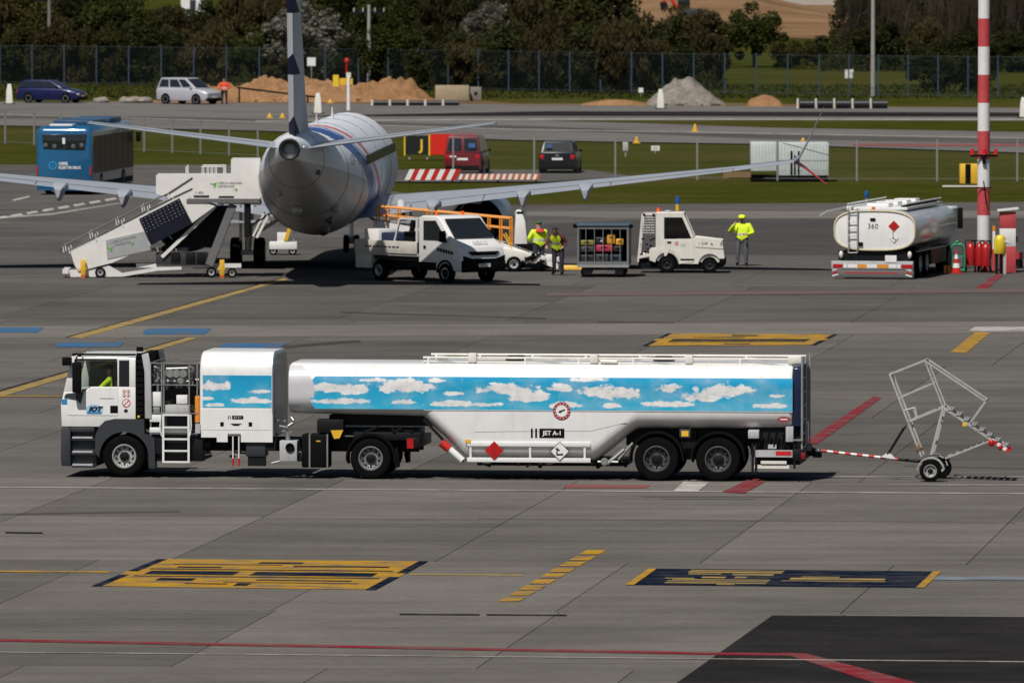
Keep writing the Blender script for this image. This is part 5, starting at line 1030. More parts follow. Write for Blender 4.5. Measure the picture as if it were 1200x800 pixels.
for x, z, w, d, h, lb, _, c in bags:
    b = thing('suitcase' if z < 1.05 else 'travel_bag', lb, 'luggage', (0, 0, 0), 0, 'luggage in the cart'); bk = mat('bag_' + _, c, .6, var=.25, scale=6)
    b.matrix_basis = Matrix.Translation(G(676.5, 325)) @ Matrix.Rotation(R(-3), 4, 'Z') @ Matrix.Translation((x, .14, z + (.0 if z < .8 else .06)))
    MB().box(0, w, 0, d * 2.2, 0, h).build('shell', bk, b, bev=.05, seg=3); MB().path([(w * .35, -.005, h * .6), (w * .35, -.03, h * .72), (w * .65, -.03, h * .72), (w * .65, -.005, h * .6)], .012, n=6).build('handle', BLACK(), b)
    if _ in 'j': MB().box(w * .5, w * .75, -.012, -.002, .1, .2).build('tag', W, b)
# ------------------------------------------------------------------ white baggage tow tractor
TT = thing('tow_tractor', 'boxy cream-white baggage tow tractor with orange beacon facing right', 'tow tractor', G(746.5, 320), -3)
t2 = lambda u, v: ((u - 120) / 236, (655 - v) / 236)
TP = lambda *uv: [t2(u, v) for u, v in uv]
TW = 1.45
wr, wf = t2(375, 580), t2(740, 590)
def arcs(c, r, a0, a1, st_=12): return [(c[0] + r * math.cos(R(a)), c[1] + r * math.sin(R(a))) for a in range(a0, a1, st_)]
body = TP((225, 545), (225, 452), (340, 440), (340, 365)) + TP((600, 362), (612, 345), (845, 372), (868, 520), (862, 545)) + [(wf[0] + .40, .42)] + arcs((wf[0], .30), .40, 20, 171) + [(wf[0] - .41, .33), (wr[0] + .43, .33)] + arcs((wr[0], .33), .42, 5, 176)
for y0, y1 in ((0, .06), (TW - .06, TW)): MB().prism(body, 'y', y0, y1).build('side_panel', CR, TT, bev=.008, seg=1)
MB().prism(TP((605, 560), (605, 352), (845, 376), (866, 525), (860, 560)), 'y', .061, TW - .061).prism(TP((225, 548), (225, 455), (345, 445), (345, 548)), 'y', .061, TW - .061).build('hood', CR, TT)
for y0, y1 in ((0, .07), (TW - .07, TW)):
    MB().prism(TP((280, 450), (280, 165), (300, 148), (350, 148), (350, 364), (342, 442)), 'y', y0 + .002, y1).prism(TP((350.5, 178), (350.5, 148), (520, 148), (606, 345), (585, 358), (505, 178)), 'y', y0 + .002, y1).build('cab_pillar', CR, TT)
MB().box(t2(285, 0)[0], t2(520, 0)[0], .0, TW, t2(0, 158)[1], t2(0, 138)[1]).build('cab_roof', CR, TT, bev=.02)
PT = pane_mat('tractor_glass', (.35, .38, .38), .08)
for y in (.03, TW - .04): MB().prism(TP((355, 360), (355, 180), (503, 180), (580, 356)), 'y', y, y + .01).build('window', PT, TT, smooth=0)
MB().add([(*t2(520, 0)[:1], .08, t2(0, 160)[1]), (t2(520, 0)[0], TW - .08, t2(0, 160)[1]), (t2(600, 0)[0], TW - .08, t2(0, 348)[1]), (t2(600, 0)[0], .08, t2(0, 348)[1])], [(0, 1, 2, 3)]).build('windscreen', PT, TT, smooth=0)
MB().box(t2(360, 0)[0], t2(460, 0)[0], .3, .75, t2(0, 400)[1], t2(0, 340)[1]).box(t2(355, 0)[0], t2(385, 0)[0], .3, .75, t2(0, 400)[1], t2(0, 230)[1]).tube((t2(540, 0)[0], .5, t2(0, 370)[1]), (t2(510, 0)[0], .5, t2(0, 300)[1]), .03).build('seat', BLACK(), TT, bev=.04)
MB().prism(TP((352, 540), (352, 368), (610, 366), (612, 560), (490, 575), (455, 490), (400, 455)), 'y', -.012, -.001).build('door', CR, TT, bev=.004, seg=1)
MB().prism(TP((490, 545), (490, 532), (608, 532), (608, 545)), 'y', -.02, -.0125).build('door_slot', BLACK(), TT); MB().prism(TP((378, 400), (378, 384), (412, 384), (412, 400)), 'y', -.025, -.0125).build('door_handle', BLACK(), TT)
MB().prism(TP((620, 436), (620, 430), (855, 445), (855, 452)), 'y', -.006, -.001).build('hood_seam', mat('seam_brown', (.2, .17, .13), .6), TT)
p = t2(680, 402); text('1 558', .13, (p[0], -.004, p[1]), TXT, TT, sx=1.2, shear=.2)
p = t2(758, 408); MB().prism([(p[0] - .05, p[1] + .05), (p[0] + .02, p[1] + .03), (p[0] + .05, p[1] - .05), (p[0] - .01, p[1] - .03)], 'y', -.006, -.001).build('hood_badge', TXT, TT)
p = t2(458, 402); MB().lathe([(.035, 0), (.07, 0), (.07, .004), (.035, .004)], 'y', (p[0], -.017, p[1]), 16).build('red_logo', mat('logo_red', (.5, .04, .05), .4), TT)
for i in range(2): p = t2(515, 408 + i * 14); MB().box(p[0] - .11, p[0] + .1, -.016, -.0125, p[1] - .012, p[1] + .012).build('small_print', LGREY(), TT)
p = t2(838, 405); MB().box(p[0] - .02, p[0] + .02, -.005, -.001, p[1] - .06, p[1] + .06).build('side_marker', TXT, TT)
MB().prism(TP((822, 585), (822, 528), (872, 528), (872, 585)), 'y', -.01, TW + .01).box(t2(225, 0)[0], t2(860, 0)[0], .12, TW - .12, .24, .42).build('front_bumper', BLACK(), TT, bev=.02)
for y, s in ((.09, -1), (TW - .09, 1)): wheel(TT, (wr[0], y, .33), .33, .22, s, mat('black_rim', (.03, .03, .03), .5, .3), n=24, nuts=6); wheel(TT, (wf[0], y, .30), .30, .2, s, mat('black_rim', (.03, .03, .03), .5, .3), n=24, nuts=6)
m = MB()
for y in (.05, TW - .05): m.bar((t2(128, 0)[0], y, t2(0, 560)[1]), (t2(165, 0)[0], y, t2(0, 152)[1]), .06, .06); m.bar((t2(165, 0)[0], y, t2(0, 155)[1]), (t2(280, 0)[0], y, t2(0, 152)[1]), .05, .05); m.bar((t2(128, 0)[0], y, t2(0, 520)[1]), (t2(228, 0)[0], y, t2(0, 500)[1]), .05, .1)
m.build('roll_frame', CR, TT)
m = MB()
for i in range(7): z = t2(0, 180 + i * 22)[1]; m.tube((t2(160, 0)[0], .06, z), (t2(270, 0)[0], .06, z), .008, n=5)
for i in range(6): x = t2(168 + i * 19, 0)[0]; m.tube((x, .06, t2(0, 180)[1]), (x - .02, .06, t2(0, 335)[1]), .008, n=5)
m.build('rear_grid', GALV(), TT)
random.seed(9); m = MB()
for i in range(12): x = t2(random.uniform(135, 280), 0)[0]; z = t2(0, random.uniform(345, 520))[1]; m.box(x - .05, x + .05, .05, .3, z - .03, z + .03)
m.box(t2(130, 0)[0], t2(230, 0)[0], .15, TW - .15, t2(0, 590)[1], t2(0, 530)[1]); m.each('rear_gear', D, TT); MB().ball((t2(182, 0)[0], .1, t2(0, 492)[1]), .06).build('rear_light', LAMP(), TT)
for u in (180, 262): MB().ball((t2(u, 0)[0], .05, t2(0, 158)[1]), .06, .05, .06).build('work_light', BLACK(), TT)
p = t2(297, 138); MB().lathe([(.001, .16), (.06, .15), (.07, .03), (.09, 0)], 'z', (p[0], .5, p[1]), 14).build('beacon', mat('amber_beacon', (.75, .12, .01), .25), TT)
p = t2(380, 138); MB().box(p[0] - .12, p[0] + .1, .3, .9, p[1], p[1] + .06).build('roof_hatch', LGREY(), TT, bev=.02)
# ------------------------------------------------------------------ ground crew
GT = mat('grey_trousers', (.10, .105, .13), .8, var=.2, scale=8); REDC = mat('red_collar', (.45, .04, .03), .8)
person('person', 'worker in a yellow-green jacket and cap standing alone right of the tow tractor', G(869.5, 311.5), -6,
       dict(el=(-.34, -.1, 1.18), wl=(-.22, -.27, 1.42), fl=(-.17, -.25, 1.5), er=(.3, -.02, 1.16), wr=(.18, -.25, 1.12), fr=(.1, -.28, 1.12), kl=(-.12, -.02, .5), kr=(.12, -.02, .5)),
       (GT, HIVIS(), HIVIS(), BLACK()), cap=(HIVIS(), 'cap'), vest=(HIVIS(), True), h=1.05)
person('person', 'worker in a yellow vest over an orange-red collar behind the belt loader end', G(631.5, 318), -150,
       dict(el=(-.27, -.08, 1.16), wl=(-.15, -.28, 1.12), fl=(-.08, -.32, 1.12), er=(.27, -.08, 1.16), wr=(.15, -.28, 1.1), fr=(.08, -.32, 1.1)),
       (NAVY(), HIVIS(), HIVIS(), BLACK()), cap=(mat('green_cap', (.03, .10, .02), .8), 'cap'), vest=(HIVIS(), True), h=1.02)
pw = [o for o in COL.objects if o.get('label', '').startswith('worker in a yellow vest')][0]; MB().lathe([(.10, 1.53), (.155, 1.47), (.2, 1.42), (.12, 1.40)], 'z', (0, 0, 0), 16).build('collar', REDC, pw)
person('person', 'dark-haired worker in a yellow-green vest bending toward the belt loader', G(654, 322.5), -16,
       dict(spn=(0, -.06, 1.13), chs=(0, -.17, 1.32), nck=(0, -.26, 1.44), hd0=(0, -.3, 1.51), hd1=(0, -.35, 1.59), hd2=(0, -.37, 1.65), sl=(-.19, -.18, 1.38), sr=(.19, -.18, 1.38), el=(-.26, -.28, 1.12), wl=(-.2, -.48, 1.02), fl=(-.18, -.56, 1.0), er=(.27, -.12, 1.12), wr=(.24, -.34, 1.0), fr=(.22, -.42, .97)),
       (NAVY(), HIVIS(), mat('maroon_cloth', (.09, .02, .025), .8), BLACK()), cap=(HAIR, 'hair'), vest=(HIVIS(), False), h=1.02)
wc = thing('wheel_chock', 'long yellow wheel chock on the apron left of the baggage cart', 'chock', G(668, 316), -4); MB().prism([(0, 0), (.16, 0), (.12, .16), (.05, .16)], 'x', -.35, .45).build('wedge', YELLOW(), wc, bev=.01); MB().tube((.45, .08, .1), (.62, .08, .1), .015).build('rope', D, wc)
# ------------------------------------------------------------------ tanker 360 seen from behind
K = thing('fuel_bowser', 'white fuel tanker lorry numbered 360 seen from behind near the striped mast', 'tanker', G(1024.5, 327), -12.5)
SK = 33.0
kx = lambda u: (960 + u / 6.665 - 1024.5) / SK
kz = lambda v: (327 - 215 - v / 6.665) / SK
def tring(y, x0, x1, z0, z1, ex=3.0, n=40):
    out = []
    for i in range(n):
        t = 2 * math.pi * i / n; c, s = math.cos(t), math.sin(t)
        out.append(((x0 + x1) / 2 + (x1 - x0) / 2 * math.copysign(abs(c) ** (2 / ex), c), y, (z0 + z1) / 2 + (z1 - z0) / 2 * math.copysign(abs(s) ** (2 / ex), s)))
    return out
a0, a1, b0, b1 = kx(105), kx(760), kz(525), kz(205)
POL = mat('polished_tank', (.62, .63, .65), .22, .55, var=.08)
MB().loft([tring(y, a0 + i, a1 - i, b0 + i, b1 - i) for y, i in ((.05, .02), (.1, 0), (8.3, 0), (8.4, .03))]).build('tank', POL, K)
MB().loft([tring(y, a0 - .005 + i, a1 + .005 - i, b0 - .005 + i, b1 + .005 - i) for y, i in ((.12, 0), (0, .0), (-.03, .02), (-.03, .05), (.02, .06))], cap=False).build('tank_rim', mat('cream_rim', (.62, .55, .38), .4), K)
MB().loft([tring(y, a0 + i, a1 - i, b0 + i, b1 - i) for y, i in ((.03, .05), (.01, .06), (-.02, .4), (-.03, .7))]).build('tank_end', WHITE(), K)
rl = MB()
for u in (228, 300): rl.tube((kx(u), -.12, kz(540)), (kx(u), -.12, kz(190)), .022)
ldd = rl.build('ladder', GALV(), K)
for v in (210, 295, 350, 405, 470, 540): MB().tube((kx(228), -.12, kz(v)), (kx(300), -.12, kz(v)), .016).build('rung', GALV(), ldd)
for v in (270, 325, 385, 440):
    for u in (228, 300): MB().box(kx(u) - .015, kx(u) + .015, -.12, .0, kz(v) - .012, kz(v) + .012).build('bracket', D, ldd)
text('360', .27, (kx(420), -.036, kz(335)), TXT, K)
MB().box(kx(398), kx(440), -.05, -.034, kz(290), kz(268)).box(kx(305), kx(340), -.05, -.02, kz(488), kz(458)).each('label_plate', BLACK(), K)
dk = lambda r: [(kx(587), kz(330) - r), (kx(587) + r, kz(330)), (kx(587), kz(330) + r), (kx(587) - r, kz(330))]
MB().prism(dk(.2), 'y', -.045, -.034).build('flammable_placard', mat('placard_red', (.55, .012, .012), .35), K)
MB().prism([(x, z - .42) for x, z in dk(.17)], 'y', -.04, -.03).build('environment_placard', W, K); MB().bar((kx(582), -.043, kz(430)), (kx(580), -.043, kz(375)), .004, .02).bar((kx(575), -.043, kz(420)), (kx(605), -.043, kz(440)), .004, .025).build('placard_symbol', BLACK(), K)
MB().lathe([(.001, .12), (.06, .1), (.07, 0)], 'z', (kx(418), .1, b1), 12).build('beacon', mat('amber_beacon', (.75, .12, .01), .25), K)
# rear light beam
MB().box(kx(95), kx(745), -.1, .12, kz(735), kz(672)).build('rear_bumper', mat('bumper_grey', (.14, .14, .14), .5, .2), K, bev=.02)
MB().box(kx(92), kx(742), -.12, .08, kz(668), kz(605)).build('light_beam', LGREY(), K, bev=.01)
for u0, u1, mm_ in ((105, 185, REDGLASS()), (650, 740, REDGLASS()), (188, 215, W), (225, 300, W), (304, 372, ORANGE()), (376, 455, W), (460, 545, ORANGE()), (550, 612, W), (618, 645, W)): MB().box(kx(u0), kx(u1), -.135, -.1205, kz(658), kz(630)).build('lamp', mm_, K)
for s, u in ((1, 95), (-1, 735)):
    for i in range(4):
        c_ = kx(u) + s * .015; q_ = [(c_, kz(728) + i * .1), (c_ + s * .22, kz(728) + i * .1 - .0), (c_ + s * .22, kz(728) + i * .1 + .045), (c_, kz(728) + i * .1 + .045)]
        MB().prism([(x, z + (.06 if k in (1, 2) else 0)) for k, (x, z) in enumerate(q_)], 'y', -.11, -.101).build('chevron', RED() if i % 2 else W, K)
MB().box(kx(200), kx(620), -.106, -.101, kz(700), kz(692)).build('reflector_strip', RED(), K)
MB().box(kx(522), kx(612), -.14, -.1, kz(612), kz(558)).build('number_plate', W, K)
MB().box(-1.0, 1.0, .3, 8.2, .45, .85).box(kx(140), kx(700), .1, .4, kz(600), kz(530)).build('chassis', D, K)
for u in (165, 712): MB().ball((kx(u), -.0, kz(555)), .08, .08, .13).build('hose_end', CREAM(), K)
for y in (1.6, 2.95, 7.6):
    for s in (-1, 1): wheel(K, (s * 1.15, y, .5), .5, .5, s, GALV(), axis='x', n=24)
MB().box(-1.35, -1.0, 1.0, 8.0, .4, .95).box(1.0, 1.4, 3.7, 6.8, .4, 1.0).box(1.2, 1.46, .9, 3.6, 1.0, 1.06).build('side_locker', D, K, bev=.02)
MB().path([(a1 - .02, .3, .98), (a1 - .02, 8.2, .98)], .02).path([(a1 + .03, .3, 1.75), (a1 + .03, 8.2, 1.75)], .014).build('side_rail', GALV(), K)
MB().box(-1.25, 1.25, 8.5, 10.2, .5, 2.3).build('cab', WHITE(), K, bev=.1, seg=3)
for s in (-1, 1): MB().box(s * 1.36, s * 1.54, 9.3, 9.45, 1.5, 2.25).tube((s * 1.25, 9.4, 2.2), (s * 1.45, 9.4, 2.2), .02).build('mirror', BLACK(), K, bev=.03)
MB().box(-.9, 1.05, .8, 7.9, b1 - .02, b1 + .07).box(-1.1, -.95, .5, 8.0, b1 - .02, b1 + .12).build('walkway', W, K, bev=.01)
for y in (1.2, 3.0, 4.8, 6.6): MB().box(-.5, .3, y, y + .9, b1 + .071, b1 + .2).build('manhole_box', W, K, bev=.03)
m = MB()
for i in range(16): m.box(.75, .95, 1.2 + i * .4, 1.42 + i * .4, b1 + .072, b1 + .13)
m.each('grating', BLACK(), K); MB().path([(1.0, .8, b1 + .2), (1.0, 7.9, b1 + .2)], .025).path([(-1.05, .5, b1 + .2), (-1.05, 8.0, b1 + .2)], .025).build('roof_rail', W, K)
MB().bar((-1.0, .5, b1 + .1), (-2.2, 2.5, b1 - .15), .05, .08).bar((-2.1, 2.4, b1 - .1), (-2.45, 2.5, b1 - .3), .05, .05).build('folded_arm', LGREY(), K)
# ------------------------------------------------------------------ striped mast, pillar, fire point
MT = thing('striped_mast', 'tall red and white striped floodlight mast at the right of the apron', 'mast', G(1152.5, 318), 0)
RW = [mat('weathered_red_paint', (.46, .055, .06), .5, var=.12, dirt=.25, dcol=(.3, .16, .15)), mat('weathered_white_paint', (.68, .67, .66), .45, var=.06, dirt=.3, dcol=(.4, .38, .36))]
for i in range(20):
    z0, z1 = i * 1.02 + (0 if i else 0), (i + 1) * 1.02; r = .235 - i * .003
    m = MB(); n = 16; rg = lambda z, k: [((r + (.012 if j % 2 else 0)) * math.cos(2 * math.pi * j / n), (r + (.012 if j % 2 else 0)) * math.sin(2 * math.pi * j / n), z) for j in range(n)]
    m.loft([rg(z0, 0), rg(z1 - .001, 0)]); m.build('stripe_section', RW[i % 2], MT)
for x in (-.42, 0, .42): MB().lathe([(.001, .22), (.06, .2), (.07, .02), (.08, 0)], 'z', (x, -.28, 4.25), 12).build('warning_lamp', mat('lamp_red_glass', (.5, .01, .01), .2), MT)
MB().box(-.5, .5, -.32, -.24, 4.17, 4.25).box(-.06, .06, -.34, -.26, 3.9, 4.2).tube((-.3, -.27, 3.05), (.3, -.27, 3.05), .02).tube((-.02, -.27, 3.3), (.1, -.27, 2.4), .02).each('lamp_bracket', BLACK(), MT)
MB().box(-.9, .9, -.15, .15, 20.4, 20.6).build('head_frame', GALV(), MT)
for x in (-.7, 0, .7): MB().box(x - .25, x + .25, -.35, -.15, 20.3, 20.8).build('floodlight', LAMP(), MT, bev=.03)
PL = thing('striped_pillar', 'short red and white hydrant pillar with a white lid beside the mast', 'pillar', G(1181, 319.5), 0)
for z0, z1, k in ((0, .95, 0), (.951, 1.6, 1), (1.601, 2.2, 0)): MB().box(-.29, .29, 0, .5, z0, z1).build('painted_section', RW[k], PL, bev=.01)
MB().prism([(-.38, 2.22), (.38, 2.30), (.38, 2.36), (-.38, 2.28)], 'y', -.1, .6).build('lid', W, PL); MB().box(.3, .36, .1, .3, 1.1, 1.3).build('side_box', BLACK(), PL)
def extinguisher(px, py, lb, s=1., scale=1.):
    e = thing('fire_extinguisher', lb, 'extinguisher', G(px, py), 0, 'fire point by the mast'); c = .17 * scale
    MB().lathe([(.001, .22), (c, .24), (c * 1.05, .3), (c * 1.05, .85), (c * .8, 1.0), (c * .35, 1.06), (c * .3, 1.12), (.001, 1.12)], 'z', (0, .1, 0), 18).build('cylinder', mat('extinguisher_red', (.36, .012, .015), .35, dirt=.2), e)
    MB().path([(0, .1, 1.1), (.12, .02, 1.15), (.2, .0, .9), (.18, 0, .5)], .02, n=6).path([(-.15, .15, .3), (-.18, .2, 1.15), (.18, .2, 1.15), (.15, .15, .3)], .016, n=6).build('hose', BLACK(), e)
    for x in (-.17, .17): wheel(e, (x, .12, .13), .13, .06, 1 if x > 0 else -1, axis='x', n=14, nuts=3)
    return e
extinguisher(1137.5, 319, 'wheeled red fire extinguisher between the green rack and the mast'); extinguisher(1155.5, 319.5, 'wheeled red fire extinguisher at the right foot of the mast', scale=1.05); extinguisher(1148, 319.2, 'wheeled red fire extinguisher at the left foot of the mast', scale=.9)
GRN = mat('green_frame', (.02, .28, .12), .45, dirt=.2)
gr = thing('hose_rack', 'green tubular rack standing between the tanker and the extinguishers', 'rack', G(1121, 319.5), 0)
for y in (0, .5): MB().path([(-.2, y, .05), (-.22, y, .9), (-.1, y, 1.02), (.2, y, 1.02), (.28, y, .9), (.28, y, .05)], .03).path([(-.2, y, .1), (.28, y, .1)], .025).build('frame', GRN, gr)
for z in (.12, .6, 1.0): MB().box(-.2, .26, 0, .5, z - .02, z + .02).build('shelf', GRN, gr)
MB().ball((.02, .25, 1.1), .07).build('knob', GRN, gr)
cn = thing('traffic_cone', 'red and white striped traffic cone inside the green rack', 'cone', G(1120.5, 320.2), 0)
for i in range(5): MB().lathe([(.17 - i * .03, .05 + i * .16), (.14 - i * .03, .05 + (i + 1) * .16)], 'z', (0, -.12, 0), 16).build('cone_band', RED() if i % 2 == 0 else W, cn)
MB().box(-.2, .2, -.32, .08, 0, .05).build('base', RED(), cn)
mk = thing('marker_post', 'small yellow and red striped marker beside the green rack', 'marker', G(1110, 320), 0)
for i in range(3): MB().box(-.12 + i * .08, -.041 + i * .08, 0, .08, 0, .28).build('stripe', (YELLOW(), RED(), YELLOW())[i], mk)
MB().tube((0, .04, .28), (.03, .04, .6), .025).build('stem', D, mk)
sp3 = thing('striped_post', 'slim white and red post right of the mast', 'post', G(1164.8, 319.5), 0)
for z0, z1, k in ((0, .85, 0), (.85, 1.5, 1), (1.5, 1.7, 0)): MB().tube((0, 0, z0), (0, 0, z1), .06, n=12).build('section', (RW[0], W, ORANGE())[(0, 1, 2)[k] if k < 2 else 2] if z0 < 1.4 else ORANGE(), sp3)
MB().box(-.1, .1, -.1, .1, 0, .06).build('foot', D, sp3)
yt_ = thing('hydrant_hood', 'yellow hooded fire hydrant cover on dark legs in front of the pillar', 'hydrant', G(1172, 321), 0)
MB().loft([[(w_ * math.cos(2 * math.pi * i / 14), .15 + w_ * .8 * math.sin(2 * math.pi * i / 14), z) for i in range(14)] for z, w_ in ((.72, .2), (.74, .22), (1.2, .22), (1.34, .18), (1.4, .08))]).build('hood', mat('hydrant_yellow', (.70, .52, .03), .45, dirt=.2), yt_)
MB().tube((.15, .1, 1.2), (.33, .05, 1.1), .05).build('nozzle', LGREY(), yt_)
for x, mm_ in ((-.12, D), (0.05, BLACK()), (.17, LGREY())): MB().box(x - .05, x + .05, .08, .22, 0, .73).build('leg', mm_, yt_)
br = thing('striped_barrier', 'red and white barrier lying at the right edge of the apron', 'barrier', G(1196, 313), 20)
for i in range(5): MB().box(i * .3 - .2, i * .3 + .1, 0, .15, .3, .55).build('segment', RW[i % 2], br)
for x in (-.1, 1.2): MB().box(x, x + .1, -.2, .35, 0, .3).build('foot', D, br)
tb = thing('blue_marker_light', 'short blue and yellow taxiway edge light behind the tow tractor roof', 'light', G(794, 247), 0)
MB().tube((0, 0, 0), (0, 0, .28), .09, n=12).build('base', YELLOW(), tb); MB().lathe([(.001, .62), (.07, .6), (.1, .4), (.08, .28)], 'z', (0, 0, 0), 14).build('lens', mat('blue_lens', (.01, .10, .36), .2), tb)
tb2 = thing('blue_marker_light', 'small blue taxiway edge light on the grass left of tanker roof', 'light', G(1015.5, 237), 0)
MB().tube((0, 0, 0), (0, 0, .2), .06, n=12).build('base', GALV(), tb2); MB().lathe([(.001, .5), (.07, .48), (.1, .3), (.08, .2)], 'z', (0, 0, 0), 14).build('lens', mat('blue_lens', (.01, .10, .36), .2), tb2)

# ------------------------------------------------------------------ cars and vans
def car(name, label, loc, rotz, L_, Wd, H_, st, gh, col, cat='car', panes=3, rear_wipe=False, wr_=.31, axles=(.2, .8), lights=True, plate=True, glass_rear=None):
    """x forward. st: stations (x, z0, z1, halfwidth); gh: (xb0, xb1, xt0, xt1, zb, zt, wb, wt) rear/front of the glasshouse at belt and roof"""
    o = thing(name, label, cat, loc, rotz)
    pm = mat('paint_' + label[:18].replace(' ', '_'), col, .35, .15, var=.06, coat=.35)
    rings = []
    for x, z0, z1, w in st:
        r = min(.14, (z1 - z0) * .3); rings.append([(x, y, z) for _, y, z in rring(0, -w, w, z0, z1, .06, r, 3)])
    MB().loft(rings).build('body', pm, o)
    xb0, xb1, xt0, xt1, zb, zt, wb, wt = gh
    lo = [(xb0, -wb, zb), (xb1, -wb, zb), (xb1, wb, zb), (xb0, wb, zb)]; hi = [(xt0, -wt, zt), (xt1, -wt, zt), (xt1, wt, zt), (xt0, wt, zt)]
    MB().add(lo + hi, [(3, 2, 1, 0), (4, 5, 6, 7), (0, 1, 5, 4), (1, 2, 6, 5), (2, 3, 7, 6), (3, 0, 4, 7)]).build('roof', pm, o, bev=.05, seg=3)
    def pn(a, b, c, d, s0, s1, t0, t1, nm, off):
        a, b, c, d = map(Vector, (a, b, c, d)); f = lambda s, t: a.lerp(b, s).lerp(d.lerp(c, s), t)
        q_ = [f(s0, t0), f(s1, t0), f(s1, t1), f(s0, t1)]; nrm = (q_[1] - q_[0]).cross(q_[3] - q_[0]).normalized()
        if nrm.dot(Vector(off)) < 0: nrm = -nrm
        q_ = [p_ + nrm * .012 for p_ in q_]; MB().add(q_, [(0, 1, 2, 3)]).build(nm, GLASS(), o, smooth=0)
    for i in range(panes):
        s0, s1 = i / panes + .02 + (.03 if i == 0 else 0), (i + 1) / panes - .02 - (.04 if i == panes - 1 else 0)
        pn(lo[0], lo[1], hi[1], hi[0], s0, s1, .14, .86, 'side_window', (0, -1, 0)); pn(lo[3], lo[2], hi[2], hi[3], s0, s1, .14, .86, 'side_window', (0, 1, 0))
    pn(lo[1], lo[2], hi[2], hi[1], .06, .94, .08, .9, 'windscreen', (1, 0, .3))
    if glass_rear:
        for g in glass_rear: pn(lo[0], lo[3], hi[3], hi[0], *g, 'rear_window', (-1, 0, .3))
    else: pn(lo[0], lo[3], hi[3], hi[0], .08, .92, .12, .88, 'rear_window', (-1, 0, .3))
    xr, xf = st[0][0], st[-1][0]; zr = st[0][2]
    for s in (-1, 1):
        for a_ in axles:
            wheel(o, (L_ * a_, s * (Wd / 2 - .085), wr_), wr_, .21, s, GALV(), rr=.64, n=22, nuts=5); MB().lathe([(.001, 0), (wr_ + .05, 0), (wr_ + .05, .006), (.001, .006)], 'y', (L_ * a_, s * (Wd / 2 + .004) - .003, wr_ + .02), 20).build('wheel_well', BLACK(), o)
        MB().box(xf - .18, xf + .005, s * (Wd / 2 - .42), s * (Wd / 2 - .12), st[-1][2] - .14, st[-1][2] - .02).build('headlight', LAMP(), o, bev=.02)
        MB().box(xr - .012, xr + .1, s * (Wd / 2 - .28), s * (Wd / 2 - .06), zr - .26, zr - .04).build('tail_light', REDGLASS(), o, bev=.02)
        MB().ball((xb1 - .35, s * (wb + .1), zb + .08), .09, .08, .07, 8).build('mirror', pm if col[2] > .3 else BLACK(), o)
    MB().box(xf - .08, xf + .02, -Wd / 2 + .1, Wd / 2 - .1, .2, .42).box(xr - .03, xr + .08, -Wd / 2 + .1, Wd / 2 - .1, .2, .45).build('bumper', BLACK(), o, bev=.03)
    if plate: MB().box(xr - .02, xr - .001, -.26, .26, zr - .3, zr - .19).build('number_plate', W, o); MB().box(xf + .021, xf + .03, -.26, .26, .42, .53).build('number_plate', W, o)
    return o
bc_ = car('parked_car', 'dark blue estate car parked on the far verge at the left', G(60, 121.0) + Vector((-1.95, 1.6, 0)), -20, 4.5, 1.8, 1.46, [(0, .35, .88, .8), (.1, .22, .95, .88), (1.0, .2, .97, .9), (3.3, .2, .95, .9), (4.2, .22, .78, .86), (4.5, .3, .66, .74)], (.05, 3.35, .45, 2.35, .94, 1.46, .8, .66), (.003, .007, .06)); bc_.scale = (.93, .93, .98)
car('parked_car', 'silver hatchback parked on the far verge beside the earth mound', G(220, 122.5) + Vector((-1.55, 2.0, 0)), -36, 4.0, 1.75, 1.62, [(0, .4, .92, .78), (.1, .24, 1.0, .86), (1.0, .22, 1.02, .875), (3.0, .22, 1.0, .875), (3.8, .24, .84, .83), (4.0, .32, .72, .72)], (.03, 3.15, .3, 2.2, .98, 1.64, .8, .66), (.42, .43, .47))
rv = car('parked_van', 'dark red van with a blue rear sticker parked before the red sign', G(542, 205.0) + Vector((0, 0, 0)), 84, 4.4, 1.8, 1.85, [(0, .3, 1.0, .86), (.06, .22, 1.04, .9), (1.5, .22, 1.05, .9), (3.6, .22, 1.02, .9), (4.2, .25, .82, .86), (4.4, .32, .7, .76)], (.02, 3.6, .18, 2.7, 1.03, 1.86, .86, .72), (.17, .014, .022), cat='van', glass_rear=[(.06, .46, .12, .86), (.54, .94, .12, .86)], wr_=.3)
MB().box(-.06, -.05, -.62, -.3, 1.3, 1.52).build('rear_sticker', mat('sticker_blue', (.05, .12, .3), .4), rv); rv.children[-1].location = (.08, 0, 0)
for i in range(2): MB().box(-.026, -.0125, .3, .62, .84 - .0 * i, .92).build('rear_lettering', W, rv) if i == 0 else None
dw = car('parked_car', 'dark navy estate car seen from behind right of the red van', G(653, 203.5), 86, 4.6, 1.82, 1.52, [(0, .3, .95, .84), (.06, .22, .98, .9), (1.2, .2, 1.0, .91), (3.4, .2, .98, .91), (4.3, .22, .8, .86), (4.6, .3, .68, .74)], (.02, 3.4, .35, 2.4, .96, 1.55, .84, .7), (.005, .007, .014))
MB().box(-.0, .01, .25, .55, 1.26, 1.4).build('rear_sticker', mat('sticker_blue', (.05, .12, .3), .4), dw); dw.children[-1].location = (.16, 0, 0)
MB().ball((-.02, 0, .86), .07, .1, .05).build('badge', ALU(), dw)
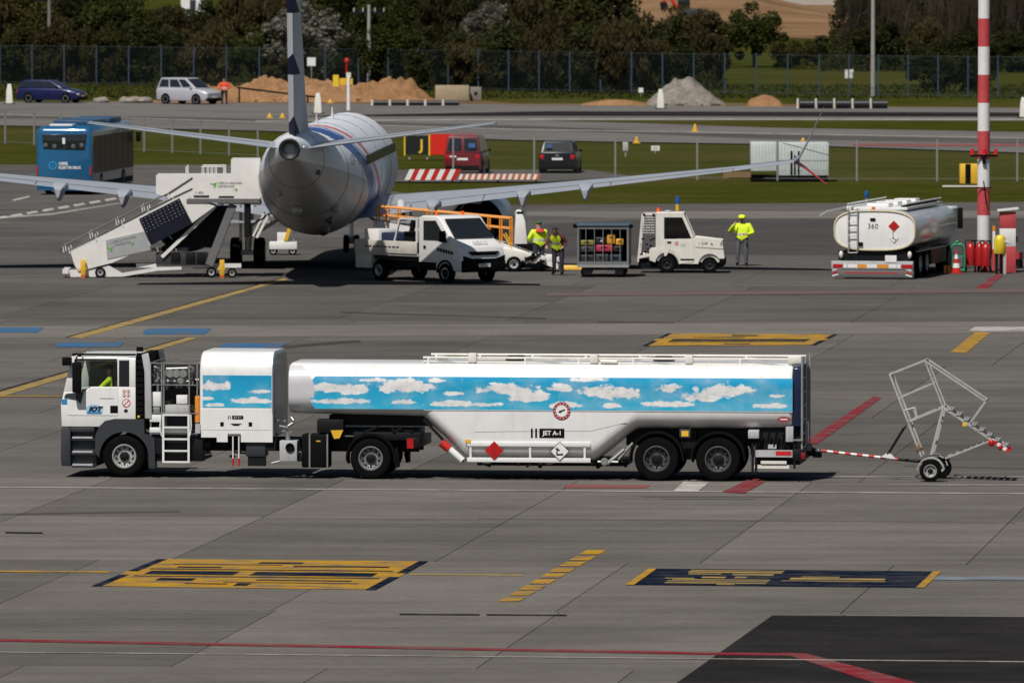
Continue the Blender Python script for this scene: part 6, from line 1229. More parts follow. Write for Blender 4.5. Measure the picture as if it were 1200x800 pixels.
# ------------------------------------------------------------------ blue airport bus
BU = thing('airport_bus', 'blue electric airport bus seen from behind at the left', 'bus', G(75, 228.5), -7.2)
BB = mat('bus_blue', (.008, .095, .215), .25, .1, var=.05, coat=.7)
SB = 26.2; bx_ = lambda u: (30 + u / 8 - 75) / SB; bz_ = lambda v: (228.5 - 120 - v / 8) / SB
def bring(y, i, zt): return [(x, y, z) for _, x, z in rring(0, -1.27 + i, 1.27 - i, .2, zt, .08, .3, 5)]
MB().loft([bring(0, .1, 2.85), bring(.06, .02, 2.98), bring(.25, 0, 3.08), bring(11.5, 0, 3.08), bring(11.8, .06, 2.9)]).build('body', BB, BU)
MB().prism([(bx_(148), bz_(300)), (bx_(165), bz_(435)), (bx_(560), bz_(445)), (bx_(580), bz_(298))], 'y', -.03, .02).build('rear_window', GLASS(), BU, bev=.02)
for u, v in ((185, 400), (270, 410), (450, 410), (530, 400)): MB().ball((bx_(u), -.03, bz_(v)), .1, .01, .1, 10).build('seat_reflection', mat('seat_reflection_grey', (.08, .085, .09), .7), BU)  # flat grey discs on the pane, a painted reflection of the seats
MB().box(-.06, .06, -.045, -.031, bz_(388), bz_(330)).build('window_sticker', W, BU)
for s in (-1, 1):
    for i in range(7): MB().box(s * 1.268, s * 1.282, .5 + i * 1.58, .5 + i * 1.58 + 1.52, .95, 2.62).build('side_window', mat('tinted_bus_glass', (.012, .014, .015), .35, spec=.15), BU)
    MB().box(s * 1.268, s * 1.278, .3, 11.3, .3, .55).build('skirt', BLACK(), BU)
    for y in (2.6, 8.8): wheel(BU, (s * 1.15, y, .48), .48, .28, s, GALV(), axis='x', n=24)
    MB().box(s * 1.18, s * 1.24, -.02, .05, .9, 1.3).build('tail_light', REDGLASS(), BU); MB().ball((s * .95, .02, 2.75), .05, .03, .05, 8).build('marker_light', REDGLASS(), BU)
    MB().box(s * 1.4, s * 1.62, 11.4, 11.55, 2.1, 2.55).build('mirror', BLACK(), BU, bev=.03)
MB().box(-.75, .3, .5, 1.6, 3.07, 3.16).build('roof_unit', W, BU, bev=.03); MB().box(-.9, .9, 2.4, 6.0, 3.07, 3.3).build('roof_unit', mat('bus_roof_blue', (.02, .065, .13), .4), BU, bev=.06); MB().box(-.9, .9, 7.2, 10.4, 3.07, 3.3).build('roof_unit', mat('bus_roof_blue', (.02, .065, .13), .4), BU, bev=.06)
text('100%', .2, (bx_(352), -.016, bz_(575)), W, BU, bold=.006); text('ELEKTROBUS', .17, (bx_(415), -.016, bz_(612)), W, BU, bold=.004)
LB = mat('light_blue_print', (.02, .26, .55), .4); MB().lathe([(.13, 0), (.19, 0), (.19, .006), (.13, .006)], 'y', (bx_(255), -.02, bz_(592)), 24).prism([(bx_(255) - .03, bz_(592)), (bx_(255) + .05, bz_(592) + .1), (bx_(255) + .0, bz_(592) - .1)], 'y', -.02, -.014).build('round_logo', LB, BU)
MB().box(-.5, .25, -.016, -.005, .62, .72).build('number_plate', W, BU); MB().box(-1.2, 1.2, -.015, .1, .3, .5).build('rear_bumper', BB, BU, bev=.03)
# ------------------------------------------------------------------ signs, barriers, containers, cones
def pole_thing(name, label, cat, px, py, parts, group=None, rotz=0):
    o = thing(name, label, cat, G(px, py), rotz, group)
    for nm, fn, m_ in parts: b = MB(); fn(b); b.build(nm, m_, o)
    return o
sg = thing('taxiway_sign', 'black taxiway sign with yellow letter J and a red panel beside it', 'sign', G(475, 187), 0)
SGS = 23.2
MB().box(0, 1.25, 0, .25, .25, 1.2).build('black_panel', mat('sign_black', (.008, .008, .008), .5), sg); MB().box(1.25, 3.55, .0, .25, .25, 1.28).build('red_panel', mat('sign_red', (.62, .02, .012), .4), sg)
MB().box(-.07, -.001, -.01, .26, .2, 1.25).box(1.17, 1.249, -.012, .0, .2, 1.25).build('yellow_edge', mat('sign_yellow', (.75, .5, .03), .4), sg); text('J', .75, (.82, -.01, .72), mat('sign_yellow', (.75, .5, .03), .4), sg, bold=.015)
for x in (.2, 1.1, 2.0, 3.2): MB().box(x - .04, x + .04, .08, .16, 0, .25).build('leg', GALV(), sg)
b1_ = thing('striped_barrier', 'large red and white hazard board on the grass behind the wing root', 'barrier', G(474, 214), 0)
for i in range(10):
    x = i * .24; MB().prism([(x, .12), (x + .24, .12), (x + .48, .62), (x + .24, .62)], 'y', 0, .05).build('stripe', RED() if i % 2 else W, b1_)
for x in (.2, 2.2): MB().box(x, x + .08, -.15, .2, 0, .12).build('foot', D, b1_)
b2_ = thing('striped_barrier', 'long low row of narrow red and white chevrons behind the wing', 'barrier', G(537, 213), 0)
for i in range(26):
    x = i * .145; MB().prism([(x, .1), (x + .145, .1), (x + .23, .36), (x + .085, .36)], 'y', 0, .05).build('stripe', mat('chevron_orange', (.5, .13, .05), .5) if i % 2 else W, b2_)
for x in (.1, 1.8, 3.6): MB().box(x, x + .08, -.15, .2, 0, .1).build('foot', D, b2_)
ctn = thing('site_container', 'pale grey site container with white and black stencils on the grass', 'container', G(880, 212), 0)
PGR = mat('container_grey', (.50, .54, .54), .5, var=.08, dirt=.3, dcol=(.3, .3, .28)); CS = 24.9
for i in range(2):
    x0, x1 = (0, 1.22)[i], (1.2, 3.65)[i]; MB().box(x0, x1, 0, 2.2, .25 if i else .45, 1.8 if i == 0 else 1.78).build('box', PGR, ctn, bev=.02)
m = MB()
for i in range(24): m.box(.05 + i * .15, .1 + i * .15, -.015, -.001, .5, 1.7) if not (1.1 < .05 + i * .15 < 1.3) else None
m.build('corrugation', PGR, ctn); MB().box(1.25, 3.6, -.02, -.001, .95, 1.0).build('seam', LGREY(), ctn)
m = MB().box(1.85, 1.95, -.03, -.021, .3, 1.4).box(2.02, 2.1, -.03, -.021, .3, 1.2).box(2.2, 2.28, -.03, -.021, .3, 1.4).build('stencil', BLACK(), ctn)
MB().box(0, 3.6, .2, 2.0, .0, .24).build('skid', BLACK(), ctn); MB().box(-1.3, .0, .3, .6, .15, .4).build('pallet_edge', mat('rust_brown', (.2, .12, .06), .8), ctn)
yb = thing('generator_box', 'yellow generator box with black stripes on the grass behind the mast', 'generator', G(1135, 219), 0)
MB().box(-.4, .55, 0, .8, .15, 1.05).build('housing', YELLOW(), yb, bev=.05); MB().box(-.15, .1, -.01, .0, .15, 1.05).build('stripe', BLACK(), yb); MB().box(-1.2, .9, -.1, .2, 0, .06).build('skid', CREAM(), yb)
bc2 = thing('signal_box', 'small pale box on the grass right of the dark navy estate car', 'box', G(733, 184), 0); MB().box(-.14, .14, 0, .15, .3, .75).build('housing', LGREY(), bc2, bev=.02); MB().box(-.03, .03, .05, .1, 0, .3).build('post', GALV(), bc2)
bc3 = thing('marker_board', 'small cream number board standing on the grass between the cones', 'sign', G(768, 180), 0); MB().box(-.22, .22, 0, .04, .15, .4).build('board', CREAM(), bc3); MB().box(-.12, .12, -.006, -.001, .24, .32).build('print', LGREY(), bc3); MB().box(-.02, .02, .01, .03, 0, .15).build('post', GALV(), bc3)
CY = mat('cone_yellow', (.60, .34, .03), .5)
def cone(px, py, h, lb):
    h *= .72
    o = thing('marker_cone', lb, 'cone', G(px, py), 0, 'yellow cones along the taxiway')
    MB().lathe([(.001, h), (.05, h * .97), (.16, .06), (.16, .05)], 'z', (0, 0, 0), 14).build('cone', CY, o); MB().box(-.2, .2, -.2, .2, 0, .05).build('base', CY, o)
cone(746, 168, .5, 'yellow marker cone left of the cream number board'); cone(814.5, 154.5, .62, 'tall yellow marker cone on the edge of the grass island'); cone(941, 168.5, .45, 'yellow marker cone behind the grey site container')
cone(316, 138.5, .4, 'yellow marker cone just left of the airliner fin'); cone(331, 138.5, .4, 'yellow marker cone touching the left outline of the airliner fin'); cone(387, 121, .35, 'small yellow cone before the earth mound')
def white_post(px, py, h, lb, w=.1):
    o = thing('marker_post', lb, 'post', G(px, py), 0, 'white marker posts along the taxiway'); MB().loft([[(a_ * w * k, b_ * w * k, z) for a_, b_ in ((-1, -1), (1, -1), (1, 1), (-1, 1))] for z, k in ((.05, 1.5), (h * .7, 1.2), (h, .7))]).build('post', CREAM(), o); MB().box(-.35, .35, -.35, .35, 0, .05).build('base', DARK(), o)
white_post(11, 122, 1.25, 'white marker post left of the dark blue car', .14); white_post(372.5, 133.5, 1.25, 'white marker post behind the airliner spine', .15); white_post(774, 127.5, 1.2, 'white marker post before the gravel pile', .14); white_post(1199, 138, 1.2, 'white marker post at the right edge beyond the mast', .14)
wl_ = thing('signal_post', 'white signal post with a yellow box and red lamp before the earth mound', 'signal', G(408.5, 129.5), 0)
MB().tube((0, 0, 0), (0, 0, 2.0), .12, .1, 12).build('post', W, wl_); MB().box(-.95, -.6, -.1, .2, 1.45, 2.15).build('yellow_board', mat('sign_yellow', (.75, .5, .03), .4), wl_); MB().box(-.6, .25, 0, .2, 1.55, 1.95).build('lamp_box', YELLOW(), wl_); MB().box(-.14, .14, -.05, .1, 2.0, 2.3).build('cap_box', CREAM(), wl_)
MB().tube((-.12, .05, 2.3), (-.12, .05, 2.9), .06, n=10).ball((-.1, .05, 3.0), .16, .14, .2).build('red_lamp', REDGLASS(), wl_)
# person in orange by the silver car
OJ = mat('orange_cloth', (.60, .07, .02), .8)
person('person', 'worker in a bright orange top standing right of the silver hatchback', G(263, 122.5), 0, dict(el=(-.28, -.05, 1.16), wl=(-.14, -.24, 1.05), fl=(-.08, -.28, 1.02), er=(.28, -.05, 1.16), wr=(.15, -.24, 1.05), fr=(.08, -.28, 1.0)), (NAVY(), OJ, OJ, BLACK()), cap=(HAIR, 'hair'), vest=(OJ, True), h=.92)
bh = thing('boom_barrier', 'dark boom pole lying on trestles before the earth mound', 'barrier', G(285, 120.5), 0); MB().bar((-.4, 0, .95), (4.6, 0, .35), .1, .12).build('boom', D, bh)
for x, h_ in ((-.3, .9), (4.0, .36)): MB().box(x, x + .1, -.2, .2, 0, h_).build('trestle', D, bh)
# ------------------------------------------------------------------ mounds, blocks, pipes
def mound(name, label, px0, px1, py, h, cat, m_, seed, depth=7., rough=.25, prof=None, n=46, k=9):
    a, b = G(px0, py), G(px1, py); L_ = b.x - a.x; o = thing(name, label, cat, a, 0); random.seed(seed); vs = []; fs = []
    for i in range(n + 1):
        for j in range(k + 1):
            s, t = i / n, j / k; p_ = prof(s) if prof else math.sin(math.pi * s) ** .6
            e = math.sin(math.pi * t) ** .9; q_ = Vector((s * L_ * .9, t * depth * .9, seed)); z = h * p_ * e * (1 + rough * mnoise.noise(q_ * .9)) + rough * .5 * h * mnoise.noise(q_ * 2.6) * e * (1 if 0 < i < n else 0) * min(1, p_ * 2)
            vs.append((s * L_ + .15 * mnoise.noise(q_ * 2), t * depth, max(z, -.05) if 0 < j < k and 0 < i < n else -.05))
    for i in range(n):
        for j in range(k): fs.append((i * (k + 1) + j, (i + 1) * (k + 1) + j, (i + 1) * (k + 1) + j + 1, i * (k + 1) + j + 1))
    MB().add(vs, fs).build('heap', m_, o, smooth=30); return o
SOIL = ground_mat('orange_soil', (.21, .115, .055), (.29, .165, .085), .7, bump=1.0, grain=.5); GRAV = ground_mat('pale_gravel', (.13, .118, .10), (.25, .225, .195), 1.1, bump=1.0, grain=.7)
em = mound('earth_mound', 'long orange-brown earth mound behind the taxiway at the left', 178, 512, 119.5, 1.75, 'mound', SOIL, 3, k=14, prof=lambda s: min(1, s * 3.2) * min(1, (1 - s) * 6) * (.68 + .14 * math.sin(s * 15) + .08 * math.sin(s * 37) + .34 * math.exp(-((s - .85) / .06) ** 2)), n=150, rough=.5)
gm = mound('gravel_pile', 'pale grey gravel pile behind the taxiway right of centre', 757, 852, 123.5, 1.65, 'mound', GRAV, 5, prof=lambda s: min(1, s * 2.6) * min(1, (1 - s) * 2.4), depth=6)
mound('soil_heap', 'small brown soil heap right of the gravel pile', 876, 918, 125, .65, 'mound', SOIL, 7, depth=3, n=24)
mound('soil_heap', 'low brown soil heap left of the gravel pile', 680, 760, 124, .35, 'mound', SOIL, 8, depth=3, n=30)
random.seed(2)
for nm, o, cnt, sp_x, hh in (('mound_clod', em, 26, (3, 14), 0), ('pile_stone', gm, 30, (.6, 4.6), 0)):
    m = MB()
    for i in range(cnt): x = random.uniform(*sp_x); y = random.uniform(.1, .9); r = random.uniform(.06, .16); m.ball((x, y * .6, r * .6), r, r * .9, r * .7, 6)
    tag(m.build(nm, EARTH if nm[0] == 'm' else GRAV, o), kind='stuff')
STN = mat('pale_stone', (.24, .21, .175), .8, var=.15, dirt=.3)
for i, (px, w_, lb) in enumerate(((150, .5, 'flat pale stone alone on the verge right of the blue car'), (148 + 2, .2, ''), (150, .2, ''),)[:1] + ((150 + 0, .5, ''),)[:0] + ((158, .6, 'leftmost of the pale rocks left of the silver hatchback'), (168, .75, 'second pale rock left of the silver hatchback'), (177, .7, 'pale rock next to the silver hatchback'))):
    px = (118, 150, 162, 176)[i]; o = thing('rock', lb, 'rock', G(px, 120.8), 20 * i, 'rocks on the verge'); b_ = MB().ball((0, .3, .12), w_, .35, .26, 12); b_.v = [tuple(Vector(v_) * (1 + .35 * mnoise.noise(Vector(v_) * 3.1 + Vector((px, 0, 0))))) for v_ in b_.v]; b_.build('stone', STN, o, smooth=20)
cb = thing('concrete_block', 'long beige concrete block at the right end of the earth mound', 'block', G(510, 118.5), 0); MB().box(0, 2.15, 0, .9, 0, .98).build('block', mat('beige_concrete', (.34, .27, .18), .85, var=.15, dirt=.3), cb, bev=.03)
cb2 = thing('concrete_block', 'short grey-brown concrete block beside the long beige one', 'block', G(551, 118), 0); MB().box(0, .72, 0, .9, 0, .85).build('block', mat('grey_concrete', (.2, .18, .15), .85, var=.15, dirt=.3), cb2, bev=.03); MB().box(.25, .45, -.02, -.001, .35, .55).build('bracket', D, cb2)
def pipe_row(px0, px1, py, r, n, lb):
    """a run of black plastic barrier pipes with pale stakes; every pipe a thing"""
    for i in range(n):
        a, b = G(px0 + (px1 - px0) * i / n + 2, py), G(px0 + (px1 - px0) * (i + 1) / n - 2, py); o = thing('plastic_pipe', lb[i], 'pipe', a, 0, 'black pipes on the verge'); MB().tube((0, .3, r), (b.x - a.x, .3, r), r, n=14).build('pipe', mat('black_pipe', (.012, .013, .018), .4, var=.2), o); MB().tube((-.1, .25, 0), (-.1, .25, r * 2.3), .07, n=8).build('stake', CREAM(), o)
pipe_row(935, 1042, 127.5, .27, 5, ['leftmost black pipe on the verge behind the winglet', 'second black pipe from the left on the right verge', 'third black pipe from the left on the right verge', 'fourth black pipe from the left on the right verge', 'rightmost black pipe under the bare light pole'])
pipe_row(436, 540, 124, .16, 5, ['leftmost thin black pipe before the earth mound', 'second thin black pipe before the earth mound', 'third thin black pipe before the earth mound', 'fourth thin black pipe before the earth mound', 'thin black pipe before the concrete blocks'])
# ------------------------------------------------------------------ fences
WIRE = veil('wire_mesh', (.2, .21, .21), .035)
def fence(name, label, pts, h, post_m, postw, veil_m, step_px, rails=2, rail_m=None):
    o = thing(name, label, 'fence', (0, 0, 0), 0); P = [G(*p_) for p_ in pts]; posts = []
    for (a, b), (pa, pb) in zip(zip(P, P[1:]), zip(pts, pts[1:])):
        n = max(1, round(abs(pb[0] - pa[0]) / step_px))
        for i in range(n): posts.append(a.lerp(b, i / n))
    posts.append(P[-1])
    me = MB().box(-postw / 2, postw / 2, -postw / 2, postw / 2, 0, h).mesh('post', post_m)
    for i, p_ in enumerate(posts):
        q_ = link('post', me, o); q_.location = p_
    for i, (a, b) in enumerate(zip(posts, posts[1:])):
        e = Vector((0, .0, 0)); MB().add([a + e, b + e, b + Vector((0, 0, h * .97)), a + Vector((0, 0, h * .97))], [(0, 1, 2, 3)]).build('mesh_panel', veil_m, o, smooth=0)
        m = MB()
        for k in range(rails): z = h * (.06 + .9 * k / max(1, rails - 1)); m.tube(a + Vector((0, -.02, z)), b + Vector((0, -.02, z)), .012, n=5)
        m.each('rail', rail_m or mat('fence_wire', (.15, .155, .15), .7), o)
    return o
fence('wire_fence', 'low wire fence with slim grey posts crossing the near grass', [(-62, 170), (6, 168.5), (40, 170), (169, 178), (302, 184)], 1.75, mat('fence_post_grey', (.16, .165, .16), .7), .10, WIRE, 33)
fence('wire_fence', 'wire fence with tall grey posts behind the right wing and the container', [(531, 206), (626, 207), (721, 209), (817, 211), (911, 212), (1004, 212.5), (1098, 212.5), (1192, 212.5), (1290, 213)], 1.95, mat('fence_post_pale', (.19, .2, .19), .7), .085, WIRE, 94)
fence('perimeter_fence', 'high blue-posted mesh perimeter fence along the far tree line', [(-45, 98), (0, 99), (420, 104), (740, 110), (960, 113), (1240, 116)], 2.75, mat('fence_blue', (.024, .048, .08), .6), .085, veil('dark_wire_mesh', (.035, .05, .05), .11), 37.2, 2, rail_m=mat('fence_wire_dark', (.035, .05, .055), .7))
# utility poles
WD = mat('weathered_timber', (.16, .145, .125), .85, var=.2, scale=5); CN = mat('concrete_pole', (.30, .29, .27), .8, var=.15)
def upole(px, py, h, w, lb, m_, arm=True, bare=False):
    o = thing('utility_pole', lb, 'pole', G(px, py), 0, 'poles along the tree line'); MB().tube((0, 0, 0), (0, 0, h), w, w * .7, 12).build('shaft', m_, o)
    if arm:
        MB().box(-1.1, 1.1, -.06, .06, h - .6, h - .45).build('crossarm', D, o)
        for x in (-1, -.4, .4, 1): MB().tube((x, 0, h - .45), (x, 0, h - .2), .05).build('insulator', LGREY(), o)
upole(58, 97, 6.2, .17, 'dark timber utility pole at the far left', WD); upole(432.5, 104, 5.6, .16, 'grey utility pole with a crossarm behind the earth mound', CN); upole(1023, 113, 8.5, .16, 'pale lamp pole standing before the bushes at the right', CN, False)
for px, py, lb, h_ in ((365, 106, 'white square sign on the perimeter fence behind the fin', 1.9), (995, 113, 'white square sign on the perimeter fence at the right', 1.45), (751, 114, 'tiny white plate low on the perimeter fence left of the gravel pile', .45)):
    o = thing('fence_sign', lb, 'sign', G(px, py) + Vector((0, -.15, 0)), 0); w_ = .28 if h_ > 1 else .15; MB().box(-w_, w_, -.03, .0, h_ - w_, h_ + w_).build('plate', W, o); MB().box(-.02, .02, 0, .03, 0, h_).build('stay', GALV(), o)
# ------------------------------------------------------------------ trees and shrubs beyond the fence
def leaf_mat(name, c1, c2):
    m = bpy.data.materials.new(name); m.use_nodes = True; t = m.node_tree; b = t.nodes['Principled BSDF']; L = t.links.new; b.inputs['Roughness'].default_value = .75; b.inputs['Specular IOR Level'].default_value = .0
    tc = nd(t, 'ShaderNodeTexCoord'); n = nd(t, 'ShaderNodeTexNoise'); n.inputs['Scale'].default_value = 1.6; n.inputs['Detail'].default_value = 4; L(tc.outputs['Object'], n.inputs['Vector'])
    q = nd(t, 'ShaderNodeMapRange'); q.inputs[1].default_value = .35; q.inputs[2].default_value = .65; L(n.outputs['Fac'], q.inputs[0]); x = nd(t, 'ShaderNodeMix', data_type='RGBA'); x.inputs['A'].default_value = (*c1, 1); x.inputs['B'].default_value = (*c2, 1); L(q.outputs[0], x.inputs['Factor'])
    oi = nd(t, 'ShaderNodeObjectInfo'); r = nd(t, 'ShaderNodeMapRange'); r.inputs[3].default_value = .95; r.inputs[4].default_value = 1.6; L(oi.outputs['Random'], r.inputs[0]); s = nd(t, 'ShaderNodeVectorMath', operation='SCALE'); L(x.outputs['Result'], s.inputs[0]); L(r.outputs[0], s.inputs['Scale'])
    L(s.outputs[0], b.inputs['Base Color']); tl = nd(t, 'ShaderNodeBsdfTranslucent'); L(s.outputs[0], tl.inputs[0]); ms = nd(t, 'ShaderNodeMixShader'); ms.inputs[0].default_value = .45; L(b.outputs[0], ms.inputs[1]); L(tl.outputs[0], ms.inputs[2]); L(ms.outputs[0], t.nodes['Material Output'].inputs[0]); return m
BARK = mat('bark', (.07, .055, .042), .9, var=.25)
LM = {'green': leaf_mat('green_leaves', (.034, .042, .012), (.058, .062, .018)), 'dark': leaf_mat('dark_leaves', (.026, .030, .012), (.044, .046, .017)), 'brown': leaf_mat('brown_twigs', (.046, .037, .018), (.064, .053, .024)), 'olive': leaf_mat('olive_leaves', (.045, .042, .015), (.064, .06, .02)), 'blossom': leaf_mat('white_blossom', (.10, .095, .07), (.24, .225, .19)), 'bare': leaf_mat('bare_twigs', (.05, .04, .028), (.085, .07, .05))}
def crown_mesh(kind, seed, nl=2600, size=.11):
    """unit crown: clumps of small leaf faces through an uneven volume (radius 1, height 0..2)"""
    rnd = random.Random(seed); mb = MB(); cl = []
    for i in range(46):
        while True:
            p_ = Vector((rnd.uniform(-1, 1), rnd.uniform(-1, 1), rnd.uniform(-1, 1)))
            if .25 < p_.length < 1: break
        cl.append((p_ * rnd.uniform(.75, 1.05), rnd.uniform(.14, .34)))
    for i in range(nl):
        c, r = cl[rnd.randrange(len(cl))]; d = Vector((rnd.gauss(0, 1), rnd.gauss(0, 1), rnd.gauss(0, 1))).normalized() * r * rnd.uniform(.5, 1.05); p_ = c + d; p_.z = p_.z + 1.0
        if p_.z < .02: continue
        if kind == 'bare': a = Vector((rnd.gauss(0, .25), rnd.gauss(0, .25), 1)).normalized() * size * 2.2; b = Vector((rnd.gauss(0, 1), rnd.gauss(0, 1), 0)).normalized() * size * .10
        elif kind == 'brown': a = Vector((rnd.gauss(0, .6), rnd.gauss(0, .6), 1)).normalized() * size * 1.0; b = a.cross(Vector((rnd.gauss(0, 1), rnd.gauss(0, 1), rnd.gauss(0, 1)))).normalized() * size * .22
        else:
            a = Vector((rnd.gauss(0, 1), rnd.gauss(0, 1), rnd.gauss(0, .7))).normalized() * size * rnd.uniform(.3, .62); b = a.cross(Vector((rnd.gauss(0, 1), rnd.gauss(0, 1), rnd.gauss(0, 1)))).normalized() * size * rnd.uniform(.22, .42)
        o = len(mb.v); mb.v += [tuple(p_ - a - b * .4), tuple(p_ - a * .2 + b), tuple(p_ + a), tuple(p_ - a * .1 - b)]; mb.f.append([o, o + 1, o + 2, o + 3]); mb.m.append(0)
    me = bpy.data.meshes.new('crown'); me.from_pydata(mb.v, [], mb.f); me.materials.append(LM[kind]); me.update(); return me
def trunk_mesh(seed):
    rnd = random.Random(seed); m = MB().tube((0, 0, -.05), (.03, .02, .9), .07, .045, 8)
    for i in range(9): a = rnd.uniform(0, 6.28); z = rnd.uniform(.4, .9); m.tube((.02, .01, z), (.6 * math.cos(a), .6 * math.sin(a), z + rnd.uniform(.4, .9)), .032, .01, 6)
    return m.mesh('trunk', BARK)
CM = {k: [crown_mesh(k, 10 * i + j, {'bare': 900, 'brown': 7000, 'blossom': 6000}.get(k, 7000)) for j in range(3)] for i, k in enumerate(LM)}
TM = [trunk_mesh(s) for s in (1, 2)]
NM = {'green': ('leafy_tree', 'tree'), 'dark': ('dark_shrub', 'shrub'), 'brown': ('twiggy_shrub', 'shrub'), 'olive': ('olive_shrub', 'shrub'), 'blossom': ('blossom_tree', 'tree'), 'bare': ('bare_tree', 'tree')}
tn = [0]
def tree(kind, px, py, wpx, hpx, label, lift=.0):
    """crown centred over the pixel, base at (px, py), wpx wide and hpx high at that distance"""
    p_ = G(px, py); s = (py + 150) / CAM_H; tn[0] += 1; i = tn[0]; o = thing(NM[kind][0], label, NM[kind][1], p_, (i * 77) % 360, 'growth beyond the fence')
    w_, h_ = wpx / s / 2, hpx / s
    c = link('crown', CM[kind][i % 3], o); c.scale = (w_ * 1.1, w_ * 1.0, h_ / 2); c.location = (0, 0, lift * h_)
    t_ = link('trunk', TM[i % 2], o); t_.scale = (w_ * .8, w_ * .8, h_ * (.45 + lift))
LBL = {'green': 'leafy green tree', 'dark': 'dense dark green shrub', 'brown': 'brown twiggy shrub', 'olive': 'olive-leaved shrub', 'bare': 'leafless pale-stemmed tree', 'blossom': 'white blossoming tree'}
back = []
random.seed(31)
front = [('dark', -15, 97, 80, 62, 'at the far left edge of the tree line'), ('olive', 30, 97, 78, 70, 'left of the timber utility pole'), ('brown', 82, 97, 80, 74, 'right of the timber utility pole'), ('olive', 130, 98, 74, 66, 'above the gap between the two parked cars'), ('dark', 172, 98, 80, 80, 'left above the silver hatchback'), ('dark', 212, 99, 70, 60, 'straight above the silver hatchback'), ('brown', 252, 100, 74, 78, 'above the orange-clad worker'), ('green', 298, 101, 76, 74, 'left of the airliner fin'),
         ('brown', 330, 102, 50, 40, 'low beneath the blossoming tree'), ('dark', 420, 103, 70, 60, 'behind the grey utility pole'), ('green', 462, 104, 86, 86, 'right of the grey utility pole'), ('dark', 512, 105, 78, 70, 'above the long beige concrete block'), ('brown', 552, 106, 72, 66, 'above the short concrete block'), ('dark', 600, 106, 84, 84, 'in the middle of the tree line'), ('brown', 648, 107, 80, 92, 'right of the middle of the tree line'), ('dark', 694, 108, 84, 80, 'left behind the low soil heap'), ('brown', 738, 109, 84, 90, 'left above the gravel pile'), ('dark', 782, 108, 78, 84, 'straight above the gravel pile'), ('brown', 824, 104, 62, 78, 'right above the gravel pile'),
         ('green', 884, 78, 78, 76, 'round and alone before the sand pit'), ('olive', 925, 80, 54, 34, 'low before the sand pit'), ('dark', 975, 80, 70, 46, 'left of the pale lamp pole'), ('dark', 1040, 82, 92, 58, 'right of the pale lamp pole'), ('dark', 1098, 108, 80, 56, 'standing at the fence left of the mast'), ('dark', 1140, 106, 70, 70, 'standing at the fence behind the mast'), ('dark', 1185, 84, 70, 48, 'right of the mast'), ('brown', 1085, 84, 60, 62, 'behind the shrub left of the mast'), ('dark', 1235, 96, 80, 60, 'at the right edge of the tree line')]
for k, px, py, w_, h_, where in front: tree(k, px, py, w_, h_, f'{LBL[k]} {where}')
tree('blossom', 352, 101, 112, 86, 'white blossoming tree behind the airliner fin', .12)
tree('blossom', 566, 84, 60, 80, 'pale blossoming tree rising in the middle of the tree line', .1)
kinds = ['brown', 'olive', 'dark', 'green', 'brown', 'dark']
for i in range(17):
    px = -20 + i * 52; py = 80 - (i % 3) * 5; k = kinds[i % 6]
    if px > 830: break
    where = ('in the second row above the far left', 'in the second row above the timber pole', 'in the second row right of the timber pole', 'in the second row above the blue car', 'in the second row left above the silver car', 'in the second row above the silver car', 'in the second row left of the fin', 'in the second row behind the blossom', 'in the second row right of the blossom', 'in the second row behind the grey pole', 'in the second row right of the grey pole', 'in the second row above the concrete blocks', 'in the second row at the picture middle', 'in the second row right of the picture middle', 'in the second row above the soil heap', 'in the second row left of the excavator', 'in the second row under the excavator')[i]
    tree(k, px, py, 86, 66 if i in (4, 5) else (104 if px < 740 else 66) - (i % 2) * 8, f'tall {LBL[k]} {where}')
for i, px in enumerate((1000, 1030, 1062, 1096, 1128, 1160, 1192, 1222)):
    tree('bare', px, 82 - (i % 2) * 5, 40, 120, 'leafless pale-stemmed tree ' + ('left of the pale lamp pole top', 'behind the pale lamp pole top', 'right of the pale lamp pole top', 'midway between lamp pole and mast', 'just left of the mast top', 'behind the mast top', 'right of the mast top', 'at the top right corner')[i])
for i, px in enumerate((1012, 1062, 1110, 1158, 1206)):
    k = ('dark', 'olive')[i % 2]; tree(k, px, 60, 74, 84, f'{LBL[k]} behind the leafless trees ' + ('left of the lamp pole top', 'right of the lamp pole top', 'left of the mast top', 'behind the mast top', 'at the top right corner')[i])
# third row filling the view between crowns, left part
for i in range(11):
    px = -10 + i * 66; k = ('dark', 'olive', 'brown')[i % 3]
    tree(k, px, 62, 92, 54 if i in (3, 4) else 92, f'{LBL[k]} in the farthest row ' + ('at the left corner', 'left of the timber pole top', 'right of the timber pole top', 'above the dark blue car', 'above the silver car', 'left of the fin top', 'right of the fin top', 'left of the grey pole top', 'right of the grey pole top', 'at the top middle', 'right of the top middle')[i])
# grass tufts on the verge: nobody could count them
def tufts(name, label, x0, x1, pya, pyb, n, m_, seed, hmin=.12, hmax=.35, parent=None):
    rnd = random.Random(seed); mb = MB()
    for i in range(n):
        p_ = G(rnd.uniform(x0, x1), rnd.uniform(pya, pyb)); h_ = rnd.uniform(hmin, hmax); a = rnd.uniform(0, 3.14); w_ = rnd.uniform(.06, .16); d = Vector((math.cos(a), math.sin(a), 0)) * w_; l = Vector((rnd.gauss(0, .08), rnd.gauss(0, .08), h_))
        o = len(mb.v); mb.v += [tuple(p_ - d), tuple(p_ + d), tuple(p_ + l)]; mb.f.append([o, o + 1, o + 2]); mb.m.append(0)
    me = bpy.data.meshes.new(name); me.from_pydata(mb.v, [], mb.f); me.materials.append(m_); o = link(name, me); return tag(o, label, 'grass', kind='stuff')
tufts('rough_grass', 'rough grass growing along the foot of the perimeter fence', -40, 1240, 100, 116, 9000, LM['green'], 5, .08, .2)
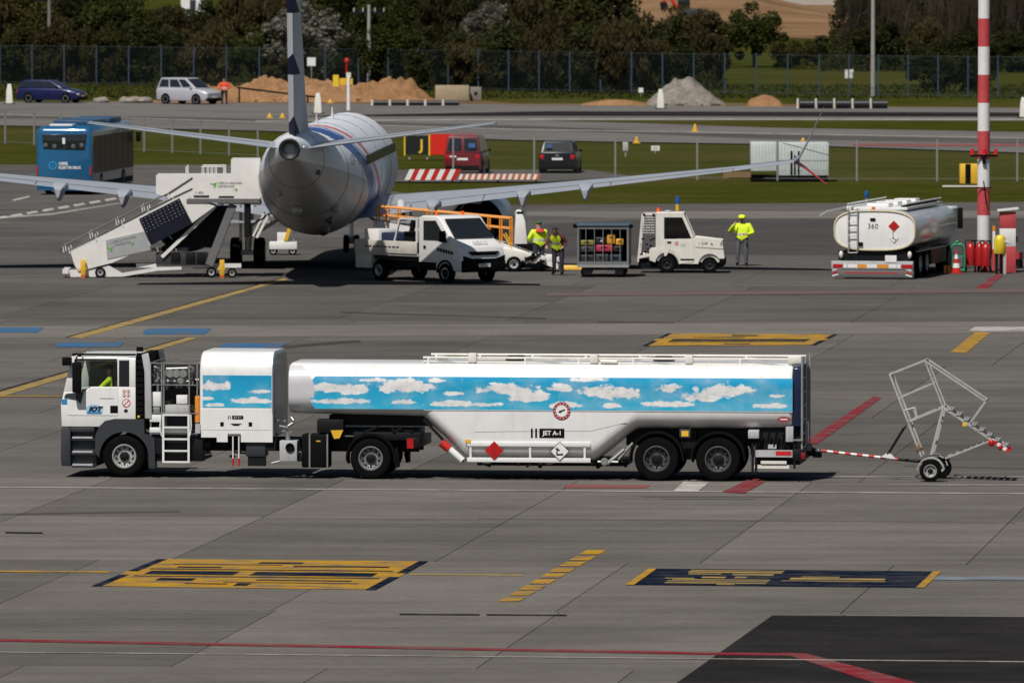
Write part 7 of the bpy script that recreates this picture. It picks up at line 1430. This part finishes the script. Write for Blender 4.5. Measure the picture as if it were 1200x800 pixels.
0 and tufts('rough_grass', 'short grass on the strip beside the right lane', 600, 1240, 180, 236, 14000, leaf_mat('lawn_blades', (.05, .06, .013), (.075, .078, .02)), 6, .04, .10)
0 and tufts('rough_grass', 'short grass beneath the low wire fence at the left', -40, 310, 150, 190, 8000, leaf_mat('lawn_blades_b', (.05, .06, .013), (.075, .078, .02)), 8, .04, .10)
def brush(name, label, spans, n, m_, seed):
    rnd = random.Random(seed); mb = MB()
    for i in range(n):
        x0, x1, y0, y1, h_ = spans[rnd.randrange(len(spans))]; px = rnd.uniform(x0, x1); p_ = G(px, rnd.uniform(y0, y1)) + Vector((0, 0, rnd.random() ** 1.3 * h_ * (.65 + .35 * math.sin(px * .11) + .2 * math.sin(px * .31))))
        a = Vector((rnd.gauss(0, 1), rnd.gauss(0, 1), rnd.gauss(0, .8))).normalized() * rnd.uniform(.06, .16); b = a.cross(Vector((rnd.gauss(0, 1), rnd.gauss(0, 1), rnd.gauss(0, 1)))).normalized() * rnd.uniform(.04, .1)
        o = len(mb.v); mb.v += [tuple(p_ - a), tuple(p_ + b), tuple(p_ + a), tuple(p_ - b)]; mb.f.append([o, o + 1, o + 2, o + 3]); mb.m.append(0)
    me = bpy.data.meshes.new(name); me.from_pydata(mb.v, [], mb.f); me.materials.append(m_); return tag(link(name, me), label, 'undergrowth', kind='stuff')
brush('undergrowth', 'tangled dark undergrowth behind the perimeter fence', [(-40, 300, 92, 97, 2.2), (300, 560, 95, 102, 2.2), (560, 850, 99, 106, 2.2), (-40, 840, 84, 92, 3.4)], 60000, LM['dark'], 4)
brush('undergrowth', 'dark hedge growth below the leafless trees at the right', [(960, 1240, 76, 84, 2.4)], 14000, LM['dark'], 14)
# ------------------------------------------------------------------ sand pit beyond, excavator, shed
def terrain(name, pts, m_, z0=-.05):
    vs = [G(px, py, h_) for px, py, h_ in pts]; o = MB().add(vs, [tuple(range(len(vs)))]).build(name, m_, smooth=0); return tag(o, kind='structure')
sheet('sand_pit', [(680, 40), (990, 46), (1010, 20), (1060, -40), (560, -40)], -.02, SANDM)
def ridge(name, px0, px1, py, h, depth, m_, prof, seed):
    a, b = G(px0, py), G(px1, py); L_ = b.x - a.x; vs = []; fs = []; n, k = 60, 8
    for i in range(n + 1):
        for j in range(k + 1):
            s, t = i / n, j / k; e = min(1, t * 1.6); q_ = Vector((s * 6, t * 3, seed)); vs.append((a.x + s * L_, a.y + t * depth, h * prof(s) * e * (1 + .12 * mnoise.noise(q_ * 2)) - .1))
    for i in range(n):
        for j in range(k): fs.append((i * (k + 1) + j, (i + 1) * (k + 1) + j, (i + 1) * (k + 1) + j + 1, i * (k + 1) + j + 1))
    return tag(MB().add(vs, fs).build(name, m_), kind='structure')
ridge('sand_bank', 700, 1010, 26, 2.6, 90, SANDM, lambda s: min(1, s * 4) * min(1, (1 - s) * 3) * (.8 + .2 * math.sin(s * 5)), 3)
ridge('limestone_bank', 905, 1030, 6, 4.5, 120, ground_mat('pale_limestone', (.26, .225, .185), (.32, .28, .235), .06), lambda s: min(1, s * 6) * min(1, (1 - s) * 4), 9)
ex = thing('excavator', 'dark excavator with a red boom working at the edge of the sand pit', 'excavator', G(806, 38), 0)
MB().box(-1.3, 1.3, 0, .5, .1, .8).box(-1.3, 1.3, 2, 2.5, .1, .8).build('track', D, ex, bev=.15); MB().box(-1.0, 1.4, .2, 2.3, .85, 2.1).build('house', mat('dark_machine', (.02, .022, .03), .5), ex, bev=.1); MB().box(-.9, .2, .2, 1.2, 2.1, 3.3).build('cab', GLASS(), ex, bev=.1)
MB().bar((-.8, 1.6, 1.9), (-1.9, 1.6, 3.6), .22, .3).bar((-1.9, 1.6, 3.6), (-2.2, 1.6, 2.6), .2, .25).build('boom', RED(), ex); MB().prism([(-2.5, 2.7), (-1.9, 2.7), (-1.7, 2.1), (-2.4, 1.9)], 'y', 1.2, 2.0).build('bucket', D, ex)
sh = thing('white_shed', 'small white shed glimpsed above the trees at the upper left', 'shed', G(226, 20), 0); sh.scale = (.75, .75, .9); MB().box(-1.6, 1.6, 0, 3, 0, 2.7).build('wall', W, sh); MB().prism([(-1.8, 2.7), (1.8, 2.7), (0, 3.4)], 'y', -.2, 3.2).build('roof', LGREY(), sh); MB().box(-.4, .4, -.04, -.001, 0, 1.9).build('door', GREYP(), sh)
